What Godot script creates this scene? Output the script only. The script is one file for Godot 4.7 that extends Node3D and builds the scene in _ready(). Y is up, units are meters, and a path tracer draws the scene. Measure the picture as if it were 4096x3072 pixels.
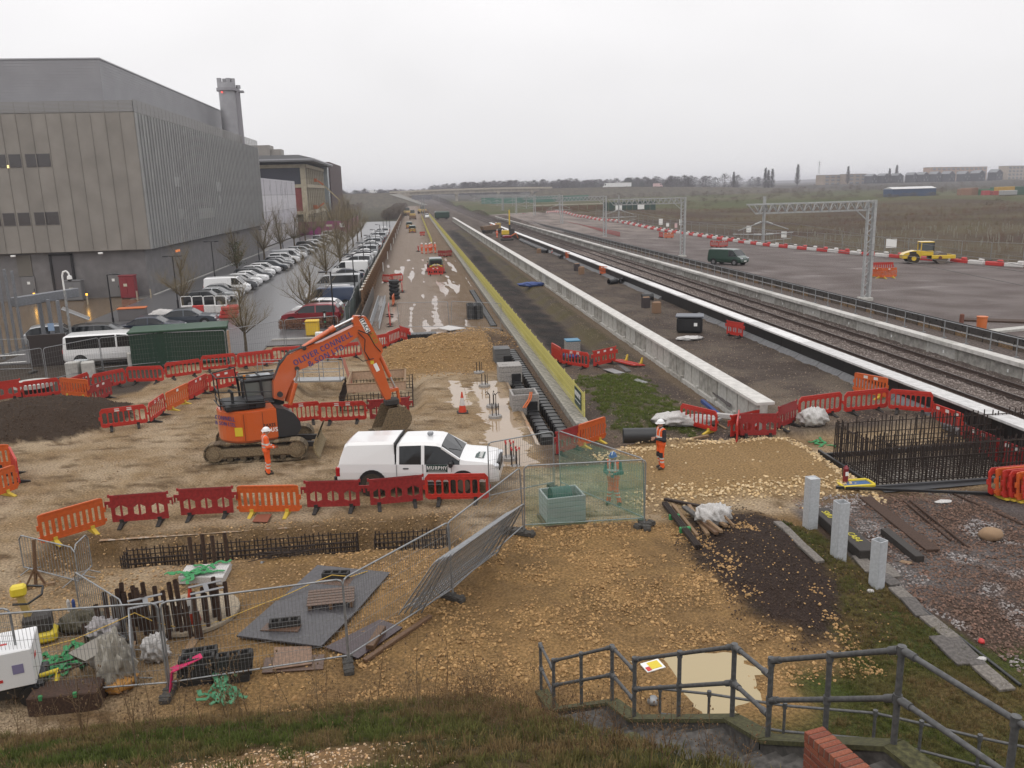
extends Node3D
# Railway station building site seen from an embankment: camera, sky and light first, then ground, structures, vehicles, barriers and small things.

const PALE := Color(1, 1, 1)
var mats := {}
var names := {}
var rng := RandomNumberGenerator.new()
var nz := FastNoiseLite.new()
var nf := FastNoiseLite.new()
var tex := {}

class MB:
	var v := PackedVector3Array()
	var n := PackedVector3Array()
	var c := PackedColorArray()
	var col := Color(1, 1, 1)
	var tint := false
	func t(a: Vector3, b: Vector3, d: Vector3) -> void:
		var m := (d - a).cross(b - a).normalized()
		v.append(a); v.append(b); v.append(d)
		n.append(m); n.append(m); n.append(m)
		if tint:
			c.append(col); c.append(col); c.append(col)
	func tn(a: Vector3, b: Vector3, d: Vector3, na: Vector3, nb: Vector3, nd: Vector3) -> void:
		v.append(a); v.append(b); v.append(d)
		n.append(na); n.append(nb); n.append(nd)
		if tint:
			c.append(col); c.append(col); c.append(col)
	func q(a: Vector3, b: Vector3, d: Vector3, e: Vector3) -> void:
		t(a, b, d); t(a, d, e)
	func box(o: Vector3, s: Vector3, bs := Basis()) -> MB:
		var x := bs.x * s.x * 0.5
		var y := bs.y * s.y * 0.5
		var z := bs.z * s.z * 0.5
		q(o - x - y + z, o - x + y + z, o + x + y + z, o + x - y + z)
		q(o + x - y - z, o + x + y - z, o - x + y - z, o - x - y - z)
		q(o - x - y - z, o - x + y - z, o - x + y + z, o - x - y + z)
		q(o + x - y + z, o + x + y + z, o + x + y - z, o + x - y - z)
		q(o - x + y + z, o - x + y - z, o + x + y - z, o + x + y + z)
		q(o - x - y - z, o - x - y + z, o + x - y + z, o + x - y - z)
		return self
	func cbox(o: Vector3, s: Vector3, b: float, bs := Basis()) -> MB:
		# a box with chamfered edges
		var h := s * 0.5
		b = minf(b, minf(h.x, minf(h.y, h.z)) * 0.9)
		var pts := []
		for sx in [-1, 1]:
			for sy in [-1, 1]:
				for sz in [-1, 1]:
					pts.append([Vector3(sx * h.x, sy * (h.y - b), sz * (h.z - b)), Vector3(sx * (h.x - b), sy * h.y, sz * (h.z - b)), Vector3(sx * (h.x - b), sy * (h.y - b), sz * h.z)])
		var P := func(i: int, k: int) -> Vector3: return o + bs * pts[i][k]
		for f in [[0, 1, 3, 2, 0], [4, 6, 7, 5, 0], [0, 4, 5, 1, 1], [2, 3, 7, 6, 1], [0, 2, 6, 4, 2], [1, 5, 7, 3, 2]]:
			q(P.call(f[0], f[4]), P.call(f[1], f[4]), P.call(f[2], f[4]), P.call(f[3], f[4]))
		for e in [[0, 1, 0, 1], [2, 3, 0, 1], [4, 5, 0, 1], [6, 7, 0, 1], [0, 2, 0, 2], [1, 3, 0, 2], [4, 6, 0, 2], [5, 7, 0, 2], [0, 4, 1, 2], [1, 5, 1, 2], [2, 6, 1, 2], [3, 7, 1, 2]]:
			q(P.call(e[0], e[2]), P.call(e[1], e[2]), P.call(e[1], e[3]), P.call(e[0], e[3]))
		for i in 8:
			t(P.call(i, 0), P.call(i, 1), P.call(i, 2))
		return self
	func bar(a: Vector3, b: Vector3, w: float, h: float) -> MB:
		# a straight square bar from a to b
		var z := (b - a)
		var l := z.length()
		if l < 1e-5:
			return self
		z /= l
		var up := Vector3.UP if absf(z.y) < 0.95 else Vector3.RIGHT
		var x := up.cross(z).normalized()
		var y := z.cross(x)
		return box((a + b) * 0.5, Vector3(w, h, l), Basis(x, y, z))
	func cyl(a: Vector3, b: Vector3, r1: float, r2: float, k := 8, caps := true) -> MB:
		var z := (b - a).normalized()
		var up := Vector3.UP if absf(z.y) < 0.95 else Vector3.RIGHT
		var x := up.cross(z).normalized()
		var y := z.cross(x)
		for i in k:
			var a0 := TAU * i / k
			var a1 := TAU * (i + 1) / k
			var d0 := x * cos(a0) + y * sin(a0)
			var d1 := x * cos(a1) + y * sin(a1)
			tn(a + d0 * r1, b + d1 * r2, a + d1 * r1, d0, d1, d1)
			tn(a + d0 * r1, b + d0 * r2, b + d1 * r2, d0, d0, d1)
			if caps:
				if r1 > 0.0: t(a, a + d1 * r1, a + d0 * r1)
				if r2 > 0.0: t(b, b + d0 * r2, b + d1 * r2)
		return self
	func tube(p: Array, r: float, k := 6, r2 := -1.0) -> MB:
		var m := p.size()
		for i in m - 1:
			var ra := r if r2 < 0.0 else lerpf(r, r2, float(i) / (m - 1))
			var rb := r if r2 < 0.0 else lerpf(r, r2, float(i + 1) / (m - 1))
			cyl(p[i], p[i + 1], ra, rb, k, true)
		return self
	func prism(poly: PackedVector2Array, d0: float, d1: float, xf := Transform3D()) -> MB:
		var ix := Geometry2D.triangulate_polygon(poly)
		for i in range(0, ix.size(), 3):
			var a := poly[ix[i]]
			var b := poly[ix[i + 1]]
			var d := poly[ix[i + 2]]
			t(xf * Vector3(a.x, a.y, d1), xf * Vector3(b.x, b.y, d1), xf * Vector3(d.x, d.y, d1))
			t(xf * Vector3(a.x, a.y, d0), xf * Vector3(d.x, d.y, d0), xf * Vector3(b.x, b.y, d0))
		for i in poly.size():
			var a := poly[i]
			var b := poly[(i + 1) % poly.size()]
			q(xf * Vector3(a.x, a.y, d0), xf * Vector3(a.x, a.y, d1), xf * Vector3(b.x, b.y, d1), xf * Vector3(b.x, b.y, d0))
		return self
	func lathe(prof: Array, k: int, xf := Transform3D()) -> MB:
		for i in prof.size() - 1:
			var p: Vector2 = prof[i]
			var s: Vector2 = prof[i + 1]
			var sl := (s - p).normalized()
			for j in k:
				var a0 := TAU * j / k
				var a1 := TAU * (j + 1) / k
				var e0 := Vector3(cos(a0), 0, sin(a0))
				var e1 := Vector3(cos(a1), 0, sin(a1))
				var n0 := xf.basis * (e0 * sl.y - Vector3.UP * sl.x)
				var n1 := xf.basis * (e1 * sl.y - Vector3.UP * sl.x)
				var A := xf * (e0 * p.x + Vector3.UP * p.y)
				var B := xf * (e1 * p.x + Vector3.UP * p.y)
				var D := xf * (e1 * s.x + Vector3.UP * s.y)
				var E := xf * (e0 * s.x + Vector3.UP * s.y)
				if p.x > 1e-5: tn(A, B, D, n0, n1, n1)
				if s.x > 1e-5: tn(A, D, E, n0, n1, n0)
		return self
	func add(o: MB, xf: Transform3D) -> MB:
		for i in o.v.size():
			v.append(xf * o.v[i]); n.append((xf.basis * o.n[i]).normalized())
			if tint: c.append(o.c[i] if o.tint else col)
		return self
	func mesh() -> ArrayMesh:
		var a := []
		a.resize(Mesh.ARRAY_MAX)
		a[Mesh.ARRAY_VERTEX] = v
		a[Mesh.ARRAY_NORMAL] = n
		if tint: a[Mesh.ARRAY_COLOR] = c
		var m := ArrayMesh.new()
		m.add_surface_from_arrays(Mesh.PRIMITIVE_TRIANGLES, a)
		return m

func V(x: float, y: float, z: float) -> Vector3: return Vector3(x, y, z)

func W(x: float, y: float) -> Vector2: return Vector2(x, y)

func mb() -> MB: return MB.new()

func lin(r: float, g: float, b: float) -> Color:
	return Color(r, g, b).linear_to_srgb()

func grain(key: String, freq: float, lo: float, hi: float, oct := 4, size := 512) -> ImageTexture:
	# a seamless grey noise picture between lo and hi
	if tex.has(key): return tex[key]
	var f := FastNoiseLite.new()
	f.seed = hash(key) % 10000
	f.noise_type = FastNoiseLite.TYPE_SIMPLEX_SMOOTH
	f.frequency = freq
	f.fractal_octaves = oct
	var im := f.get_seamless_image(size, size, false, false, 0.2, true)
	im.convert(Image.FORMAT_L8)
	var d := im.get_data()
	for i in d.size():
		d[i] = int(clampf(lerpf(lo, hi, d[i] / 255.0),0,1)*255)
	im = Image.create_from_data(size, size, false, Image.FORMAT_L8, d)
	tex[key] = ImageTexture.create_from_image(im)
	return tex[key]

func relief(key: String, freq: float, strength: float, oct := 4, size := 512) -> ImageTexture:
	if tex.has(key): return tex[key]
	var f := FastNoiseLite.new()
	f.seed = hash(key) % 10000
	f.frequency = freq
	f.fractal_octaves = oct
	var im := f.get_seamless_image(size, size, false, false, 0.2, true)
	im.convert(Image.FORMAT_RGBA8)
	im.bump_map_to_normal_map(strength)
	tex[key] = ImageTexture.create_from_image(im)
	return tex[key]

func M(key: String, r := 0.5, g := 0.5, b := 0.5, rough := 0.7, metal := 0.0, grime := 0.0, scale := 0.7) -> StandardMaterial3D:
	if mats.has(key): return mats[key]
	var m := StandardMaterial3D.new()
	m.resource_name = key
	m.albedo_color = lin(r, g, b)
	m.roughness = rough
	m.metallic = metal
	if grime > 0.0:
		m.albedo_texture = grain("grime%d" % int(grime*100),0.012,1.0 - grime, 1.0,5)
		m.uv1_triplanar = true
		m.uv1_world_triplanar = true
		m.uv1_scale = Vector3.ONE*scale
	mats[key] = m
	return m

func glass(key: String, r: float, g: float, b: float, a: float) -> StandardMaterial3D:
	if mats.has(key): return mats[key]
	var m := StandardMaterial3D.new()
	m.resource_name = key
	m.albedo_color = Color(r, g, b, a)
	m.transparency = BaseMaterial3D.TRANSPARENCY_ALPHA
	m.roughness = 0.04
	m.metallic_specular = 0.5
	mats[key] = m
	return m

func lamp(key: String, r: float, g: float, b: float, e: float) -> StandardMaterial3D:
	var m := M(key, r, g, b, 0.4)
	m.emission_enabled = true
	m.emission = lin(r, g, b)
	m.emission_energy_multiplier = e
	return m

func numbered(called: String) -> String:
	names[called] = names.get(called, -1) + 1
	return called if names[called] == 0 else "%s_%03d" % [called, names[called]]

func meta(o: Node3D, label: String, cat: String, group := "", kind := "") -> Node3D:
	if label: o.set_meta("label", label)
	if cat: o.set_meta("category", cat)
	if group: o.set_meta("group", group)
	if kind: o.set_meta("kind", kind)
	return o

func thing(called: String, label: String, cat: String, at := Vector3.ZERO, yaw := 0.0, group := "") -> Node3D:
	var o := Node3D.new()
	o.name = numbered(called)
	add_child(o)
	o.position = at
	o.rotation.y = yaw
	return meta(o, label, cat, group)

func part(t: Node3D, called: String, shape, m: Material, at := Vector3.ZERO) -> MeshInstance3D:
	var o := MeshInstance3D.new()
	o.name = called
	o.mesh = shape.mesh() if shape is MB else shape
	o.material_override = m
	t.add_child(o, true)
	o.position = at
	return o

func solo(called: String, label: String, cat: String, shape, m: Material, at := Vector3.ZERO, yaw := 0.0, group := "") -> MeshInstance3D:
	var o := MeshInstance3D.new()
	o.name = numbered(called)
	o.mesh = shape.mesh() if shape is MB else shape
	o.material_override = m
	add_child(o)
	o.position = at
	o.rotation.y = yaw
	meta(o, label, cat, group)
	return o

func setting(called: String, shape, m: Material, at := Vector3.ZERO) -> MeshInstance3D:
	var o := solo(called, "", "", shape, m, at)
	o.set_meta("kind", "structure")
	return o

func copy(t: Node3D, at: Vector3, yaw: float, label: String, group := "") -> Node3D:
	var o: Node3D = t.duplicate()
	var base := String(t.name)
	o.name = numbered(base.substr(0, base.length() - 4) if base.length() > 4 and base.right(3).is_valid_int() else base)
	add_child(o)
	o.position = at
	o.rotation = V(0, yaw, 0)
	o.set_meta("label", label)
	if group: o.set_meta("group", group)
	return o

func scatter(called: String, label: String, cat: String, mesh: Mesh, m: Material, xf: Array, cols := [], kind := "stuff") -> MultiMeshInstance3D:
	var mm := MultiMesh.new()
	mm.transform_format = MultiMesh.TRANSFORM_3D
	mm.use_colors = cols.size() > 0
	mm.mesh = mesh
	mm.instance_count = xf.size()
	for i in xf.size():
		mm.set_instance_transform(i, xf[i])
		if cols.size(): mm.set_instance_color(i, cols[i])
	var o := MultiMeshInstance3D.new()
	o.name = numbered(called)
	o.multimesh = mm
	o.material_override = m
	add_child(o)
	meta(o, label, cat, "", kind)
	return o

func yaw2(a: Vector3, b: Vector3) -> float:
	# the turn that lays a thing's x axis along a to b
	return atan2(-(b.z - a.z), b.x - a.x)

func on(p: Vector3, lift := 0.0) -> Vector3:
	return V(p.x, gy(p.x, p.z) + lift, p.z)

func rect(x0: float, y0: float, x1: float, y1: float) -> PackedVector2Array:
	return PackedVector2Array([W(x0, y0),W(x1, y0),W(x1, y1),W(x0, y1)])

func words(t: Node3D, called: String, text: String, size: float, m: Material, xf: Transform3D, font := "Droid Sans", bold := true, deep := 0.008) -> MeshInstance3D:
	var f := SystemFont.new()
	f.font_names = PackedStringArray([font])
	if bold: f.font_weight = 700
	var tm := TextMesh.new()
	tm.text = text
	tm.font = f
	tm.font_size = 64
	tm.pixel_size = size / 64.0*1.35
	tm.depth = deep
	var o := part(t, called, tm, m)
	o.transform = xf
	return o

func rock_mesh(s: int) -> ArrayMesh:
	var r := RandomNumberGenerator.new()
	r.seed = s
	var mb := mb()
	# an octahedron split once, pushed about
	var base := [Vector3.UP, Vector3.DOWN, Vector3.LEFT, Vector3.RIGHT, Vector3.FORWARD, Vector3.BACK]
	var idx := [[0,3,4], [0,4,2], [0,2,5], [0,5,3], [1,4,3], [1,2,4], [1,5,2], [1,3,5]]
	var memo := {}
	var jit := func(p: Vector3) -> Vector3:
		var k := p.snapped(Vector3.ONE*0.01)
		if not memo.has(k):
			memo[k] = p.normalized()*r.randf_range(0.34,0.58)*V(1.15,0.75,0.95)
		return memo[k]
	for f in idx:
		var a: Vector3 = base[f[0]]
		var b: Vector3 = base[f[1]]
		var d: Vector3 = base[f[2]]
		var ab := (a + b).normalized()
		var bd := (b + d).normalized()
		var ad := (a + d).normalized()
		if s % 2 == 0:
			mb.t(jit.call(a), jit.call(ab), jit.call(ad)); mb.t(jit.call(ab), jit.call(b), jit.call(bd)); mb.t(jit.call(ad), jit.call(bd), jit.call(d)); mb.t(jit.call(ab), jit.call(bd), jit.call(ad))
		else:
			mb.t(jit.call(a), jit.call(b), jit.call(d))
	return mb.mesh()

func _ready() -> void:
	rng.seed = 7
	nz.seed = 11
	nz.frequency = 1.0
	nz.fractal_octaves = 3
	nf.seed = 5
	nf.frequency = 1.0
	nf.fractal_octaves = 2
	# camera, sky, light, air
	var cam := Camera3D.new()
	cam.name = "camera"
	cam.transform = Transform3D(Basis(V(0.992881,-0.026290,0.116176),V(0.051742,0.973704,-0.221864),V(-0.107288,0.226295,0.968132)),V(0,10,0))
	cam.fov = 49.478
	cam.near = 0.1
	cam.far = 9000.0
	add_child(cam)
	cam.current = true
	var env := Environment.new()
	env.background_mode = Environment.BG_SKY
	var sky := Sky.new()
	var pano := PanoramaSkyMaterial.new()
	pano.panorama = overcast()
	sky.sky_material = pano
	env.sky = sky
	env.tonemap_mode = Environment.TONE_MAPPER_LINEAR
	env.tonemap_exposure = 1.0
	env.fog_enabled = true
	env.fog_density = 0.0003
	env.fog_light_color = Color(0.86,0.86,0.89)
	env.sdfgi_enabled = true
	env.ssao_enabled = true
	env.ssil_enabled = true
	var we := WorldEnvironment.new()
	we.name = "weather"
	we.environment = env
	add_child(we)
	var sun := DirectionalLight3D.new()
	sun.name = "sun_behind_cloud"
	sun.light_energy = 0.22
	sun.light_angular_distance = 40.0
	sun.light_color = Color(1,0.97,0.93)
	sun.shadow_enabled = true
	add_child(sun)
	sun.rotation_degrees = V(-58,-35,0)
	common_materials()
	build_ground()
	build_railway()
	build_left_side()
	build_far()
	build_vehicles()
	build_excavator()
	build_barriers()
	build_fences()
	build_site_things()
	build_people()

func overcast() -> ImageTexture:
	# even cloud, brighter overhead than at the horizon, with soft billows
	var f := FastNoiseLite.new()
	f.seed = 3
	f.frequency = 1.6
	f.fractal_octaves = 4
	var im := Image.create(768,384, false, Image.FORMAT_RGBF)
	for j in 384:
		var el := PI*(0.5 - (j + 0.5) / 384.0)
		var s := sin(el)
		for i in 768:
			var az := TAU*i / 768.0
			var l := 0.30
			if s > 0.0:
				var d := V(cos(az)*cos(el), s*2.2, sin(az)*cos(el))
				l = lerpf(0.79,1.5, pow(s, 0.8))*(1.0 + 0.09*f.get_noise_3dv(d*1.3)*minf(1.0, s*8.0))
			im.set_pixel(i, j, Color(l, l*0.988, l*0.998))
	return ImageTexture.create_from_image(im)

func common_materials() -> void:
	# materials that several builders share
	M("black_paint", 0.012,0.012,0.014,0.4)
	M("foot_rubber", 0.035,0.03,0.026,0.8,0.0,0.4,2.0)
	M("trim_black", 0.014,0.014,0.015,0.5)

func sstep(a: float, b: float, x: float) -> float:
	return smoothstep(a, b, x)

func inside(x: float, z: float, x0: float, x1: float, z0: float, z1: float, soft: float) -> float:
	# 1 in the rectangle, falling to 0 over a soft edge
	return sstep(x0 - soft, x0 + soft, x)*(1.0 - sstep(x1 - soft, x1 + soft, x))*sstep(z0 - soft, z0 + soft, z)*(1.0 - sstep(z1 - soft, z1 + soft, z))

func heap(x: float, z: float, cx: float, cz: float, rx: float, rz: float, h: float) -> float:
	var d := W((x - cx) / rx, (z - cz) / rz).length()
	d += 0.12*nz.get_noise_2d(x*0.5, z*0.5)
	return h*maxf(0.0,1.0 - d*d)*(1.0 if d < 1.0 else 0.0)

func stair_x(z: float) -> float:
	return 4.4 + 0.2754*(z + 6.7)

func bank(x: float, z: float) -> float:
	if z < -15.6: return 0.0
	var e := maxf(0.0, (z + 15.2)*0.53)
	e = minf(e, 7.4)
	return e*(1.0 - sstep(stair_x(z) - 1.55, stair_x(z) - 0.9, x))

func gy(x: float, z: float) -> float:
	var h := 0.0
	var d := -z
	if d > 90.0 or absf(x) > 70.0:
		h = far_y(x, z)
		if d > 130.0: return h
	if x > 13.75 and z < -30.6:
		if x < 21.35: h = 0.33
		elif x < 28.95: h = 0.22
		elif x < 75.0: h = 0.8
	elif x > 22.5 and z >= -30.6:
		h = 0.1
	if d < 17.0:
		h += bank(x, z)
	# rough going: soft hollows and clods
	var k := 1.0
	if x > 29.0 or x < -22.0: k = 0.25
	elif d > 58.0 and x > -4.8 and x < 6.2: k = 0.4
	h += k*(0.05*nz.get_noise_2d(x*0.35, z*0.35) + 0.035*nf.get_noise_2d(x*1.4, z*2.0) + 0.02*nf.get_noise_2d(x*4.1, z*4.1))
	if d < 62.0:
		if d > 20.0 and d < 30.0:
			# the trench with the rebar cages, dug in front of the barriers
			var zt := -23.45 + 0.02*(x + 5.0)
			var e := 0.12*nz.get_noise_2d(x*0.9,3.0)
			var tr := sstep(-11.4,-10.2, x)*(1.0 - sstep(0.5,1.1, x))
			var u := z - zt
			if u > -1.6 and u < 1.0:
				var w := 1.0
				if u < -0.55: w = sstep(-1.6 + e, -0.55, u)
				elif u > 0.45: w = 1.0 - sstep(0.45 + e*0.5,0.72 + e*0.5, u)
				h -= 0.85*tr*w
		if x > 13.5:
			h -= 0.42*inside(x, z, 14.75,26.0,-28.6,-24.75,0.14)
		if x < -12.0:
			h += heap(x, z, -18.3,-40.0,4.9,3.9,1.05)
		if x > -8.0 and x < 9.0 and d > 36.0:
			h += heap(x, z, 0.2,-52.4,2.9,4.4,0.95)*0.9
			h += heap(x, z, 3.6,-55.6,3.0,6.0,0.75)
			h += heap(x, z, 2.4,-63.5,2.0,2.6,0.55)
			h -= 0.5*inside(x, z, -6.4,-0.1,-46.2,-38.0,0.4)
		if x > 1.5 and x < 7.0 and d > 27.0:
			h -= 0.07*inside(x, z, 2.7,4.1,-44.0,-29.6,0.35)
			h -= 0.5*inside(x, z, 4.7,6.1,-56.0,-32.0,0.3)
			h -= 0.07*inside(x, z, 1.0,2.2,-44.5,-38.6,0.3)
		if x > 6.5 and x < 13.6 and d > 30.0:
			h += 0.35*inside(x, z, 7.7,11.5,-43.0,-33.0,1.2)
			h += heap(x, z, 9.2,-29.9,1.7,1.2,0.25)
		if d < 34.0 and x > 6.0:
			h += 0.3*inside(x, z, 7.2,14.3,-30.4,-24.6,0.9)
		if d < 27.0 and x > 5.0:
			h += heap(x, z, 9.0,-19.6,2.3,4.6,0.5)
			h -= 0.14*inside(x, z, 4.3,6.4,-15.7,-14.2,0.5)
		if d < 24.0 and x > 1.5 and x < 8.0:
			h += 0.25*inside(x, z, 1.6,7.0,-23.4,-18.0,1.3)
	if x > 7.6 and x < 13.4 and d > 44.0:
		# sunken black bed between the yellow barrier and the platform wall
		h -= 0.5*sstep(8.1,8.6, x)*(1.0 - sstep(11.4,12.2, x))*sstep(46.0,50.0, d)*(1.0 - sstep(200.0,230.0, d))
	if d > 58.0 and d < 400.0 and x > -4.6 and x < 6.0:
		# wheel ruts on the haul road
		h += 0.075*nf.get_noise_2d(x*0.85, z*0.045) + 0.01
	return h

func far_y(x: float, z: float) -> float:
	var r := sqrt(x*x + z*z)
	var h := 0.0
	if x > 29.0:
		h = 0.8
		h += 0.6*nz.get_noise_2d(x*0.012, z*0.012)*sstep(140.0,220.0, r)
		h += 1.6*sstep(130.0,230.0, r)*(0.5 + nz.get_noise_2d(x*0.006 + 5.0, z*0.006))
		h += 4.6*sstep(520.0,1150.0, r)
	h += 30.0*sstep(1500.0,3600.0, r)*(0.4 + 0.5*nz.get_noise_2d(x*0.0007, z*0.0007))
	return h

func mixc(a: Color, b: Color, k: float) -> Color:
	return a.lerp(b, clampf(k, 0,1))

func gc(x: float, z: float) -> Color:
	var d := -z
	var n1 := nz.get_noise_2d(x*0.22 + 50.0, z*0.22)
	var n2 := nf.get_noise_2d(x*1.1, z*1.1 + 30.0)
	var n3 := nf.get_noise_2d(x*3.1, z*3.1)
	var mud := Color(0.42,0.29,0.16)
	var pale := Color(0.6,0.46,0.305)
	var wet := Color(0.215,0.14,0.075)
	var sand := Color(0.44,0.27,0.115)
	var black := Color(0.045,0.04,0.042)
	var brown := Color(0.135,0.105,0.088)
	var green := Color(0.075,0.095,0.022)
	var straw := Color(0.16,0.115,0.045)
	var c := mixc(mud, pale, 0.5 + 1.2*n1 + 0.5*n2)
	c = mixc(c, wet, 2.0*nz.get_noise_2d(x*0.33 - 20.0, z*0.9) + 0.9*n3 - 0.22)
	if x > 29.0 and z < -20.0:
		if x < 75.0 - 0.0 and fence_side(x, z) < 0.0:
			# grey stone compound
			c = mixc(Color(0.205,0.168,0.155), Color(0.31,0.265,0.25),0.5 + n1 + 0.4*n2)
			c = mixc(c, Color(0.55,0.5,0.48),3.0*nz.get_noise_2d(x*0.08, z*0.3) - 1.25)
			if d > 125.0: c = mixc(c, Color(0.5,0.42,0.37),0.8*sstep(125.0,190.0, d)*(0.6 + n1))
			return c
		var r := sqrt(x*x + z*z)
		var scrub := mixc(Color(0.115,0.078,0.052), Color(0.175,0.14,0.08),0.5 + 1.5*nz.get_noise_2d(x*0.03, z*0.03) + 0.4*n1)
		var field := mixc(Color(0.12,0.135,0.045), Color(0.17,0.15,0.075),0.4 + 1.5*nz.get_noise_2d(x*0.012, z*0.012))
		var w := sstep(330.0,350.0, r + 60.0*nz.get_noise_2d(x*0.004, z*0.004))*(1.0 - sstep(0.9,1.25, x / maxf(d, 1.0)))
		c = mixc(scrub, field, w)
		return mixc(c, Color(0.11,0.1,0.08), sstep(620.0,760.0, r))
	if x > 21.4 and z < -30.0:
		return mixc(Color(0.165,0.128,0.112), Color(0.25,0.205,0.18),0.5 + n2 + 0.5*n3)
	if x > 13.6 and z < -30.4:
		c = mixc(Color(0.115,0.088,0.074), Color(0.2,0.158,0.125),0.45 + 1.3*n1 + 0.6*n2)
		c = mixc(c, Color(0.33,0.26,0.19), (1.0 - sstep(31.0,41.0, d))*(0.45 + 1.5*n1))
		return c
	if d > 130.0 and x < -5.0:
		return mixc(Color(0.10,0.085,0.06), Color(0.13,0.12,0.06),0.5 + n1)
	if x > 7.0 and d > 30.5:
		c = mixc(brown, Color(0.2,0.15,0.11),0.4 + 1.4*n1 + 0.5*n2)
		c = mixc(c, green, 0.75*inside(x, z, 8.0,11.6,-42.5,-32.0,0.7) + 0.9*n2 - 0.05 - 2.0*(1.0 - inside(x, z, 7.6,12.2,-44.0,-31.0,0.6)))
		c = mixc(c, mixc(Color(0.033,0.028,0.026), Color(0.075,0.058,0.048),0.3 + 2.0*n1), inside(x + 0.5*n1, z, 8.5,11.0,-226.0,-47.5,0.45)*(1.0 + 0.4*n2))
		c = mixc(c, Color(0.14,0.115,0.055), inside(x, z, 11.2,12.9,-226.0,-47.0,0.3)*(0.6 + n1))
		c = mixc(c, Color(0.3,0.225,0.155), inside(x, z, 12.9,13.7,-170.0,-33.0,0.2)*0.8)
		return c
	if x > 7.0 and d > 230.0: return brown
	if d > 56.0 and x > -5.2:
		# haul road: pale wet marl along the left, browner to the right
		c = mixc(Color(0.42,0.335,0.27), Color(0.27,0.185,0.115), sstep(1.0,4.5, x + 1.5*n1) + 0.4*n2)
		c = mixc(c, Color(0.2,0.14,0.095), (1.0 - sstep(-4.6,-3.4, x))*0.8)
		return c
	# diggings
	if x < -12.0:
		c = mixc(c, Color(0.075,0.051,0.036), sstep(0.02,0.1, heap(x, z, -18.3,-40.0,4.9,3.9,1.05)))
	if x < -15.0 and d > 43.0: c = mixc(c, Color(0.12,0.095,0.075), sstep(43.5,46.0, d + 2.0*n1))
	if d > 44.0 and x > -3.5 and x < 7.0: c = mixc(c, sand*0.9, inside(x, z, -2.8,6.5,-60.0,-46.5,0.8))
	if d > 20.0 and d < 27.0 and x < 2.0: c = mixc(c, Color(0.19,0.118,0.058), inside(x, z, -11.5,0.9,-25.2,-22.7,0.4)*(0.9 + 0.5*n2))
	if x > 4.2 and x < 7.2 and d > 28.0: c = mixc(c, Color(0.165,0.115,0.08), inside(x, z, 4.4,7.2,-57.0,-28.5,0.4))
	if x > 13.0 and d < 34.0 and d > 24.0: c = mixc(c, Color(0.42,0.38,0.33), inside(x, z, 14.8,27.0,-28.5,-24.8,0.12))
	if x > 6.8 and d > 24.0: c = mixc(c, Color(0.44,0.285,0.13), inside(x, z, 7.4,14.4,-30.2,-24.6,0.7))
	if d < 24.5 and d > 13.0:
		c = mixc(c, mixc(sand, Color(0.30,0.185,0.085),0.5 + 1.5*n1 + n2), sstep(-8.0,-4.0, x + 2.0*n1)*(1.0 - sstep(22.6,23.6, d)))
	if x > 6.3 and d < 25.5:
		c = mixc(c, Color(0.06,0.043,0.033), sstep(0.06,0.2, heap(x, z, 9.0,-19.6,2.3,4.6,0.5) + 0.05*n2))
	if x > 8.0 and d < 24.6:
		var gl := lerpf(8.15,10.1, sstep(13.5,19.0, d)) + 0.3*n2
		var sl := lerpf(11.75,11.35, sstep(14.0,20.0, d))
		if d < 21.8: c = mixc(c, mixc(green, straw, 0.55 + 1.5*n1 + 0.6*n2), sstep(gl - 0.15, gl + 0.15, x)*(1.0 - sstep(21.0,22.0, d + n1)))
		c = mixc(c, mixc(Color(0.12,0.08,0.062), Color(0.185,0.165,0.16),0.5 + 1.6*n1), sstep(sl - 0.1, sl + 0.1, x)*(1.0 - sstep(23.3,24.3, d + 0.6*n1)))
	if d < 16.6:
		var b := bank(x, z)
		var veg := mixc(Color(0.055,0.06,0.02), Color(0.12,0.08,0.04),0.5 + 1.4*n1 + 0.9*n2)
		veg = mixc(veg, Color(0.37,0.225,0.11), sstep(2.35,2.9, b + 0.55*n1 + 0.25*n2)*(1.0 - sstep(-1.6,-0.3, x + 0.6*n1)))
		c = mixc(c, veg, sstep(0.05,0.3, b + 0.12*n2))
		if x > stair_x(z): c = mixc(c, mixc(green, straw, 0.6 + n1 + 0.5*n2), sstep(7.0,7.6, x + 0.3*n2 + (d - 14.0)*0.0)*(1.0 - sstep(14.6,15.4, d)) + sstep(13.9,12.9, d + 0.3*n2))
	return c

func fence_side(x: float, z: float) -> float:
	# less than 0 on the compound's side of the red and white barrier line
	var pts := [W(78,-50),W(61.7,-82),W(56.3,-101),W(52.7,-120.6),W(46.9,-227),W(46.0,-330)]
	if z > -50.0: return -1.0
	for i in pts.size() - 1:
		if z <= pts[i].y and z > pts[i + 1].y:
			return x - 0.9 - lerpf(pts[i].x, pts[i + 1].x, (z - pts[i].y) / (pts[i + 1].y - pts[i].y))
	return 1.0

func lines(a: float, b: float, dense0: float, dense1: float, step: float, grow: float) -> PackedFloat32Array:
	# grid lines: even between dense0 and dense1, then ever wider out to a and b
	var left := []
	var x := dense0
	var s := step
	while x > a:
		s *= grow
		x -= s
		left.push_front(x)
	var out := PackedFloat32Array(left)
	x = dense0
	while x < dense1:
		out.append(x)
		x += step
	s = step
	while x < b:
		out.append(x)
		s *= grow
		x += s
	out.append(b)
	return out

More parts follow.
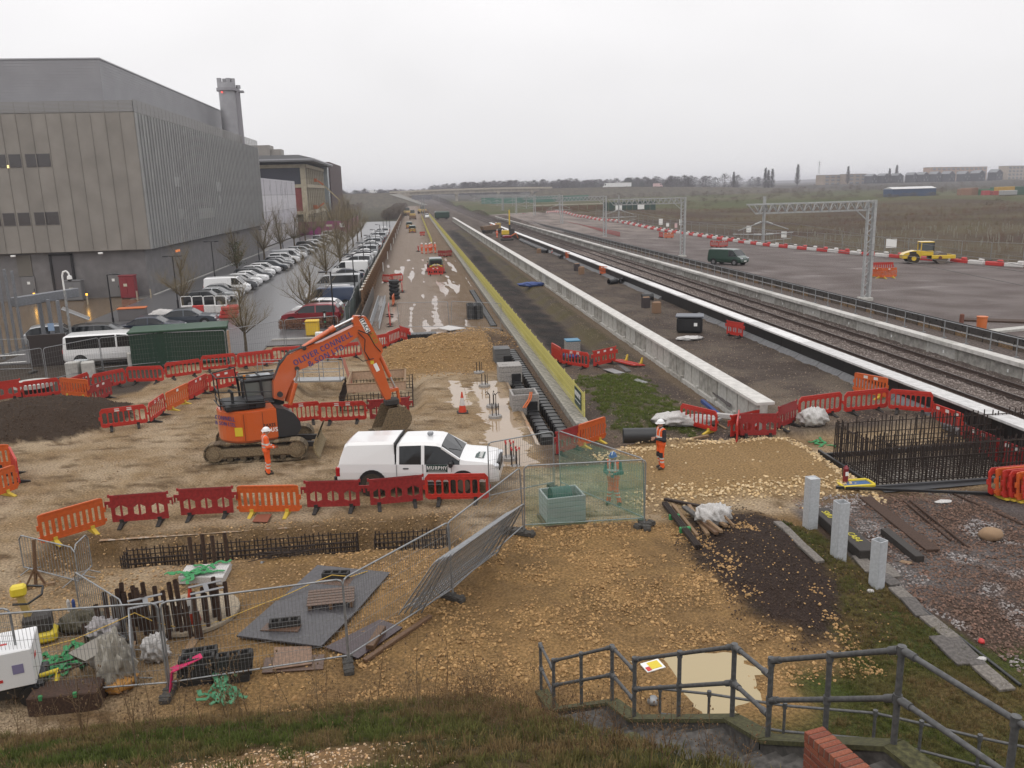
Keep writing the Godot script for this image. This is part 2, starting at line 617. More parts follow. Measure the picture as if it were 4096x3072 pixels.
func build_ground() -> void:
	var xs := lines(-3200.0,3600.0,-21.0,33.0,0.24,1.07)
	var zs := lines(-4200.0,4.0,-46.0,-5.0,0.22,1.028)
	var nx := xs.size()
	var nzz := zs.size()
	var v := PackedVector3Array()
	var c := PackedColorArray()
	v.resize(nx*nzz)
	c.resize(nx*nzz)
	for j in nzz:
		for i in nx:
			v[j*nx + i] = V(xs[i], gy(xs[i], zs[j]), zs[j])
			c[j*nx + i] = gc(xs[i], zs[j])
	var nrm := PackedVector3Array()
	nrm.resize(nx*nzz)
	var ix := PackedInt32Array()
	for j in nzz:
		for i in nx:
			var a := v[j*nx + maxi(i - 1,0)]
			var b := v[j*nx + mini(i + 1, nx - 1)]
			var d := v[maxi(j - 1,0)*nx + i]
			var e := v[mini(j + 1, nzz - 1)*nx + i]
			nrm[j*nx + i] = (e - d).cross(b - a).normalized()
			if i < nx - 1 and j < nzz - 1:
				var k := j*nx + i
				ix.append_array(PackedInt32Array([k, k + 1, k + nx + 1, k, k + nx + 1, k + nx]))
	var arr := []
	arr.resize(Mesh.ARRAY_MAX)
	arr[Mesh.ARRAY_VERTEX] = v
	arr[Mesh.ARRAY_NORMAL] = nrm
	arr[Mesh.ARRAY_COLOR] = c
	arr[Mesh.ARRAY_INDEX] = ix
	var am := ArrayMesh.new()
	am.add_surface_from_arrays(Mesh.PRIMITIVE_TRIANGLES, arr)
	var m := StandardMaterial3D.new()
	m.resource_name = "earth"
	m.metallic_specular = 0.2
	m.vertex_color_use_as_albedo = true
	m.roughness = 0.72
	m.albedo_texture = grain("soil", 0.03,0.56,1.0,5,1024)
	m.uv1_triplanar = true
	m.uv1_world_triplanar = true
	m.uv1_scale = Vector3.ONE*0.31
	m.normal_enabled = true
	m.normal_texture = relief("clods", 0.06,14.0,5,1024)
	m.normal_scale = 1.0
	mats["earth"] = m
	setting("ground", am, m)
	# standing water
	var water := M("muddy_water", 0.30,0.22,0.145,0.06)
	var thin := M("road_water", 0.27,0.21,0.165,0.22)
	var clay := M("clay_water", 0.36,0.285,0.155,0.07)
	setting("puddle_water", sheet(2.2,4.6,-44.2,-29.0), water, V(0,-0.035,0))
	setting("puddle_water", sheet(0.6,2.19,-44.8,-38.0), water, V(0,-0.045,0))
	setting("puddle_water", sheet(3.9,6.9,-16.1,-13.8), clay, V(0,-0.03,0))
	setting("puddle_water", sheet(-4.4,5.9,-380.0,-59.0), thin, V(0,-0.014,0))
	setting("puddle_water", sheet(-10.0,2.6,-36.9,-24.9), water, V(0,-0.046,0))
	setting("puddle_water", sheet(14.9,26.0,-28.4,-24.9), M("pit_water", 0.3,0.27,0.23,0.08),V(0,-0.37,0))
	setting("puddle_water", sheet(30.0,60.0,-100.0,-40.0), M("stone_water", 0.3,0.26,0.25,0.2),V(0,0.783,0))
	build_stones()
	build_grass()

func sheet(x0: float, x1: float, z0: float, z1: float) -> MB:
	var mb := mb()
	mb.q(V(x0,0, z0),V(x1,0, z0),V(x1,0, z1),V(x0,0, z1))
	return mb

func stone_xf(p: Vector3, s: float) -> Transform3D:
	var b := Basis.from_euler(V(rng.randf()*0.7, rng.randf()*TAU, rng.randf()*0.7)).scaled(V(s, s*rng.randf_range(0.7,1.1), s))
	return Transform3D(b, p)

func build_stones() -> void:
	var rocks := [rock_mesh(2), rock_mesh(3), rock_mesh(4), rock_mesh(7)]
	var m := StandardMaterial3D.new()
	m.resource_name = "stone"
	m.metallic_specular = 0.25
	m.vertex_color_use_as_albedo = true
	m.roughness = 0.75
	var sets := [[], [], [], []]
	var cols := [[], [], [], []]
	var put := func(x: float, z: float, s: float, c: Color) -> void:
		var k := rng.randi() % 4
		sets[k].append(stone_xf(V(x, gy(x, z) + s*0.12, z), s))
		cols[k].append(c*rng.randf_range(0.72,1.25))
	# limestone rubble spread over the tip in front of the fence
	var yellow := Color(0.42,0.265,0.12)
	for i in 25000:
		var x := rng.randf_range(-3.6,9.3)
		var z := rng.randf_range(-23.6,-14.4)
		var w := 0.55 + 1.6*nz.get_noise_2d(x*0.5, z*0.5) - 0.25*sstep(-1.0,-4.0, x)
		if x < 1.5 + (z + 15.0)*-0.1 and z < -18.5: w -= 0.35*sstep(0.5,-1.5, x - (-18.5 - z)*0.6)
		if heap(x, z, 9.0,-19.6,2.3,4.6,0.5) > 0.1: w -= 0.45
		if x > 3.8 and x < 6.9 and z > -16.2: w -= 0.5
		if rng.randf() > w or bank(x, z) > 0.25: continue
		var s := rng.randf_range(0.03,0.075)
		if rng.randf() < 0.14: s *= rng.randf_range(1.3,2.0)
		put.call(x, z, s, yellow.lerp(Color(0.3,0.18,0.08), rng.randf()))
	# banks of larger stone beside the sandy path
	for i in 5200:
		var x := rng.randf_range(6.4,14.6)
		var z := rng.randf_range(-31.0,-23.4)
		var e := minf(absf(z + 24.9 - 0.03*(x - 9.0)), absf(z + 29.9 + 0.1*(x - 9.0)))
		if x > 14.0: e = minf(e, absf(x - 14.4))
		if rng.randf() > exp(-e*e*4.0) + 0.02: continue
		put.call(x, z, rng.randf_range(0.05,0.14), Color(0.5,0.35,0.18).lerp(Color(0.56,0.44,0.28), rng.randf()))
	# scattered clods over the site
	for i in 9500:
		var x := rng.randf_range(-14.0,7.0)
		var z := rng.randf_range(-58.0,-23.0)
		if nz.get_noise_2d(x*0.3, z*0.3) < rng.randf_range(-0.3,0.5): continue
		put.call(x, z, rng.randf_range(0.025,0.085), Color(0.4,0.28,0.16).lerp(Color(0.24,0.165,0.1), rng.randf()))
	for i in 4200:
		var a := rng.randf()*TAU
		var r := sqrt(rng.randf())
		var pile := rng.randi() % 3
		var p: Vector4 = [Vector4(-0.2,-52.4,2.9,4.4),Vector4(3.6,-55.6,3.0,6.0),Vector4(1.5,-50.0,4.2,4.5)][pile]
		put.call(p.x + cos(a)*r*p.z, p.y + sin(a)*r*p.w, rng.randf_range(0.04,0.13), Color(0.42,0.275,0.13).lerp(Color(0.28,0.17,0.08), rng.randf()))
	for i in 2600:
		var x := rng.randf_range(-11.3,0.9)
		var z := rng.randf_range(-25.3,-20.4)
		put.call(x, z, rng.randf_range(0.025,0.09), Color(0.42,0.28,0.14).lerp(Color(0.3,0.19,0.1), rng.randf()))
	for k in 4:
		scatter("limestone_rubble", "loose yellow limestone rubble strewn over the trodden ground", "rubble", rocks[k], m, sets[k], cols[k])
		sets[k] = []
		cols[k] = []
	# dark soil crumbs
	for i in 5500:
		var x := rng.randf_range(6.6,11.2)
		var z := rng.randf_range(-24.4,-15.2)
		if heap(x, z, 9.0,-19.6,2.3,4.6,0.5) < 0.03: continue
		put.call(x, z, rng.randf_range(0.02,0.06), Color(0.062,0.043,0.032) if rng.randf() < 0.9 else yellow)
	for i in 5000:
		var x := rng.randf_range(-23.0,-13.5)
		var z := rng.randf_range(-43.8,-36.0)
		if heap(x, z, -18.3,-40.0,4.9,3.9,1.05) < 0.03: continue
		put.call(x, z, rng.randf_range(0.03,0.08), Color(0.08,0.054,0.038))
	for i in 9000:
		var x := rng.randf_range(7.5,21.2)
		var z := -31.0 - 60.0*pow(rng.randf(),1.6)
		if x > 8.2 and x < 11.8 and z < -46.0: continue
		put.call(x, z, rng.randf_range(0.03,0.085), Color(0.16,0.12,0.095).lerp(Color(0.27,0.21,0.16), rng.randf()))
	for k in 4:
		scatter("soil_crumbs", "dark crumbling soil and small stones on the platform ground", "soil", rocks[k], m, sets[k], cols[k])
		sets[k] = []
		cols[k] = []
	# railway ballast, near and along the track
	for i in 15000:
		var x := rng.randf_range(11.6,17.5)
		var z := rng.randf_range(-24.2,-12.0)
		if x < lerpf(11.95,11.5, sstep(14.0,20.0,-z)): continue
		var g := sstep(0.0,0.3, nz.get_noise_2d(x*0.35 + 9.0, z*0.35))
		var c := Color(0.14,0.09,0.068).lerp(Color(0.3,0.285,0.28), g*rng.randf_range(0.5,1.0))
		if rng.randf() < 0.15: c = Color(0.2,0.12,0.09)
		put.call(x, z, rng.randf_range(0.04,0.085), c)
	for i in 26000:
		var x := rng.randf_range(22.1,28.9)
		var z := -29.0 - 110.0*pow(rng.randf(),1.7)
		put.call(x, z, rng.randf_range(0.05,0.1)*(1.0 + 0.008*(-z - 30.0)), Color(0.17,0.135,0.12).lerp(Color(0.33,0.285,0.26), rng.randf()))
	for k in 4:
		scatter("track_ballast", "grey brown crushed stone ballast under and beside the rails", "ballast", rocks[k], m, sets[k], cols[k])
		sets[k] = []
		cols[k] = []
	# pebbles on the bank under the camera
	for i in 15000:
		var x := rng.randf_range(-8.5,1.8)
		var z := rng.randf_range(-11.2,-5.0)
		var b := bank(x, z)
		if sstep(2.2,3.0, b + 0.55*nz.get_noise_2d(x*0.22 + 50.0, z*0.22))*(1.0 - sstep(-1.6,0.6, x)) < rng.randf(): continue
		put.call(x, z, rng.randf_range(0.018,0.045), Color(0.46,0.28,0.14).lerp(Color(0.6,0.5,0.38), pow(rng.randf(),2.0)) if rng.randf() < 0.85 else Color(0.2,0.13,0.09))
	for k in 4:
		scatter("bank_pebbles", "orange and cream pebbles on the grassy bank", "gravel", rocks[k], m, sets[k], cols[k])

func tuft(seed_: int, blades: int, h: float, w: float, spread: float, lean: float) -> ArrayMesh:
	var r := RandomNumberGenerator.new()
	r.seed = seed_
	var mb := mb()
	for i in blades:
		var a := r.randf()*TAU
		var o := V(cos(a),0, sin(a))*spread*sqrt(r.randf())
		var dir := V(cos(a),0, sin(a))*lean*r.randf_range(0.2,1.0)
		var hh := h*r.randf_range(0.5,1.0)
		var s := V(-sin(a),0, cos(a))*w
		var mid := o + dir*hh*0.4 + Vector3.UP*hh*0.6
		var tip := o + dir*hh + Vector3.UP*hh*0.9
		mb.q(o - s, mid - s*0.7, mid + s*0.7, o + s)
		mb.t(mid - s*0.7, tip, mid + s*0.7)
	return mb.mesh()

func build_grass() -> void:
	var m := StandardMaterial3D.new()
	m.resource_name = "grass_blade"
	m.metallic_specular = 0.2
	m.vertex_color_use_as_albedo = true
	m.roughness = 0.8
	m.backlight_enabled = true
	m.backlight = Color(0.1,0.12,0.04)
	var sets := [[], [], []]
	var cols := [[], [], []]
	var put := func(x: float, z: float, s: float, c: Color) -> void:
		var k := rng.randi() % 3
		sets[k].append(Transform3D(Basis(Vector3.UP, rng.randf()*TAU).scaled(V(s, s*rng.randf_range(0.7,1.2), s)),V(x, gy(x, z) - 0.01, z)))
		cols[k].append(c*rng.randf_range(0.65,1.3))
	var green := Color(0.07,0.09,0.022)
	var straw := Color(0.17,0.115,0.055)
	for i in 26000:
		var x := rng.randf_range(-9.5,4.0)
		var z := rng.randf_range(-15.6,-5.5)
		var b := bank(x, z)
		if b < 0.06: continue
		var keep := 0.75 + 0.8*nf.get_noise_2d(x*0.9, z*0.9)
		keep -= 0.8*sstep(2.35,2.9, b + 0.55*nz.get_noise_2d(x*0.22 + 50.0, z*0.22))*(1.0 - sstep(-1.6,0.6, x))
		if rng.randf() > keep: continue
		var dry := sstep(-0.1,0.35, nz.get_noise_2d(x*0.5, z*0.5)) + (0.7 if b < 0.9 else 0.0) + 0.6*sstep(-2.0,2.0, x)
		put.call(x, z, rng.randf_range(0.45,1.0), green.lerp(straw, clampf(dry*rng.randf_range(0.4,1.2),0,1)))
	for i in 16000:
		var x := rng.randf_range(6.6,13.4)
		var z := rng.randf_range(-22.0,-11.0)
		var gl := lerpf(8.15,10.1, sstep(13.5,19.0,-z))
		if z > -14.0: gl = lerpf(6.4,8.15, sstep(12.0,14.0,-z))
		if x < gl + 0.25*nf.get_noise_2d(x, z) or x > lerpf(11.7,11.3, sstep(14.0,20.0,-z)): continue
		if x > 10.9 and z > -13.2 and rng.randf() < 0.8: continue
		var dry := 0.55 + 1.3*nz.get_noise_2d(x*0.4, z*0.4)
		put.call(x, z, rng.randf_range(0.35,0.8), green.lerp(straw, clampf(dry*rng.randf_range(0.6,1.2),0,1)))
	for i in 9000:
		var x := rng.randf_range(7.6,12.2)
		var z := rng.randf_range(-44.0,-31.0)
		if inside(x, z, 8.0,11.6,-42.5,-32.0,0.7) + nf.get_noise_2d(x*1.1, z*1.1 + 30.0) < 0.62: continue
		put.call(x, z, rng.randf_range(0.5,0.95), Color(0.1,0.145,0.03).lerp(straw, 0.4*rng.randf()))
	var kinds := [tuft(1,12,0.16,0.006,0.09,0.5), tuft(2,14,0.12,0.007,0.11,0.9), tuft(3,9,0.22,0.005,0.06,0.4)]
	for k in 3:
		scatter("grass", "short winter grass and dead stalks on the banks", "grass", kinds[k], m, sets[k], cols[k])
	# dead weed stalks standing along the foot of the bank
	var stalks := []
	var sc := []
	for i in 520:
		var x := rng.randf_range(-9.0,4.2)
		var z := -15.5 + absf(rng.randfn(0.0,1.9))
		if rng.randf() < 0.12: z = rng.randf_range(-12.5,-8.0)
		if nz.get_noise_2d(x*0.6, z*0.4) < rng.randf_range(-0.5,0.15): continue
		var s := rng.randf_range(0.3,0.8) if rng.randf() < 0.85 else rng.randf_range(0.9,1.5)
		stalks.append(Transform3D(Basis.from_euler(V(rng.randf_range(-0.25,0.25), rng.randf()*TAU, rng.randf_range(-0.25,0.25))).scaled(Vector3.ONE*s),V(x, gy(x, z), z)))
		sc.append(Color(0.12,0.075,0.045).lerp(Color(0.2,0.14,0.08), rng.randf()))
	for i in 420:
		var z := rng.randf_range(-14.6,-6.5)
		var x := stair_x(z) - 0.7 - absf(rng.randfn(0.0,1.2))
		var s := rng.randf_range(0.3,0.75)
		stalks.append(Transform3D(Basis.from_euler(V(rng.randf_range(-0.4,0.4), rng.randf()*TAU, rng.randf_range(-0.4,0.4))).scaled(Vector3.ONE*s),V(x, gy(x, z), z)))
		sc.append(Color(0.1,0.06,0.035).lerp(Color(0.19,0.12,0.065), rng.randf()))
	var wm := mb()
	wm.tube([Vector3.ZERO, V(0.03,0.5,0),V(0.02,1.0,0.03)], 0.006,3,0.003)
	for i in 7:
		var y := 0.25 + 0.1*i
		var a := i*2.4
		wm.cyl(V(0.02, y, 0),V(0.02 + cos(a)*0.13, y + 0.1, sin(a)*0.13),0.003,0.002,3, false)
		wm.box(V(0.02 + cos(a)*0.13, y + 0.1, sin(a)*0.13),V(0.014,0.03,0.014))
	scatter("dead_weeds", "thin brown dead weed stalks along the foot of the bank", "weeds", wm.mesh(), m, stalks, sc)

func build_railway() -> void:
	var conc := M("pale_concrete", 0.5,0.485,0.45,0.85,0.0,0.2,0.5)
	var conc2 := M("stained_concrete", 0.43,0.41,0.37,0.85,0.0,0.3,0.4)
	var cop := M("coping_concrete", 0.6,0.58,0.545,0.7,0.0,0.15,0.3)
	var tar := M("bitumen_coating", 0.012,0.011,0.011,0.45,0.0,0.4,0.6)
	var steel := M("galvanised_steel", 0.36,0.37,0.38,0.5,0.5,0.25,0.8)
	var dull := M("weathered_galvanised", 0.34,0.345,0.345,0.6,0.2,0.3,0.8)
	# --- platform wall on the site side
	var t := thing("platform_wall", "long pale concrete platform wall with ribbed face beside the brown track bed", "wall", V(13.45,0,-31.4))
	var slab := mb().cbox(V(0.385,1.28,-1.225),V(0.77,0.14,2.43),0.015).mesh()
	var pm := mb()
	pm.box(V(0.32,0.6,-1.225),V(0.3,1.22,2.425))
	pm.box(V(0.155,0.62,-0.09),V(0.03,1.18,0.16))
	pm.box(V(0.15,0.62,-1.3),V(0.04,1.18,0.1))
	var panel := pm.mesh()
	var pl := mb()
	pl.cbox(V(0.1,0.0,-1.35),V(0.14,0.42,2.16),0.02)
	pl.cbox(V(0.1,0.08,-0.14),V(0.16,0.5,0.22),0.02)
	var plinth := pl.mesh()
	for i in 108:
		var z := -2.45*i
		part(t, "coping_slab", slab, cop, V(0,0, z))
		part(t, "wall_panel", panel, conc if (i*7) % 5 < 3 else conc2,V(0,0, z))
		part(t, "plinth", plinth, conc if (i*3) % 4 else conc2,V(0,0, z))
	# --- black coated wall with white coping, beside the tracks
	t = thing("platform_edge_wall", "black coated wall topped with a white platform coping along the rails", "wall", V(21.23,0,-22.1))
	slab = mb().cbox(V(0.4,1.2,-1.225),V(0.8,0.11,2.435),0.012).mesh()
	panel = mb().box(V(0.25,0.55,-1.225),V(0.28,1.19,2.43)).mesh()
	var haunch := mb().prism(PackedVector2Array([W(0,0.1),W(0.4,0.1),W(0.4,0.56),W(0.34,0.56),W(0,0.3)]),-2.4,0.0, Transform3D(Basis(),V(-0.29,0,0)))
	var hm := haunch.mesh()
	var whites := [M("white_coping", 0.74,0.73,0.72,0.6,0.0,0.14,0.3), M("greyed_coping", 0.62,0.61,0.60,0.65,0.0,0.2,0.4)]
	var grey := M("haunch_concrete", 0.17,0.17,0.175,0.7,0.0,0.3,0.6)
	for i in 89:
		var z := -2.45*i
		part(t, "coping_slab", slab, whites[1] if i < 9 or i in [11,17,22,23,31,40] else whites[0], V(0,0, z))
		part(t, "wall_panel", panel, tar, V(0,0, z))
		if i > 2 and (i < 16 or i > 19) and i < 60: part(t, "haunch", hm, grey, V(0,0, z))
	# --- far platform wall facing the tracks
	t = thing("far_platform_wall", "concrete panel platform wall facing the rails on the far side", "wall", V(28.72,0,-26.0))
	slab = mb().cbox(V(0.29,1.13,-1.3),V(0.58,0.24,2.585),0.02).mesh()
	panel = mb().box(V(0.36,0.55,-1.3),V(0.2,0.92,2.56)).box(V(0.25,0.55,-2.45),V(0.03,0.9,0.22)).mesh()
	var plate := mb().box(V(0.243,0.62,-1.0),V(0.02,0.16,0.1)).mesh()
	var white := M("white_plate", 0.75,0.75,0.73,0.5)
	for i in 105:
		var z := -2.6*i
		part(t, "coping_slab", slab, cop if i % 3 else conc, V(0,0, z))
		part(t, "wall_panel", panel, conc2 if (i*5) % 3 else conc, V(0,0, z))
		if i % 2 == 0 and i < 50: part(t, "number_plate", plate, white, V(0,0, z))
	setting("platform_surface", sheet(29.3,30.7,-300.0,-26.0), M("platform_soil", 0.17,0.13,0.11,0.9,0.0,0.5,0.9),V(0,1.19,0))
	# --- back shuttering of the far platform
	t = thing("platform_shuttering", "black formwork with yellow brown boards behind the far platform handrail", "formwork", V(30.75,0.8,-26.0))
	var board := mb().box(V(0,0.92,-1.22),V(0.05,0.46,2.4)).mesh()
	var low := mb().box(V(-0.02,0.53,-0.61),V(0.04,0.28,1.17)).mesh()
	var stake := mb().box(V(-0.05,0.62,0),V(0.04,0.5,0.05)).mesh()
	var hole := mb().cyl(V(-0.028,1.0,-0.6),V(-0.034,1.0,-0.6),0.07,0.07,8).mesh()
	var dark := M("black_sheet", 0.05,0.043,0.038,0.5,0.0,0.3,0.7)
	var tan_ := M("shutter_ply", 0.34,0.21,0.1,0.7,0.0,0.6,1.3)
	var tan2 := M("muddy_ply", 0.16,0.115,0.08,0.8,0.0,0.5,1.3)
	for i in 90:
		part(t, "upper_board", board, dark, V(0,0,-2.44*i))
		if i < 60:
			part(t, "tie_hole", hole, M("hole_black", 0.004,0.004,0.004,0.9),V(0,0,-2.44*i))
			for k in 2:
				part(t, "lower_board", low, tan_ if (i*3 + k) % 4 < 2 and i < 40 else tan2,V(0,0,-2.44*i - 1.22*k))
				part(t, "stake", stake, dark, V(0,0,-2.44*i - 1.22*k))
	# --- handrail on the far platform
	t = thing("platform_handrail", "galvanised tube handrail on splayed posts along the far platform", "railing", V(29.55,1.19,-26.0))
	var post := mb().cyl(V(0,0,0),V(0,1.0,0),0.03,0.03,6).box(V(0,0.02,0),V(0.3,0.04,0.1)).mesh()
	for i in 120:
		part(t, "post", post, steel, V(0,0,-1.95*i))
	for y in [0.55,0.98]:
		part(t, "rail", mb().cyl(V(0.03, y, 2.0),V(0.03, y, -234.0),0.026,0.026,6), steel)
	# --- rails
	var prof := PackedVector2Array([W(-0.075,0),W(0.075,0),W(0.075,0.015),W(0.012,0.03),W(0.012,0.125),W(0.036,0.135),W(0.036,0.172),W(-0.036,0.172),W(-0.036,0.135),W(-0.012,0.125),W(-0.012,0.03),W(-0.075,0.015)])
	var rm := mb().prism(prof, -760.0,-20.0).mesh()
	var head := mb().box(V(0,0.1745,-390.0),V(0.05,0.003,740.0)).mesh()
	var rust := M("rail_rust", 0.075,0.045,0.033,0.7,0.1,0.3,0.9)
	var shine := M("rail_head", 0.14,0.13,0.125,0.45,0.5)
	var i0 := 0
	for pair in [[23.1,24.6], [26.5,28.0]]:
		t = thing("railway_track", ["track of two rusty rails close under the white coping", "track of two rusty rails close to the far platform wall"][i0], "track", V(pair[0], 0.26,0),0.0, "railway tracks")
		for x in pair:
			var r := part(t, "rail", rm, rust, V(x - pair[0], 0,0))
			part(r, "rail_head", head, shine)
		i0 += 1
	# --- overhead line masts with lattice booms
	for i in 7:
		gantry(i, V(35.1 + (0.0 if i < 2 else 0.25*i),0.8, [-62.0,-108.0,-156.0,-204.0,-252.0,-300.0,-350.0][i]),7.75,9.9 if i < 4 else 12.5)
	var n := 0
	for x in [24.4,28.6]:
		for y in [5.3,6.2]:
			var w := mb()
			var prev := V(x, y, -20)
			for k in 9:
				var z: float = [-62.0,-108.0,-156.0,-204.0,-252.0,-300.0,-350.0,-420.0,-520.0][k]
				var p := V(x, y + 0.8, z)
				var mid := (prev + p)*0.5
				mid.y = y + (0.1 if y > 6.0 else 0.75)
				w.tube([prev, mid, p], 0.013,4)
				prev = p
			solo("overhead_wire", ["lower overhead wire above the nearer track", "upper overhead wire above the nearer track", "lower overhead wire above the farther track", "upper overhead wire above the farther track"][n], "wire", w, M("copper_wire", 0.16,0.15,0.145,0.5,0.3))
			n += 1
	# slim far masts at the end of the haul road
	for a in [[V(3.9,0,-365.29),0.16,8.0], [V(4.48,0,-335.65),0.19,8.2], [V(4.45,0,-581.83),0.16,8.0], [V(36.98,0,-347.24),0.2,9.0], [V(24.8,0,-805.64),0.16,8.0], [V(50.66,0,-618.14),0.2,9.0]]:
		var mp: Vector3 = a[0]
		solo("line_mast", ["tall slim grey mast at the far end of the haul road", "stouter pale mast beside the slim one far down the haul road", "short looking grey mast farthest along the haul road", "slim pale mast beyond the drilling rig by the tracks", "faint mast under the road bridge", "grey mast before the bridge pier beyond the green mesh"][names.get("line_mast", -1) + 1], "mast", mb().cyl(Vector3.ZERO, V(0, a[2], 0), a[1], a[1]*0.9,8), dull, mp, 0.0, "slim masts far along the line")
	# --- yellow edge protection on a concrete beam
	var ym := M("yellow_mesh_paint", 0.68,0.62,0.2,0.5,0.0,0.2,1.0)
	var yb := M("yellow_toe_board", 0.62,0.57,0.22,0.5,0.0,0.25,1.0)
	var wire := mb()
	for k in 21:
		wire.box(V(0,0.66,-0.12*k),V(0.016,0.84,0.02))
	for k in 9:
		wire.box(V(0.007,0.27 + 0.098*k, -1.2),V(0.016,0.022,2.4))
	var wm := wire.mesh()
	var toe := mb().box(V(0,0.12,-1.2),V(0.02,0.22,2.38)).mesh()
	var stile := mb().box(V(0.03,0.57,0.02),V(0.05,1.14,0.05)).mesh()
	var backing := mb().box(V(0.05,0.38,-1.2),V(0.01,0.3,1.7)).mesh()
	var cream := M("cream_sheet", 0.62,0.6,0.47,0.6,0.0,0.2,0.7)
	for run in 2:
		t = thing("edge_protection_fence", ["long yellow mesh edge barrier fixed along the concrete beam beside the ducts", "shorter yellow mesh barrier down the middle of the far haul road"][run], "barrier", [V(6.95,0.27,-34.6),V(3.35,0.05,-165.0)][run])
		for i in [138,78][run]:
			var z: float = -2.43*i
			part(t, "mesh_panel", wm, ym, V(0,0, z))
			part(t, "toe_board", toe, yb, V(0,0, z))
			part(t, "post", stile, ym, V(0,0, z))
			if run == 0 and i > 1 and i % 5 != 3 and i < 90: part(t, "lower_sheet", backing, cream, V(0,0, z))
		if run == 0:
			var sg := part(t, "sign_board", mb().cbox(V(-0.03,0.58,-1.15),V(0.02,0.82,1.5),0.004), M("dark_green_board", 0.008,0.035,0.028,0.4))
			words(sg, "lettering", "MURPHY", 0.24, M("sign_white", 0.7,0.7,0.68,0.5), Transform3D(Basis(Vector3.UP, -PI / 2),V(-0.045,0.72,-1.15)))
			part(sg, "rule", mb().box(V(-0.045,0.42,-1.15),V(0.01,0.02,1.2)), M("sign_white"))
	var bm := mb()
	bm.cbox(V(0,-0.13,-170.0),V(0.62,0.8,340.0),0.02)
	solo("concrete_beam", "grey concrete ground beam under the yellow mesh barrier", "beam", bm, M("beam_concrete", 0.36,0.34,0.29,0.8,0.0,0.4,0.6),V(6.72,0.0,-33.6))

func gantry(i: int, at: Vector3, h: float, reach: float) -> void:
	var m := M("gantry_steel", 0.43,0.435,0.435,0.55,0.0,0.2,0.5)
	var ords := ["nearest steel lattice mast with a boom, in front of the yellow roller", "second lattice mast with a boom beyond the green van", "third lattice mast with a boom along the far platform", "fourth lattice mast with a boom along the far platform", "fifth lattice mast, its boom near the road bridge", "sixth lattice mast, small in the haze", "seventh and smallest lattice mast in the haze"]
	var t := thing("catenary_gantry", ords[i], "mast", at, 0.0, "overhead line gantries")
	var w := 0.52
	var mast := mb()
	for sx in [-1,1]:
		mast.box(V(sx*w*0.5, h*0.5,0),V(0.2 if sx > 0 else 0.1, h, 0.42 if sx > 0 else 0.3))
	var k := 0
	var y := 0.2
	while y < h - 0.5:
		mast.bar(V(-w*0.5, y, 0.02),V(w*0.5, y + 0.42,0.02),0.06,0.07)
		mast.bar(V(w*0.5, y + 0.42,-0.02),V(-w*0.5, y + 0.84,-0.02),0.06,0.07)
		y += 0.84
	part(t, "mast", mast, m)
	part(t, "footing", mb().cbox(V(0,0.1,0),V(0.9,0.3,0.9),0.03), M("pale_concrete"))
	var boom := mb()
	var y0 := h - 0.75
	var y1 := h - 0.08
	boom.box(V(-reach*0.5, y1,0.28),V(reach, 0.11,0.11)).box(V(-reach*0.5, y1,-0.28),V(reach, 0.11,0.11))
	boom.box(V(-reach*0.5 + 0.3, y0,0),V(reach - 0.6,0.12,0.12))
	var x := -0.2
	while x > -reach + 0.7:
		for s in [-1,1]:
			boom.bar(V(x, y1, s*0.28),V(x - 0.35, y0,0),0.065,0.065)
			boom.bar(V(x - 0.35, y0,0),V(x - 0.7, y1, s*0.28),0.065,0.065)
		x -= 0.7
	boom.bar(V(-reach, y1,0),V(-reach + 0.6, y0,0),0.07,0.07)
	boom.bar(V(-1.2, y0,0),V(-0.15, y0 - 0.9,0),0.08,0.08)
	part(t, "boom", boom, m)
	for d in [reach - 1.3] if i != 4 else [reach - 1.3, reach - 6.0]:
		var dr := mb()
		for s in [-1,1]:
			dr.cyl(V(-d, h + 0.5, s*0.14),V(-d, h - 2.95, s*0.14),0.06,0.06,6)
		part(t, "drop_tube", dr, m)
		var arm := mb()
		for s in [-1,1]:
			arm.cyl(V(-d, h - 1.35,0),V(-d + s*2.0, h - 2.0,0),0.035,0.035,5)
			arm.cyl(V(-d, h - 2.35,0),V(-d + s*2.4, h - 2.25,0),0.035,0.035,5)
			arm.cyl(V(-d + s*0.2, h - 2.35,0),V(-d + s*0.75, h - 2.33,0),0.075,0.075,8)
			arm.cyl(V(-d + s*0.2, h - 1.4,0),V(-d + s*0.7, h - 1.58,0),0.075,0.075,8)
			arm.cyl(V(-d, h - 2.85,0),V(-d + s*2.2, h - 2.7,0),0.025,0.025,5)
		part(t, "insulator_arm", arm, m)

func limb(mb: MB, r: RandomNumberGenerator, a: Vector3, dir: Vector3, l: float, rad: float, depth: int, twig: MB, bend := 0.25, up := 0.25, kids := 4) -> void:
	var p := a
	var d := dir
	var seg := 3 if depth > 0 else 2
	var t := mb if depth > 1 else twig
	for i in seg:
		var nd := (d + V(r.randf_range(-bend, bend), r.randf_range(-bend, bend) + up*0.3, r.randf_range(-bend, bend))).normalized()
		var q := p + nd*l / seg
		var r0 := rad*(1.0 - 0.6*i / seg)
		var r1 := rad*(1.0 - 0.6*(i + 1) / seg)
		t.cyl(p, q, r0, r1,5 if depth > 1 else 3, false)
		if depth > 0:
			for k in kids:
				if i == 0 and depth > 2: break
				var u := r.randf()
				var side := V(r.randf_range(-1,1), r.randf_range(-0.25,0.6), r.randf_range(-1,1)).normalized()
				var cd := (nd*0.55 + side*0.75 + Vector3.UP*up).normalized()
				limb(mb, r, p.lerp(q, u), cd, l*r.randf_range(0.42,0.66), r1*r.randf_range(0.45,0.7), depth - 1, twig, bend, up, kids - (1 if kids > 2 else 0))
		p = q
		d = nd

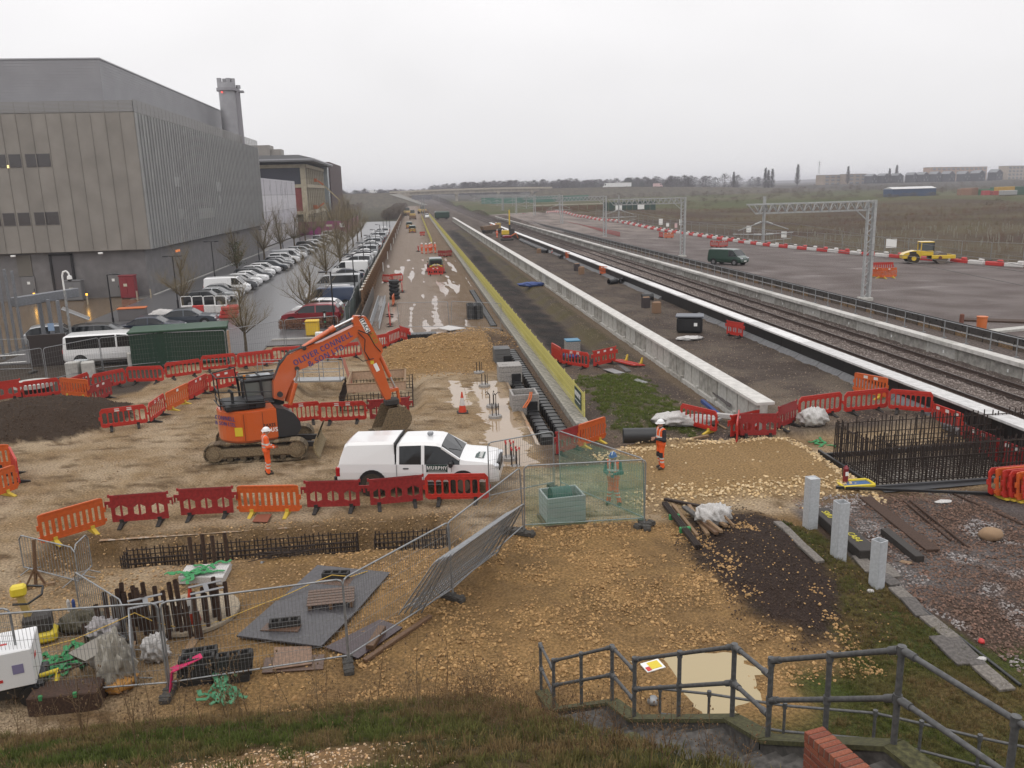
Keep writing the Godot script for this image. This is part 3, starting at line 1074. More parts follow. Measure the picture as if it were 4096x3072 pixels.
func bare_tree(label: String, at: Vector3, h: float, seed_: int, spread := 0.75, group := "bare trees in the car park", rise := 0.3) -> Node3D:
	var r := RandomNumberGenerator.new()
	r.seed = seed_
	var t := thing("bare_tree", label, "tree", at, 0.0, group)
	var tr := mb()
	var cr := mb()
	var top := h*rise
	tr.tube([V(0,-0.1,0),V(0.02, top*0.5,0.01),V(0, top, 0)], h*0.026,7, h*0.018)
	var main := 7
	for k in main:
		var a := TAU*k / main + r.randf_range(-0.3,0.3)
		var y := top*r.randf_range(0.75,1.0)
		limb(tr, r, V(0, y, 0),V(cos(a)*spread, r.randf_range(0.45,1.0), sin(a)*spread).normalized(), h*r.randf_range(0.4,0.55), h*0.0075,2, cr)
	limb(tr, r, V(0, top, 0),V(0.05,1,0.03), h*0.6, h*0.016,3, cr, 0.2,0.35)
	part(t, "trunk", tr, M("tree_bark", 0.17,0.135,0.085,0.9,0.0,0.4,2.0))
	part(t, "crown", cr, M("tree_twig", 0.21,0.165,0.09,0.9))
	return t

func street_lamp(label: String, at: Vector3, h: float, heads: int, yaw: float) -> void:
	var t := thing("lamp_post", label, "lamp post", at, yaw, "black car park lamp posts")
	var m := M("black_paint", 0.012,0.012,0.014,0.4)
	part(t, "pole", mb().cyl(Vector3.ZERO, V(0,1.0,0),0.09,0.09,8).cyl(V(0,1.0,0),V(0, h, 0),0.06,0.05,8), m)
	for s in ([-1,1] if heads == 2 else [1]):
		var hd := mb().bar(V(0, h - 0.05,0),V(s*0.35, h, 0),0.05,0.05)
		hd.lathe([W(0,0.06),W(0.2,0.05),W(0.26,0.0),W(0.2,-0.06),W(0,-0.07)], 10, Transform3D(Basis().scaled(V(1.3,1,0.8)),V(s*0.6, h, 0)))
		part(t, "lamp_head", hd, m)

func cladding(t: Node3D, called: String, n: int, w: float, h: float, o: Vector3, dx: Vector3, nrm: Vector3, ms: Array, rib: float) -> void:
	# a row of tall sheet panels with standing seams
	var bs := Basis(dx, Vector3.UP, nrm)
	var sh := mb().box(bs*V(w*0.5, h*0.5,0),V(w - 0.02, h, 0.08), bs)
	sh.box(bs*V(0.02, h*0.5, rib*0.5 + 0.04),V(0.05, h, rib), bs)
	var msh := sh.mesh()
	for i in n:
		part(t, called, msh, ms[(i*7 + i / 3) % ms.size()], o + dx*w*i)

func build_left_side() -> void:
	var asphalt := M("wet_asphalt", 0.115,0.112,0.116,0.2,0.0,0.2,0.6)
	asphalt.roughness = 0.3
	setting("car_park", mb().box(V(-16.9,0.01,-187.5),V(22.2,0.1,257.0)), asphalt)
	setting("service_road", mb().box(V(-18.6,0.005,-57.2),V(16.4,0.1,3.6)), asphalt)
	var yard := M("wet_yard", 0.21,0.145,0.085,0.22,0.0,0.4,0.3)
	setting("forecourt", mb().box(V(-47.0,0.0,-74.0),V(38.0,0.1,40.0)), yard)
	setting("kerb", mb().cbox(V(-28.0,0.06,-130.0),V(0.18,0.16,74.0),0.02), M("pale_concrete"))
	setting("footpath", mb().box(V(-28.8,0.02,-150.0),V(1.5,0.12,120.0)), M("path_paving", 0.2,0.19,0.18,0.3,0.0,0.3,0.5))
	var paint := M("white_road_paint", 0.5,0.5,0.5,0.5,0.0,0.4,1.2)
	var bay := mb().box(V(0,0,0),V(4.8,0.006,0.1)).mesh()
	var bays := thing("parking_bay_lines", "white painted bay lines across the wet car park", "road marking", V(0,0.066,0))
	bays.set_meta("kind", "structure")
	for i in 90:
		part(bays, "bay_line", bay, paint, V(-8.4,0,-64.0 - 2.65*i))
		if i > 7: part(bays, "bay_line", bay, paint, V(-20.0,0,-64.0 - 2.65*i))
	setting("kerb", mb().cbox(V(-8.0,0.09,-59.8),V(4.8,0.2,0.16),0.02), M("pale_concrete"))
	setting("paving", mb().box(V(-8.0,0.02,-58.7),V(5.0,0.12,2.0)), M("block_paving", 0.13,0.11,0.105,0.35,0.0,0.5,1.5))
	# ---------------- the big grey building
	var g1 := [M("grey_cladding", 0.285,0.262,0.235,0.55,0.25,0.12,0.05), M("grey_cladding_b", 0.27,0.248,0.222,0.55,0.25,0.12,0.05)]
	var g2 := [M("side_cladding", 0.34,0.338,0.332,0.5,0.3,0.12,0.05), M("side_cladding_b", 0.31,0.308,0.304,0.5,0.3,0.12,0.05)]
	var base := M("grey_render", 0.185,0.175,0.175,0.6,0.0,0.2,0.1)
	var b := thing("plant_building", "large windowless grey metal clad building beside the car park", "building", V(-27.5,0,-92.0))
	part(b, "ground_floor_wall", mb().box(V(-25.6,2.5,-35.4),V(49.6,5.0,69.6)), base)
	part(b, "core_wall", mb().box(V(-25.1,11.9,-35.1),V(49.9,13.7,69.9)), M("dark_backing", 0.1,0.095,0.09,0.8))
	cladding(b, "front_panel", 24,1.42,13.7,V(-34.08,5.0,0.0),V(1,0,0),V(0,0,1), g1,0.07)
	cladding(b, "side_panel", 66,1.06,13.7,V(0.0,5.0,-0.05),V(0,0,-1),V(1,0,0), g2,0.1)
	# louvred parapet screen on slim posts
	var pp := mb()
	for k in 9:
		pp.box(V(-17.0,18.8 + 0.125*k, 0.0),V(34.0,0.075,0.02))
		pp.box(V(0.0,18.8 + 0.14*k, -35.0),V(0.02,0.085,70.0))
	part(b, "parapet_screen", pp, M("parapet_mesh", 0.23,0.22,0.205,0.5,0.3))
	var pps := mb()
	for k in 24: pps.box(V(-34.08 + 1.42*k + 1.42,19.2,0.0),V(0.04,1.2,0.04))
	for k in 48: pps.box(V(0.0,19.3,-1.46*k),V(0.04,1.2,0.04))
	part(b, "parapet_post", pps, M("parapet_mesh"))
	part(b, "roof", mb().box(V(-25.0,18.78,-35.0),V(49.7,0.06,69.7)), M("roof_membrane", 0.25,0.25,0.25,0.6))
	var up := M("slate_cladding", 0.3,0.297,0.312,0.5,0.3,0.08,0.05)
	var ub := part(b, "plant_screen", mb().box(V(-24.2,21.6,-34.5),V(40.4,5.6,61.0)), up)
	var ur := mb()
	for k in 20:
		ur.box(V(-24.2,19.0 + 0.28*k, -34.5),V(40.44,0.05,61.04))
	part(ub, "ribs", ur, M("slate_rib", 0.27,0.267,0.28,0.5,0.3))
	part(ub, "roof_edge", mb().box(V(-24.2,24.44,-34.5),V(40.6,0.12,61.2)), M("edge_flashing", 0.4,0.4,0.42,0.4,0.4))
	var win := M("dark_pane", 0.07,0.065,0.066,0.15)
	for row in [[14.2,0.0], [8.45,-0.05]]:
		for x in [-13.4,-11.95,-9.2,-10.3 - 0.06,-14.8]:
			var fr := part(b, "window", mb().box(V(x, row[0], 0.06),V(1.2,1.3,0.05)), M("window_recess", 0.11,0.1,0.1,0.5))
			part(fr, "pane", mb().box(V(x, row[0], 0.09),V(1.08,1.18,0.02)), win)
	for y in [[-10.2,8.3,2.6,1.3], [-20.0,8.1,9.0,1.4], [-26.5,11.6,3.0,1.4], [-10.0,12.0,2.4,1.2], [-26.5,9.8,1.6,1.2]]:
		var fr := part(b, "window", mb().box(V(0.055, y[1], y[0]*1.3),V(0.05, y[3], y[2])), M("side_cladding_b"))
		part(fr, "pane", mb().box(V(0.085, y[1], y[0]*1.3),V(0.02, y[3] - 0.12, y[2] - 0.14)), M("dark_side_pane", 0.24,0.238,0.235,0.3))
	part(b, "lit_window_lamp", mb().box(V(-12.7,13.65,0.12),V(0.18,0.28,0.02)), lamp("warm_lamp", 0.9,0.7,0.3,1.2))
	var ddoor := M("dark_door", 0.085,0.08,0.085,0.4)
	var sd := part(b, "roller_door", mb().box(V(-9.2,2.35,-0.55),V(1.9,4.5,0.1)), ddoor)
	part(sd, "door_frame", mb().box(V(-10.25,2.4,-0.5),V(0.2,4.7,0.24)).box(V(-8.15,2.4,-0.5),V(0.2,4.7,0.24)).box(V(-9.2,4.7,-0.5),V(2.3,0.2,0.24)), M("black_paint"))
	for x in [-4.3,-12.75]:
		var dd := part(b, "door", mb().box(V(x, 1.35,-0.5),V(1.3,2.4,0.2)), M("door_grey", 0.16,0.155,0.155,0.4))
		part(dd, "notice", mb().box(V(x + 0.05,1.9,-0.38),V(0.28,0.28,0.02)), M("white_plate"))
		part(dd, "handle", mb().box(V(x + 0.5,1.2,-0.37),V(0.05,0.2,0.05)), M("black_paint"))
	part(b, "brown_louvre", mb().box(V(-12.9,3.7,-0.55),V(1.4,2.2,0.1)), M("louvre_brown", 0.13,0.118,0.1,0.6))
	for x in [-5.0,-13.6]:
		var fl := part(b, "flood_light", mb().cbox(V(x, 4.75,0.05),V(0.45,0.2,0.3),0.04), M("white_plate"))
	part(b, "warning_lamp", mb().box(V(-0.78,4.0,-13.0),V(0.1,0.25,1.8)), lamp("orange_glow", 0.8,0.22,0.05,0.7))
	# flue
	var fl := thing("flue_stack", "tall pale grey twin boiler flue rising behind the grey building", "chimney", V(-29.2,18.7,-148.0))
	part(fl, "flue", mb().cyl(Vector3.ZERO, V(0,9.6,0),1.3,1.3,24), M("flue_steel", 0.36,0.355,0.37,0.5,0.3,0.1,0.1))
	part(fl, "flue", mb().cyl(V(1.1,0,-0.9),V(1.1,8.7,-0.9),0.8,0.8,20), M("flue_steel_b", 0.26,0.25,0.265,0.5,0.3))
	for p in [W(-1.0,0.3),W(-0.3,-0.5),W(0.4,0.2),W(1.0,-0.3),W(1.7,-0.8)]:
		part(fl, "flue_tip", mb().cyl(V(p.x, 8.8, p.y),V(p.x, 10.3 if p.x < 1.5 else 9.3, p.y),0.38,0.38,10), M("flue_steel"))
	part(fl, "collar", mb().cyl(V(0,8.3,0),V(0,8.75,0),1.62,1.62,24).box(V(1.9,8.3,-0.9),V(1.2,0.3,1.0)), M("flue_steel_b"))
	part(fl, "obstruction_lamp", mb().cyl(V(-0.5,8.0,1.42),V(-0.5,8.0,1.6),0.16,0.16,8), lamp("red_lamp", 0.8,0.1,0.08,1.0))
	# ---------------- white sheeted scaffold
	var s := thing("sheeted_scaffold", "building wrapped in white scaffold sheeting behind the bare trees", "building", V(-30.0,0,-176.0))
	var sheets := [M("white_sheeting", 0.62,0.6,0.63,0.6,0.0,0.14,0.2), M("white_sheeting_b", 0.55,0.53,0.57,0.6,0.0,0.16,0.3)]
	part(s, "core_wall", mb().box(V(-10.0,6.7,-25.0),V(19.6,13.4,49.6)), M("dark_backing"))
	for row in 4:
		for k in 7:
			var y: float = 0.2 + 3.4*row
			part(s, "side_sheet", mb().box(V(0.0, y + 1.67,-3.58 - 7.15*k),V(0.1,3.34,7.1)), sheets[(row*3 + k*2) % 2])
		for k in 3:
			part(s, "front_sheet", mb().box(V(-3.3 - 6.6*k, 0.2 + 3.4*row + 1.67,0.05),V(6.55,3.34,0.1)), sheets[(row + k) % 2])
	var lap := mb()
	for k in 16:
		var hh := rng.randf_range(1.0,3.0)
		lap.box(V(0.07, rng.randf_range(2.0,12.0), rng.randf_range(-49.0,-1.0)),V(0.03, hh, 0.16))
	for k in 5: lap.box(V(0.07,6.8,-3.5 - 8.0*k),V(0.03,13.4,0.14))
	part(s, "sheet_lap", lap, M("sheet_gap", 0.2,0.19,0.21,0.7))
	# ---------------- red and cream building under construction
	var r := thing("framed_building", "cream framed building with red and dark blue infill and an overhanging roof", "building", V(-32.0,0,-267.0))
	var cream := M("cream_frame", 0.46,0.40,0.29,0.8,0.0,0.15,0.1)
	var red := M("red_board", 0.24,0.045,0.04,0.8,0.0,0.15,0.1)
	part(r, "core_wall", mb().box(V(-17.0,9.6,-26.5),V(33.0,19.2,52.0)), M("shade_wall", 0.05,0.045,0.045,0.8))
	for x in [-0.6,-14.0,-22.0]: part(r, "column", mb().box(V(x, 9.6,0.3),V(1.5,19.2,1.2)), cream)
	for y in [5.0,13.0,18.9]:
		part(r, "front_beam", mb().box(V(-17.0, y, 0.25),V(33.6,1.0,0.9)), cream)
		part(r, "side_beam", mb().box(V(0.1, y, -26.0),V(0.9,1.0,52.6)), cream)
	for k in 10:
		for y in [[9.0,7.0], [16.0,4.8], [2.3,4.4]]:
			part(r, "side_pier", mb().box(V(0.15, y[0], -3.5 - 5.2*k),V(0.5, y[1], 1.0)), cream)
	part(r, "infill_panel", mb().box(V(-7.3,15.9,0.1),V(11.8,4.8,0.5)), M("navy_board", 0.032,0.034,0.05,0.6))
	part(r, "infill_panel", mb().box(V(-18.0,15.9,0.1),V(6.4,4.8,0.5)), red)
	part(r, "infill_panel", mb().box(V(-4.0,9.0,0.1),V(5.2,7.0,0.5)), red)
	var roof := part(r, "roof", mb().prism(PackedVector2Array([W(-36,20.1),W(3.4,20.1),W(3.4,20.9),W(-1.0,22.0),W(-36,22.0)]),-56.0,4.2), M("roof_underside", 0.16,0.16,0.165,0.6))
	part(roof, "roof_edge", mb().box(V(-16.0,20.7,4.25),V(39.2,0.35,0.2)).box(V(3.5,20.7,-26.0),V(0.2,0.35,60.0)), M("edge_flashing"))
	part(roof, "plant_room", mb().box(V(-16.0,23.6,-8.0),V(11.0,3.6,8.0)).box(V(-9.0,23.0,-8.0),V(3.4,2.4,6.0)), M("grey_cladding"))
	var gl := part(r, "glazed_stair", mb().box(V(0.6,12.0,-56.0),V(2.0,16.0,5.6)), M("stair_glass", 0.34,0.38,0.39,0.25,0.2))
	var db := thing("brick_clad_block", "dark brown windowless end block beyond the cream framed building", "building", V(-31.0,0,-327.0))
	part(db, "wall", mb().box(V(-12.0,12.6,-26.0),V(26.0,19.0,52.0)), M("dark_brick_wall", 0.085,0.05,0.048,0.8,0.0,0.2,0.05))
	part(db, "base_wall", mb().box(V(-12.0,1.6,-26.0),V(25.4,3.2,51.0)), base)
	# cherry pickers
	for k in 2:
		var cp := thing("boom_lift", ["orange boom lift reaching high up the cream facade", "orange boom lift with a folded arm at the cream facade"][k], "boom lift", [V(-24.6,0,-288.0),V(-26.2,0,-281.0)][k], 0.0, "boom lifts")
		var om := M("lift_orange", 0.5,0.13,0.03,0.5)
		part(cp, "chassis", mb().cbox(V(0,0.9,0),V(2.2,1.0,4.0),0.15), om)
		for w in 4: part(cp, "wheel", mb().cyl(V(-1.1 if w % 2 else 0.8,0.5,-1.4 if w < 2 else 1.4),V(-0.8 if w % 2 else 1.1,0.5,-1.4 if w < 2 else 1.4),0.5,0.5,10), M("tyre_rubber", 0.012,0.012,0.012,0.8))
		if k == 0:
			part(cp, "boom", mb().bar(V(0,1.5,0),V(0.6,8.4,0.3),0.5,0.5).bar(V(0.6,8.4,0.3),V(-4.2,13.4,1.0),0.4,0.4), M("lift_cream", 0.4,0.33,0.2,0.5))
			part(cp, "boom_tip", mb().bar(V(-4.2,13.4,1.0),V(-6.0,14.8,1.3),0.5,0.5), om)
			part(cp, "basket", mb().box(V(-6.8,14.9,1.3),V(1.4,1.1,0.9)), om)
		else:
			part(cp, "boom", mb().bar(V(0,1.5,0),V(-2.2,7.6,0.3),0.45,0.45), M("lift_cream"))
			part(cp, "boom_tip", mb().bar(V(-2.2,7.6,0.3),V(-4.2,6.2,0.6),0.5,0.5), om)
			part(cp, "basket", mb().box(V(-4.9,6.4,0.6),V(1.3,1.2,0.9)), om)
	# magenta hoarding
	var ph := thing("magenta_hoarding", "bright magenta site hoarding with white notices beyond the parked cars", "hoarding", V(-17.4,0,-226.0))
	var mg := M("magenta_board", 0.23,0.025,0.13,0.6)
	for k in 6: part(ph, "board", mb().box(V(-1.22 - 2.44*k, 1.7,0),V(2.43,3.4,0.06)), mg if k < 4 else M("dull_magenta", 0.13,0.03,0.06,0.7))
	for k in 20: part(ph, "board", mb().box(V(0.0,1.7,-1.25 - 2.44*k),V(0.06,3.4,2.43)), M("magenta_side", 0.2,0.035,0.12,0.6))
	part(ph, "notice", mb().box(V(-1.2,2.3,0.06),V(1.3,1.1,0.03)), M("white_plate"))
	part(ph, "notice", mb().box(V(-4.6,2.3,0.06),V(1.6,0.5,0.03)), M("cream_sheet"))
	# ---------------- brown hoarding along the haul road, with green netted mesh panels before it
	var hd := thing("timber_hoarding", "long brown timber hoarding between the car park and the haul road", "hoarding", V(-4.75,0,-72.0))
	var brd := mb().box(V(0,1.0,-1.22),V(0.05,2.0,2.42)).box(V(0.06,0.25,-1.22),V(0.08,0.5,2.42)).mesh()
	var pst := mb().box(V(0.1,1.05,0),V(0.14,2.1,0.1)).mesh()
	var caps := mb().box(V(-0.02,2.04,-0.6),V(0.24,0.06,1.0)).mesh()
	var browns := [M("hoarding_ply", 0.3,0.17,0.085,0.75,0.0,0.35,0.8), M("hoarding_ply_b", 0.24,0.135,0.07,0.75,0.0,0.35,0.8)]
	for i in 130:
		part(hd, "board", brd, browns[(i*5) % 3 % 2], V(0,0,-2.44*i))
		part(hd, "post", pst, browns[1], V(0,0,-2.44*i))
		part(hd, "top_block", caps, M("pale_timber", 0.42,0.38,0.32,0.8),V(0,0,-2.44*i))
	for k in 9:
		solo("white_post", ["first", "second", "third", "fourth", "fifth", "sixth", "seventh", "eighth", "ninth"][k] + " short white marker post along the brown hoarding, counted going away", "post", mb().cbox(V(0,0.6,0),V(0.1,1.2,0.1),0.01), M("white_plate"),V(-4.3,0,-112.0 - 21.0*k),0.0, "white marker posts")
	# lamps
	var ords := ["first", "second", "third", "fourth", "fifth", "sixth", "seventh", "eighth", "ninth"]
	var pz := [-63.1,-87.2,-107.4,-126.8,-146.5,-169.3,-193.0,-220.0,-250.0]
	for k in 9: street_lamp(ords[k] + " black single headed lamp post along the brown hoarding, counted going away", V(-6.3 - 0.08*k, 0, pz[k]),4.5 if k == 0 else 4.1,1, PI)
	street_lamp("black single headed lamp post beside the white minibus", V(-24.1,0,-68.9),4.4,1,0.2)
	pz = [-79.4,-104.2,-127.6,-138.7,-165.0,-190.0,-216.0]
	for k in 7: street_lamp(ords[k] + " black twin headed lamp post before the grey building, counted going away", V([-21.9,-24.1,-26.2,-24.9,-25.0,-25.0,-25.0][k], 0, pz[k]),5.0,2,0.0)
	# security camera post
	var cc := thing("camera_post", "tall slim grey post with a white dome camera near the minibus", "camera post", V(-22.1,0,-55.5))
	part(cc, "pole", mb().cyl(Vector3.ZERO, V(0,4.6,0),0.085,0.075,10), M("weathered_galvanised"))
	part(cc, "swan_neck", mb().tube([V(0,4.6,0),V(0,5.5,0),V(0.08,5.75,0),V(0.28,5.8,0),V(0.4,5.65,0),V(0.42,5.5,0)], 0.055,8), M("white_plate"))
	part(cc, "dome", mb().lathe([W(0.0,0.22),W(0.13,0.2),W(0.15,0.05),W(0.15,-0.02)], 12, Transform3D(Basis(),V(0.42,5.3,0))), M("white_plate"))
	part(cc, "lens_dome", mb().lathe([W(0.14,0.0),W(0.12,-0.1),W(0.0,-0.15)], 12, Transform3D(Basis(),V(0.42,5.28,0))), M("black_paint"))
	# trees
	bare_tree("bare young tree beside the green container, nearest of the car park trees", on(V(-11.5,0,-56.21)),4.6,21,0.95)
	bare_tree("bare tree before the red estate car", on(V(-8.74,0,-67.61)),5.2,22,0.7)
	bare_tree("wide bare tree standing between the red and white barriers and the grey building", on(V(-20.99,0,-77.46)),5.4,23,0.8)
	bare_tree("bare tree beside the silver van along the hoarding row", on(V(-10.16,0,-96.9)),6.4,24,0.7)
	bare_tree("second bare tree beyond the silver van along the hoarding row", on(V(-10.01,0,-113.88)),6.5,25,0.7)
	for k in 5: bare_tree(ords[k] + " of the bare trees between the two car rows beyond the silver van", V(-11.5 - 0.25*k, 0,-132.0 - 18.0*k),6.6,30 + k, 0.75)
	for k in 6: bare_tree(ords[k] + " of the bare trees before the white sheeting, counted going away", V(-23.2,0,-133.6 - 17.0*k),7.2,40 + k, 0.7)
	for k in 5: bare_tree(ords[k] + " of the tall bare trees by the magenta hoarding, counted going away", V(-22.5 + 1.6*(k % 2),0,-240.0 - 12.0*k),8.5,50 + k, 0.7)
	var ivy := bare_tree("ivy clad tree beside the twin lamp post before the grey building", V(-22.4,0,-109.0),6.0,61,0.6)
	var iv := mb()
	for k in 420:
		var p := V(rng.randfn(0,0.5), rng.randf_range(1.6,4.6), rng.randfn(0,0.5))
		iv.t(p, p + V(rng.randf_range(-0.14,0.14),0.12, rng.randf_range(-0.14,0.14)), p + V(0.12, rng.randf_range(-0.1,0.1), rng.randf_range(-0.12,0.12)))
	part(ivy, "ivy", iv, M("ivy_leaf", 0.05,0.065,0.015,0.7))
	# low brown hedge under the red car
	var he := mb()
	for k in 2600:
		var p := V(rng.randf_range(-2.6,1.9), rng.randf_range(0.1,0.75), rng.randfn(0,0.28))
		if p.x > -0.9 and p.x < 0.4 and p.y > 0.35: continue
		he.t(p, p + V(rng.randf_range(-0.1,0.1),0.09, rng.randf_range(-0.1,0.1)), p + V(0.09, rng.randf_range(-0.07,0.07), rng.randf_range(-0.1,0.1)))
	solo("beech_hedge", "low russet hedge in front of the red estate car", "hedge", he, M("russet_leaf", 0.16,0.07,0.035,0.8),V(-8.0,0.05,-64.6))
	# cabinets and doors' neighbours in the yard
	cabinet("grey_cabinet", "grey steel kiosk with notices against the grey building", V(-35.2,0.05,-91.0),V(1.7,2.0,0.9), M("kiosk_grey", 0.16,0.16,0.165,0.4))
	cabinet("red_cabinet", "dark red steel cabinet against the grey building", V(-29.9,0.05,-91.2),V(1.5,2.3,0.9), M("cabinet_red", 0.2,0.022,0.03,0.4))
	for k in 4:
		var bo := thing("light_bollard", ["lit bollard nearest the dark roller door", "lit bollard between the kiosk and the grey door", "pale bollard beside the red cabinet", "pale bollard farthest past the red cabinet"][k], "bollard", [V(-38.6,0.05,-89.5),V(-32.6,0.05,-87.0),V(-28.6,0.05,-89.4),V(-27.6,0.05,-90.6)][k], 0.0, "yard bollards")
		part(bo, "post", mb().cyl(Vector3.ZERO, V(0,0.9,0),0.08,0.08,8), M("bollard_cream", 0.32,0.27,0.2,0.6))
		if k < 2:
			part(bo, "lamp", mb().cyl(V(0,0.9,0),V(0,1.08,0),0.1,0.1,8), lamp("amber_lamp", 0.95,0.45,0.06,2.2))
			var ol := OmniLight3D.new()
			ol.name = "bollard_light"
			ol.light_color = Color(1,0.75,0.35)
			ol.light_energy = 0.2
			ol.light_size = 0.1
			ol.omni_range = 12.0
			ol.shadow_enabled = true
			bo.add_child(ol)
			ol.position = V(0,1.2,0.1)

func cabinet(called: String, label: String, at: Vector3, s: Vector3, m: Material) -> void:
	var t := thing(called, label, "cabinet", at)
	part(t, "body", mb().cbox(V(0, s.y*0.5 + 0.05,0), s, 0.03), m)
	part(t, "lid", mb().cbox(V(0, s.y + 0.07,0),V(s.x + 0.12,0.1, s.z + 0.12),0.02), m)
	for k in 2: part(t, "door", mb().cbox(V((k - 0.5)*s.x*0.48, s.y*0.5, s.z*0.5 + 0.02),V(s.x*0.46, s.y*0.86,0.04),0.01), m)
	part(t, "notice", mb().box(V(-s.x*0.1, s.y*0.62, s.z*0.5 + 0.05),V(0.35,0.28,0.01)), M("cream_sheet"))

func twig_crown(seed_: int, h: float, w: float, n: int, low := 0.2, slim := false) -> MB:
	# a leafless crown: many thin slivers fanned out from the trunk
	var r := RandomNumberGenerator.new()
	r.seed = seed_
	var mb := mb()
	for i in n:
		var u := r.randf()
		var y := h*lerpf(low, 1.0, u)
		var k := (sin(PI*clampf((u*0.86 + 0.1),0,1)) if not slim else (1.0 - u*0.8)*minf(1.0, u*6.0 + 0.3))
		var a := r.randf()*TAU
		var rad := w*0.5*k*sqrt(r.randf())
		var p := V(cos(a)*rad, y, sin(a)*rad)
		var d := V(cos(a)*r.randf_range(0.2,1.0), r.randf_range(0.4,1.5)*(2.0 if slim else 1.0), sin(a)*r.randf_range(0.2,1.0)).normalized()*h*r.randf_range(0.06,0.13)
		var s := V(-sin(a),0.3, cos(a))*h*r.randf_range(0.008,0.018)
		mb.t(p - s, p + d, p + s)
	mb.cyl(Vector3.ZERO, V(0, h*0.75,0), h*0.02, h*0.006,5, false)
	return mb

func van_small(mb_body: MB, mb_dark: MB, l: float, w: float, h: float) -> void:
	mb_body.prism(PackedVector2Array([W(-l / 2,0.35),W(l / 2,0.35),W(l / 2,0.9),W(l / 2 - 0.7,1.15),W(l / 2 - 1.4, h - 0.1),W(l / 2 - 1.6, h),W(-l / 2, h)]),-w / 2, w / 2)
	for x in [-l*0.32, l*0.3]:
		for s in [-1,1]: mb_dark.cyl(V(x, 0.36, s*(w / 2 - 0.18)),V(x, 0.36, s*(w / 2 + 0.02)),0.36,0.36,10)
	mb_dark.prism(PackedVector2Array([W(l / 2 - 0.85,1.2),W(l / 2 - 0.66,1.2),W(l / 2 - 1.36, h - 0.14),W(l / 2 - 1.55, h - 0.14)]),-w / 2 + 0.1, w / 2 - 0.1)
	for s in [-1,1]: mb_dark.box(V(l / 2 - 1.9, (h + 1.2)*0.5, s*(w / 2 + 0.005)),V(0.9, (h - 1.2)*0.6,0.02))

func far_van(label: String, at: Vector3, yaw: float, l: float, h: float, m: Material, group: String) -> void:
	var b := mb()
	var d := mb()
	van_small(b, d, l, 2.0, h)
	var t := thing("distant_van", label, "van", at, yaw, group)
	part(t, "body", b, m)
	part(t, "windows_and_wheels", d, M("vehicle_dark", 0.015,0.015,0.018,0.3))

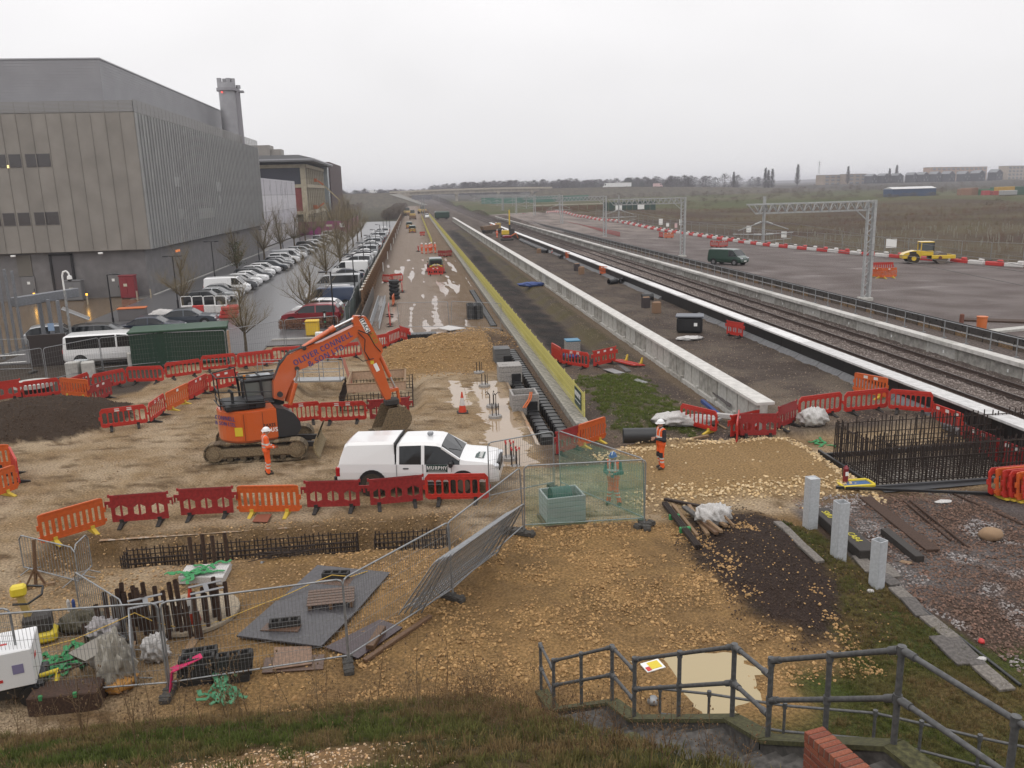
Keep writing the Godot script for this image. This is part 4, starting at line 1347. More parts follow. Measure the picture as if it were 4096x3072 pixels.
func build_far() -> void:
	var ords := ["first", "second", "third", "fourth", "fifth", "sixth", "seventh", "eighth", "ninth", "tenth"]
	# ---------------- road bridge and its banks
	var br := thing("road_bridge", "long low concrete road bridge crossing the railway in the distance", "bridge", V(0,0,-700))
	var bc := M("bridge_concrete", 0.42,0.37,0.31,0.85,0.0,0.2,0.05)
	var deck := mb()
	var par := mb()
	var gir := mb()
	for i in 13:
		var x0 := -18.0 + 10.2*i
		var x1 := x0 + 10.2
		var y0 := 11.2 + 0.9*sin(PI*(x0 + 18.0) / 150.0)
		var y1 := 11.2 + 0.9*sin(PI*(x1 + 18.0) / 150.0)
		gir.bar(V(x0, y0 - 2.2,0),V(x1, y1 - 2.2,0),9.0,2.2)
		deck.bar(V(x0, y0 - 0.9,0),V(x1, y1 - 0.9,0),11.0,0.45)
		par.bar(V(x0, y0 - 0.1,5.4),V(x1, y1 - 0.1,5.4),0.3,1.1)
		par.bar(V(x0, y0 - 0.1,-5.4),V(x1, y1 - 0.1,-5.4),0.3,1.1)
	part(br, "girder", gir, bc)
	part(br, "deck", deck, bc)
	part(br, "parapet", par, M("bridge_parapet", 0.46,0.41,0.34,0.8,0.0,0.15,0.05))
	part(br, "handrail", mb().box(V(42,12.45,5.4),V(120,0.18,0.1)), M("rail_brown", 0.12,0.07,0.06,0.7))
	for x in [-1.5,36.0,70.0,98.0]:
		part(br, "pier", mb().box(V(x, 4.2,2.0),V(2.0,8.6,6.0)).box(V(x, 8.4,2.0),V(2.6,0.9,10.0)), bc)
	part(br, "abutment", mb().box(V(-10.5,5.2,3.5),V(16.0,9.6,4.0)), bc)
	part(br, "abutment", mb().box(V(112.5,5.4,3.5),V(8.0,9.8,4.0)), bc)
	for k in 2:
		var e := mb()
		var xa: float = [-900.0,108.0][k]
		var xb: float = [-14.0,700.0][k]
		for i in 24:
			var x0 := lerpf(xa, xb, i / 24.0)
			var x1 := lerpf(xa, xb, (i + 1) / 24.0)
			var h0 := 10.6*(1.0 if k == 0 else 1.0 - sstep(130.0,520.0, x0))
			var h1 := 10.6*(1.0 if k == 0 else 1.0 - sstep(130.0,520.0, x1))
			for s in [[6.0,1.0,34.0,0.0], [-6.0,1.0,6.0,1.0]]:
				e.q(V(x0, h0*s[1], s[0]),V(x1, h1*s[1], s[0]),V(x1, h1*s[3], s[2]),V(x0, h0*s[3], s[2]))
		# the quarter cone at the bridge end
		var xe := -14.0 if k == 0 else 108.0
		var sg := 1.0 if k == 0 else -1.0
		for i in 6:
			var a0 := PI / 2*i / 6.0
			var a1 := PI / 2*(i + 1) / 6.0
			e.t(V(xe, 10.6,6),V(xe + sg*24.0*sin(a0),0,6 + 28.0*cos(a0)),V(xe + sg*24.0*sin(a1),0,6 + 28.0*cos(a1)))
		setting("road_embankment", e, M("embankment_scrub", 0.105,0.088,0.058,0.95,0.0,0.4,0.03),V(0,0,-700))
	solo("bank_revetment", "pale paved slope under the left end of the road bridge", "revetment", mb().prism(PackedVector2Array([W(-18,9.5),W(8,0.4),W(12,0.4),W(-10,9.5)]),0.0,0.6), M("pale_concrete"),V(0,0,-684.0))
	var wv := M("van_white", 0.72,0.72,0.72,0.35)
	far_van("white van driving on the road bank left of the bridge", V(-31.0,10.7,-699.0),0.0,6.0,2.6, wv, "distant road traffic")
	far_van("second white van farther along the road bank toward the brown block", V(-62.0,10.7,-699.0),0.0,6.0,2.5, wv, "distant road traffic")
	far_van("long white bus on the road bank beyond the bridge", V(170.0,10.2,-699.0), PI, 24.0,3.6, wv, "distant road traffic")
	far_van("white and red van behind the bus on the road bank", V(205.0,9.5,-699.0),0.0,8.0,3.0, M("van_pinkish", 0.6,0.42,0.42,0.4), "distant road traffic")
	# ---------------- skyline trees
	var tm := M("winter_twigs", 0.06,0.05,0.046,0.95)
	var em := M("evergreen", 0.035,0.045,0.03,0.95)
	for k in 4:
		var mesh := twig_crown(70 + k, 13.0,17.0,620,0.0).mesh()
		var xf := []
		for i in 640:
			var x := rng.randf_range(-700.0,1300.0)
			var z := -rng.randf_range(900.0,1250.0) + (0.0 if x < 200.0 else x*0.22)
			if x > 330.0 and x < 1100.0 and z > -1120.0: continue
			if x > -20.0 and x < 60.0: z -= 300.0
			if x < -20.0: z = minf(z, -960.0)
			var s := rng.randf_range(0.7,1.25)
			xf.append(Transform3D(Basis(Vector3.UP, rng.randf()*TAU).scaled(V(s*1.15, s, s)),V(x, gy(x, z) - 0.5, z)))
		scatter("treeline", "hazy belt of leafless trees along the horizon", "trees", mesh, tm if k else em, xf if k else xf.slice(0,90))
	# hedges and thickets nearer by
	for k in 2:
		var mesh := twig_crown(90 + k, 4.0,7.0,420,0.0).mesh()
		var xf := []
		for i in 520:
			var x := rng.randf_range(60.0,760.0)
			var z := -rng.randf_range(250.0,760.0)
			var r := sqrt(x*x + z*z)
			if x > 380.0 and r > 560.0 and rng.randf() < 0.75: continue
			var band := nz.get_noise_2d(x*0.006 + 40.0, z*0.006)
			if not (r > 560.0 or band > 0.12): continue
			if r < 300.0: continue
			var s := rng.randf_range(0.4,1.0)
			xf.append(Transform3D(Basis(Vector3.UP, rng.randf()*TAU).scaled(V(s*1.5, s*(0.55 if r < 560.0 else 1.0), s)),V(x, gy(x, z) - 0.2, z)))
		for i in 260:
			var x := rng.randf_range(-160.0,-34.0)
			var z := -rng.randf_range(400.0,660.0)
			xf.append(Transform3D(Basis(Vector3.UP, rng.randf()*TAU),V(x, 0, z)))
		for i in 160:
			var x := rng.randf_range(-12.0,-5.2)
			var z := -rng.randf_range(330.0,640.0)
			xf.append(Transform3D(Basis(Vector3.UP, rng.randf()*TAU).scaled(Vector3.ONE*0.8),V(x, 0, z)))
		scatter("thicket", "brown leafless hedges and thickets across the fields", "thicket", mesh, M("thicket_twigs", 0.105,0.08,0.055,0.95), xf)
	# scrub on the bank beyond the compound
	var sm := StandardMaterial3D.new()
	sm.resource_name = "scrub_stems"
	sm.metallic_specular = 0.2
	sm.vertex_color_use_as_albedo = true
	sm.roughness = 0.9
	for k in 3:
		var mesh := twig_crown(100 + k, 0.9,2.1,110,0.0).mesh()
		var xf := []
		var cols := []
		for i in 6500:
			var x := rng.randf_range(46.0,330.0)
			var z := -rng.randf_range(60.0,330.0)
			if fence_side(x, z) < 2.2: continue
			var a := x / -z
			if a > 1.05 or x*x + z*z > 330.0*330.0: continue
			var n := nz.get_noise_2d(x*0.02, z*0.02)
			if n < rng.randf_range(-0.5,0.35): continue
			var s := rng.randf_range(0.45,1.1)
			xf.append(Transform3D(Basis(Vector3.UP, rng.randf()*TAU).scaled(V(s, s*rng.randf_range(0.6,1.3), s)),V(x, gy(x, z) - 0.05, z)))
			var c := Color(0.085,0.052,0.032).lerp(Color(0.16,0.112,0.062), rng.randf())
			if nz.get_noise_2d(x*0.06 + 7.0, z*0.06) > 0.28: c = Color(0.13,0.035,0.022)
			elif nz.get_noise_2d(x*0.04 - 17.0, z*0.04) > 0.36: c = Color(0.12,0.11,0.035)
			cols.append(c)
		scatter("scrub", "brown and rust coloured scrub on the bank beyond the compound fence", "scrub", mesh, sm, xf, cols)
	var tubes := []
	for i in 420:
		var x := rng.randf_range(50.0,110.0)
		var z := -rng.randf_range(72.0,150.0)
		if fence_side(x, z) < 3.0 or x / -z > 0.95: continue
		tubes.append(Transform3D(Basis.from_euler(V(rng.randf_range(-0.08,0.08),0, rng.randf_range(-0.08,0.08))),V(x, gy(x, z), z)))
	scatter("sapling_guards", "pale planting tubes dotted through the scrub", "tree guard", mb().cyl(Vector3.ZERO, V(0,0.85,0),0.06,0.06,6).mesh(), M("tube_pale", 0.22,0.2,0.16,0.7), tubes)
	var pn := 0
	for a in [V(354.57,17.96,-830),V(359.98,17.93,-835),V(366.36,17.88,-840),V(421.34,17.74,-900),V(511.61,18.18,-960),V(581.12,19.35,-990),V(596.16,22.2,-1000),V(228.21,13.89,-900),V(189.26,15.92,-880),V(284.4,17.05,-860),V(333.1,15.85,-860)]:
		var hh: float = [20.0,18.0,19.0,22.0,20.0,17.0,21.0,12.0,13.0,12.0,17.0][pn]
		var t := thing("poplar_tree", ["tall poplar at the left of the skyline trio", "middle poplar of the skyline trio", "tall poplar at the right of the skyline trio", "broad lone poplar beyond the lattice mast", "slim poplar above the pale flats", "short rusty poplar behind the black houses", "tallest slim poplar behind the black houses", "dark slim tree on the skyline beyond the second boom", "pale rounded tree on the skyline behind the bus", "twin pale tree on the skyline past the second mast", "slim poplar on the skyline before the trio"][pn], "tree", V(a.x, gy(a.x, a.z), a.z),0.0, "skyline poplars")
		var cr := twig_crown(120 + pn, hh, 7.5 if pn != 8 else 11.0,520,0.08, pn != 8)
		part(t, "crown", cr, tm if pn != 7 else em)
		part(t, "trunk", mb().cyl(Vector3.ZERO, V(0, hh*0.5,0),0.4,0.2,6), tm)
		pn += 1
	# ---------------- houses on the rise
	var blk := M("black_cladding", 0.022,0.023,0.027,0.7)
	var slate := M("slate_roof", 0.13,0.135,0.145,0.5)
	var pane := M("house_pane", 0.2,0.22,0.24,0.2)
	var k2 := 0
	for a in [V(563.06,8.89,-1000),V(579.27,8.49,-1000),V(596.36,8.06,-1000),V(615.97,7.57,-1000),V(630.73,7.2,-1000),V(647.19,6.79,-1000),V(664.53,6.36,-1000),V(685.26,5.84,-1000),V(704.42,5.36,-1000),V(727.85,4.78,-1000)]:
		var w := [13.5,14.5,15.0,11.0,15.5,14.0,17.0,16.0,18.0,19.0][k2] as float
		var y := gy(a.x, a.z)
		var t := thing("gabled_house", ords[k2] + " black gabled house from the left in the row on the rise", "house", V(a.x, y, a.z),0.55, "black gabled houses")
		part(t, "wall", mb().prism(PackedVector2Array([W(-w / 2,-1),W(w / 2,-1),W(w / 2,8.6),W(-w*0.1,11.6 + 0.15*k2),W(-w / 2,9.4)]),-5,5), blk)
		part(t, "roof", mb().bar(V(-w*0.1,11.9 + 0.15*k2,0),V(w*0.52,8.75,0),10.8,0.3).bar(V(-w*0.53,9.4,0),V(-w*0.1,11.9 + 0.15*k2,0),10.8,0.3), slate)
		for q in 3:
			var wd := part(t, "window", mb().box(V(-w*0.3 + w*0.27*q, 3.0 + 3.2*((q + k2) % 2),5.05),V(1.3,1.9,0.15)), M("white_frame", 0.4,0.4,0.4,0.5))
			part(wd, "pane", mb().box(V(-w*0.3 + w*0.27*q, 3.0 + 3.2*((q + k2) % 2),5.16),V(1.05,1.65,0.06)), pane)
		k2 += 1
	var buff := M("buff_brick", 0.33,0.255,0.19,0.85,0.0,0.15,0.05)
	flats("long buff brick apartment block with open balconies on the rise", V(516.81,7.93,-1010),46.0,12.5, buff, 3,4)
	flats("buff brick block half hidden beside the black houses", V(546.28,7.21,-1012),38.0,12.8, buff, 3,3)
	flats("orange brick apartment block behind the black houses", V(762.15,14.94,-1130),150.0,19.5, M("orange_brick", 0.33,0.21,0.14,0.85),4,12)
	flats("pale apartment block at the far end of the black houses", V(768.36,9.44,-1020),60.0,17.0, M("pale_brick", 0.36,0.3,0.24,0.85),4,6)
	# distant pylon and low hill are behind the flats
	solo("lattice_pylon", "thin lattice pylon on the skyline above the pale flats", "pylon", mb().bar(V(-1.5,0,0),V(0,22,0),0.25,0.25).bar(V(1.5,0,0),V(0,22,0),0.25,0.25).bar(V(-3,17,0),V(3,17,0),0.2,0.2).bar(V(-3,20,0),V(3,20,0),0.2,0.2), M("winter_twigs"),V(544.84,15.51,-1100))
	# ---------------- yard beyond the scrub
	var bs := thing("blue_shed", "long low blue storage shed with a pale roof beyond the scrub", "shed", V(0,0,0))
	var A := V(234.48,-0.87,-400)
	var B := V(257.52,-1.51,-400)
	A.y = gy(A.x, A.z)
	bs.position = A
	part(bs, "wall", mb().box(V((B.x - A.x)*0.5,1.5,0),V(B.x - A.x, 4.2,8)), M("blue_sheet", 0.035,0.065,0.13,0.5))
	part(bs, "roof", mb().prism(PackedVector2Array([W(-4.4,3.6),W(4.4,3.6),W(0,4.6)]),0, B.x - A.x, Transform3D(Basis(Vector3.UP, PI / 2),V(0,0,0))), M("pale_roof", 0.5,0.5,0.5,0.5))
	far_van("pale orange striped van parked in the far yard", V(265.83,-2.1,-395),0.3,9.0,2.6, M("van_pinkish"), "far yard vehicles")
	far_van("white van parked in the middle of the far yard", V(260.56,-2.56,-370),0.2,6.4,2.9, wv, "far yard vehicles")
	far_van("big white truck at the edge of the far yard", V(268.15,-3.14,-350),0.2,9.0,4.2, wv, "far yard vehicles")
	var cn := 0
	for a in [V(271.82,-2.75,-395),V(279.33,-3.05,-402),V(288.6,-2.37,-400),V(271.1,-3.29,-372),V(266.7,-3.16,-372),V(278.29,-2.96,-375),V(261.67,-3.5,-350),V(307.59,-3.01,-410)]:
		var cs: Vector3 = [V(6,3.4,3),V(8,4.0,3),V(10,3.4,3),V(3,2,2.4),V(3,2.2,2.4),V(9,4.0,3),V(7,2.0,3),V(22,4.2,3)][cn]
		var cl: Color = [Color(0.25,0.14,0.09), Color(0.2,0.11,0.07), Color(0.03,0.13,0.06), Color(0.3,0.06,0.05), Color(0.35,0.05,0.05), Color(0.4,0.24,0.04), Color(0.3,0.3,0.3), Color(0.03,0.08,0.05)][cn]
		var t := thing("storage_container", ["rust brown container in the far yard", "taller brown container in the far yard", "bright green container in the far yard", "small red bin beside the white van in the far yard", "bright red box under the white van in the far yard", "yellow plant box in the far yard", "pale grey heap cover in the far yard", "long dark green store along the far yard"][cn], "container", V(a.x, gy(a.x, a.z), a.z),0.1, "far yard stores")
		part(t, "body", mb().cbox(V(0, cs.y*0.5 + 0.15,0), cs, 0.12), M("store%d" % cn, cl.r, cl.g, cl.b, 0.6))
		part(t, "skid", mb().box(V(0,0.08,0),V(cs.x*0.9,0.16, cs.z*0.8)), M("vehicle_dark"))
		cn += 1
	solo("yard_floodlight", "small lit floodlight over the far yard", "lamp", mb().cyl(Vector3.ZERO, V(0,0.7,0),0.6,0.6,8), lamp("white_lamp", 1.0,0.95,0.8,1.5),V(298,1.48,-395))
	# timber framed bins and a green netted fence beyond the end of the compound
	var tf := thing("timber_bays", "row of open timber framed bays at the end of the compound", "bay", V(47,0.8,-330.0))
	for k in 9: part(tf, "post", mb().box(V(3.6*k, 1.6,0),V(0.3,3.2,0.3)), M("timber_dark", 0.16,0.1,0.06,0.8))
	part(tf, "beam", mb().box(V(14.4,3.2,0),V(29.2,0.3,0.3)), M("pale_timber"))
	for k in 8: part(tf, "back_board", mb().box(V(3.6*k + 1.8,1.4,-1.5),V(3.3,2.6,0.1)), M("timber_dark"))
	var nf2 := thing("netted_fence", "dark green netted fence with two white notices at the end of the compound", "fence", V(67.0,0.8,-292.0))
	for k in 9: part(nf2, "net_panel", mb().box(V(2.4*k, 2.2,-1.0*k),V(2.36,4.0,0.06), Basis(Vector3.UP, 0.4)), M("dark_green_net", 0.03,0.06,0.048,0.8))
	for k in 2: part(nf2, "notice", mb().box(V(5.0 + 9.0*k, 2.3,-1.6 - 3.6*k),V(2.4,1.8,0.05)), M("white_plate"))
	var gn := thing("green_debris_net", "long low green netting under the far bridge span", "netting", V(48.0,0.5,-560.0))
	for k in 12: part(gn, "net_panel", mb().box(V(6.0*k, 2.6,0),V(5.9,5.0,0.1)), M("sea_green_net", 0.05,0.15,0.11,0.8))

func flats(label: String, at: Vector3, w: float, h: float, m: Material, rows: int, colsn: int) -> void:
	var t := thing("apartment_block", label, "building", V(at.x, gy(at.x, at.z), at.z),0.5, "apartment blocks on the rise")
	part(t, "wall", mb().box(V(0, h*0.5 - 0.5,0),V(w, h + 1.0,12)), m)
	part(t, "roof", mb().box(V(0, h + 0.15,0),V(w + 0.6,0.3,12.6)), M("roof_membrane"))
	for r in rows:
		for c in colsn:
			var x := -w*0.5 + w*(c + 0.5) / colsn
			var y := h*(r + 0.55) / rows
			var wd := part(t, "window", mb().box(V(x, y, 6.03),V(w / colsn*0.55, h / rows*0.5,0.12)), M("house_pane"))
			part(wd, "balcony_rail", mb().box(V(x, y - h / rows*0.22,6.3),V(w / colsn*0.6,0.7,0.08)), M("vehicle_dark"))

const SHAPES := {
	# rear to front: [along, top height, width]; heights are shares of the roof height
	"hatch": [[0.0,0.44,0.84], [0.012,0.64,0.9], [0.05,0.74,0.95], [0.12,0.93,0.98], [0.22,0.985,1.0], [0.42,1.0,1.0], [0.44,1.0,1.0], [0.56,0.985,1.0], [0.61,0.95,1.0], [0.74,0.67,1.0], [0.9,0.6,0.97], [0.975,0.52,0.9], [1.0,0.38,0.8]],
	"saloon": [[0.0,0.42,0.84], [0.012,0.62,0.9], [0.14,0.7,0.97], [0.28,0.95,0.99], [0.36,0.99,1.0], [0.46,1.0,1.0], [0.48,1.0,1.0], [0.56,0.985,1.0], [0.6,0.95,1.0], [0.73,0.68,1.0], [0.9,0.6,0.97], [0.975,0.52,0.9], [1.0,0.36,0.8]],
	"estate": [[0.0,0.42,0.86], [0.012,0.66,0.92], [0.03,0.8,0.96], [0.08,0.96,0.98], [0.2,1.0,1.0], [0.40,1.0,1.0], [0.42,1.0,1.0], [0.56,0.985,1.0], [0.61,0.95,1.0], [0.75,0.67,1.0], [0.9,0.6,0.97], [0.975,0.52,0.9], [1.0,0.36,0.8]],
	"van": [[0.0,0.3,0.94], [0.006,0.6,0.97], [0.02,0.95,0.98], [0.05,0.99,1.0], [0.3,1.0,1.0], [0.6,1.0,1.0], [0.62,1.0,1.0], [0.72,0.98,1.0], [0.75,0.955,1.0], [0.88,0.6,0.98], [0.96,0.5,0.94], [0.99,0.42,0.88], [1.0,0.3,0.84]],
}

func vehicle(called: String, label: String, cat: String, shape: String, l: float, w: float, h: float, paint: Material, glazed: Array, wheel_r := 0.33, wx := [0.19,0.81]) -> Node3D:
	# lofted body: painted skin, dark glass, wheels with rims, lamps and plates; x runs to the front
	var t := thing(called, label, cat)
	var st: Array = SHAPES[shape]
	var skin := mb()
	var pane := mb()
	var belt := 0.62 if shape != "van" else 0.56
	var rings := []
	for s in st:
		var x: float = (s[0] - 0.5)*l
		var hw: float = s[2]*w*0.5
		var yt: float = s[1]*h
		var yb := 0.15*h + (0.05*h if s[0] < 0.02 or s[0] > 0.98 else 0.0)
		var bl := minf(belt*h, yt - 0.02)
		var up := clampf((yt - bl) / (0.35*h),0.0,1.0)
		var re := hw*lerpf(0.93,0.80 if shape != "van" else 0.88, up)
		rings.append([V(x, yb, 0),V(x, yb, hw*0.86),V(x, yb + 0.07*h, hw*0.97),V(x, lerpf(yb, bl, 0.55), hw),V(x, bl, hw*0.965),V(x, maxf(yt - 0.05*h*(0.3 + 0.7*up), bl + 0.005), re),V(x, yt - 0.008*h, re*0.86),V(x, yt, 0)])
	for i in rings.size() - 1:
		var A: Array = rings[i]
		var B: Array = rings[i + 1]
		var mid: float = (st[i][0] + st[i + 1][0])*0.5
		var tall: bool = minf(st[i][1], st[i + 1][1]) > 0.9
		var half: bool = maxf(st[i][1], st[i + 1][1]) > 0.9
		var steep: bool = absf(st[i + 1][1] - st[i][1]) / maxf(st[i + 1][0] - st[i][0], 0.001) > 1.2 and half and minf(st[i][1], st[i + 1][1]) > 0.5
		for k in 7:
			var gl := false
			if k == 4:
				for g in glazed:
					if mid > g[0] and mid < g[1] and (tall or half): gl = true
				if st[i + 1][0] - st[i][0] < 0.025: gl = false
			elif k >= 5:
				gl = steep and (mid > 0.5 or shape != "van")
			var m := pane if gl else skin
			m.q(A[k], A[k + 1], B[k + 1], B[k])
			var f := V(1,1,-1)
			m.q(A[k]*f, B[k]*f, B[k + 1]*f, A[k + 1]*f)
			if k == 5 and gl:
				skin.bar(A[5], B[5], 0.07,0.05).bar(A[5]*f, B[5]*f, 0.07,0.05)
	for e in [0, rings.size() - 1]:
		for k in range(1,7):
			for f in [Vector3.ONE, V(1,1,-1)]:
				skin.t(rings[e][0]*f, rings[e][k]*f, rings[e][k + 1]*f)
	part(t, "body", skin, paint)
	if pane.v.size(): part(t, "glazing", pane, M("vehicle_glass", 0.012,0.014,0.016,0.06))
	var arch := M("arch_black", 0.006,0.006,0.006,0.8)
	var tyre := M("tyre_rubber", 0.014,0.013,0.013,0.8)
	var rim := M("alloy_rim", 0.3,0.3,0.31,0.35,0.7)
	for fx in wx:
		for s in [-1,1]:
			var x: float = (fx - 0.5)*l
			var z: float = s*w*0.5
			part(t, "wheel_arch", mb().cyl(V(x, wheel_r*1.05, z - s*0.16),V(x, wheel_r*1.05, z + s*0.006), wheel_r*1.2, wheel_r*1.2,18), arch)
			var wh := part(t, "wheel", mb().cyl(V(x, wheel_r, z - s*0.2),V(x, wheel_r, z + s*0.02), wheel_r, wheel_r, 18), tyre)
			part(wh, "rim", mb().cyl(V(x, wheel_r, z - s*0.1),V(x, wheel_r, z + s*0.028), wheel_r*0.66, wheel_r*0.62,12), rim)
	for s in [-1,1]:
		part(t, "headlight", mb().cbox(V(l*0.475, h*0.45, s*w*0.35),V(l*0.045, h*0.07, w*0.17),0.02), M("lamp_glass", 0.55,0.57,0.6,0.1))
		part(t, "tail_light", mb().cbox(V(-l*0.492, h*0.5, s*w*0.4),V(l*0.03, h*0.12, w*0.1),0.02), M("tail_red", 0.35,0.01,0.012,0.2))
		part(t, "mirror", mb().cbox(V(l*(0.2 if shape != "van" else 0.3), h*0.64, s*(w*0.5 + 0.07)),V(0.12,0.13,0.18),0.03), paint)
	part(t, "number_plate", mb().box(V(l*0.5 + 0.005, h*0.27,0),V(0.02,0.11,0.5)), M("white_plate"))
	part(t, "number_plate", mb().box(V(-l*0.5 - 0.005, h*0.4,0),V(0.02,0.11,0.5)), M("yellow_plate", 0.6,0.45,0.04,0.5))
	return t

func paint(key: String, r: float, g: float, b: float, metal := 0.0) -> StandardMaterial3D:
	var m := M("paint_" + key, r, g, b, 0.3, metal)
	m.clearcoat_enabled = true
	m.clearcoat = 0.6
	m.clearcoat_roughness = 0.08
	return m

func build_vehicles() -> void:
	var cols := {
		"white": paint("white", 0.7,0.7,0.7), "silver": paint("silver", 0.35,0.36,0.37,0.5), "black": paint("black", 0.012,0.012,0.014), "grey": paint("grey", 0.085,0.088,0.095,0.3),
		"blue": paint("blue", 0.025,0.042,0.085,0.2), "navy": paint("navy", 0.018,0.024,0.045,0.2), "red": paint("red", 0.2,0.012,0.02,0.2), "green": paint("green", 0.012,0.04,0.026,0.1), "slate": paint("slate", 0.05,0.06,0.075,0.3)}
	var full := [[0.06,0.74]]
	var ords := ["first", "second", "third", "fourth", "fifth", "sixth", "seventh", "eighth", "ninth", "tenth", "eleventh", "twelfth", "thirteenth", "fourteenth", "fifteenth", "sixteenth", "seventeenth", "eighteenth", "nineteenth", "twentieth"]
	var proto := {}
	var car := func(kind: String, col: String, at: Vector3, yaw: float, label: String, group: String) -> void:
		var key := kind + col
		if proto.has(key):
			copy(proto[key], at, yaw, label, group)
			return
		var t: Node3D
		match kind:
			"suv": t = vehicle("parked_car", label, "car", "estate", 4.7,1.85,1.68, cols[col], full, 0.36)
			"estate": t = vehicle("parked_car", label, "car", "estate", 4.7,1.82,1.48, cols[col], full)
			"saloon": t = vehicle("parked_car", label, "car", "saloon", 4.6,1.82,1.45, cols[col], full)
			"hatch": t = vehicle("parked_car", label, "car", "hatch", 4.2,1.78,1.5, cols[col], full)
			"van": t = vehicle("parked_van", label, "van", "van", 4.6,1.85,1.86, cols[col], [[0.64,0.9]], 0.34)
			"minibus": t = vehicle("parked_minibus", label, "minibus", "van", 5.1,1.95,1.97, cols[col], [[0.04,0.9]], 0.34)
		t.position = at
		t.rotation.y = yaw
		t.set_meta("group", group)
		proto[key] = t
	var near := 0.06
	# row along the hoarding, noses toward the aisle
	var g1 := "cars parked along the brown hoarding"
	car.call("suv", "red", V(-8.35, near, -66.9), PI - 0.06, "dark red estate car parked behind the russet hedge", g1)
	car.call("hatch", "white", V(-8.4, near, -71.6), PI - 0.08, "white hatchback just behind the red estate car", g1)
	car.call("van", "blue", V(-7.9, near, -77.2), PI, "dark blue van behind the white hatchback", g1)
	car.call("estate", "white", V(-8.4, near, -82.0), PI, "white estate car between the blue van and the silver van", g1)
	car.call("minibus", "silver", V(-8.3, near, -88.6), PI, "silver grey minibus along the brown hoarding", g1)
	car.call("estate", "silver", V(-8.4, near, -94.0), PI, "silver estate car beyond the silver minibus", g1)
	car.call("saloon", "navy", V(-8.4, near, -101.0), PI, "dark saloon third beyond the silver minibus", g1)
	car.call("van", "white", V(-8.2, near, -107.5), PI, "white panel van along the brown hoarding", g1)
	var seq := ["black", "silver", "white", "grey", "white", "silver", "grey", "black", "white", "silver", "grey", "white", "grey", "silver", "white", "black", "silver", "white", "grey", "white"]
	for i in 20:
		car.call(["saloon", "hatch", "estate", "suv"][(i*3) % 4], seq[i], V(-8.4 + rng.randf_range(-0.2,0.2), near, -113.5 - 5.9*i), PI + rng.randf_range(-0.03,0.03), "%s car beyond the white panel van along the hoarding, %s" % [ords[i], seq[i]], g1)
	# left row, noses toward the aisle
	var g2 := "cars parked before the grey building"
	var row := [["hatch", "black", -81.8], ["saloon", "silver", -85.0], ["saloon", "grey", -88.2], ["van", "white", -91.4], ["suv", "grey", -95.2], ["hatch", "white", -99.2], ["saloon", "white", -103.0], ["estate", "grey", -106.8], ["hatch", "white", -110.5], ["hatch", "white", -114.4], ["estate", "slate", -118.6], ["saloon", "grey", -122.6], ["hatch", "silver", -126.6], ["suv", "white", -130.8], ["van", "silver", -135.2], ["suv", "white", -140.0], ["hatch", "black", -145.0], ["estate", "silver", -150.5], ["saloon", "grey", -156.5], ["suv", "black", -163.0]]
	for i in row.size():
		car.call(row[i][0], row[i][1], V(-19.9 + rng.randf_range(-0.25,0.25), near, row[i][2]), rng.randf_range(-0.05,0.05), "%s vehicle in the row before the grey building, a %s %s" % [ords[i], row[i][1], {"hatch": "hatchback", "saloon": "saloon", "estate": "estate car", "suv": "tall estate car", "van": "small van"}[row[i][0]]], g2)
	for i in 8:
		car.call(["hatch", "saloon", "suv"][i % 3], ["white", "grey", "silver", "white", "black", "white", "grey", "silver"][i], V(-19.6, near, -171.0 - 7.0*i),0.0, "%s of the small distant cars at the end of the left row" % ords[i], g2)
	car.call("saloon", "slate", V(-18.4, near, -69.0),0.05, "slate blue saloon with its windscreen toward the barriers, behind the green container", g2)
	car.call("saloon", "navy", V(-20.0, near, -65.2),0.05, "dark blue saloon half hidden by the green container", g2)
	car.call("estate", "black", V(-22.4, near, -62.0),0.05, "black estate car half hidden by the white minibus", g2)
	car.call("hatch", "silver", V(-25.8, near, -62.5),0.3, "silver car with its tailgate raised beside the white minibus", g2)
	var tg := solo("raised_tailgate", "silver tailgate raised open on the car beside the minibus", "tailgate", mb().cbox(V(0,0,0),V(1.9,0.08,1.5),0.04), cols["silver"], V(-24.3,2.25,-62.4),0.3)
	tg.rotation.z = -0.5
	car.call("minibus", "white", V(-19.4, near, -54.4),0.12, "white minibus with dark windows beside the green container", "vehicles by the service road")
	car.call("van", "green", V(36.6,0.8,-95.4),-0.95, "dark green van parked on the stone compound beside the far platform", "green works vans")
	# green works vans seen from behind on the haul road
	var a := 0
	for p in [V(2.55,0.0,-109.0),V(-0.4,0.0,-222.0),V(-1.3,0.0,-250.0)]:
		var v: Node3D = copy(proto["vangreen"], p, PI / 2, ["dark green van with a chevron tailboard on the haul road, nearest of three", "dark green van with chevrons, middle one of three far down the haul road", "dark green van with chevrons, farthest of three on the haul road"][a], "green works vans")
		var ch := mb()
		var cr := mb()
		for s in [-1,1]:
			for k in 4:
				var y := 0.5 + 0.22*k
				(ch if k % 2 else cr).bar(V(-2.335, y, s*0.08),V(-2.335, y - 0.32, s*0.8),0.02,0.13)
		part(v, "chevron_yellow", ch, M("chevron_yellow", 0.6,0.5,0.05,0.4))
		part(v, "chevron_red", cr, M("chevron_red", 0.4,0.03,0.03,0.4))
		var rw := part(v, "rear_window", mb().box(V(-2.3,1.38,0),V(0.02,0.5,1.4)), M("vehicle_glass"))
		words(rw, "lettering", "MURPHY", 0.16, M("sign_white"), Transform3D(Basis(Vector3.UP, -PI / 2),V(-2.345,1.05,0)))
		a += 1
	var tank := thing("green_tank", "big dark green tank trailer at the far end of the yellow barrier", "tank", V(10.8,0.0,-322.0),0.1)
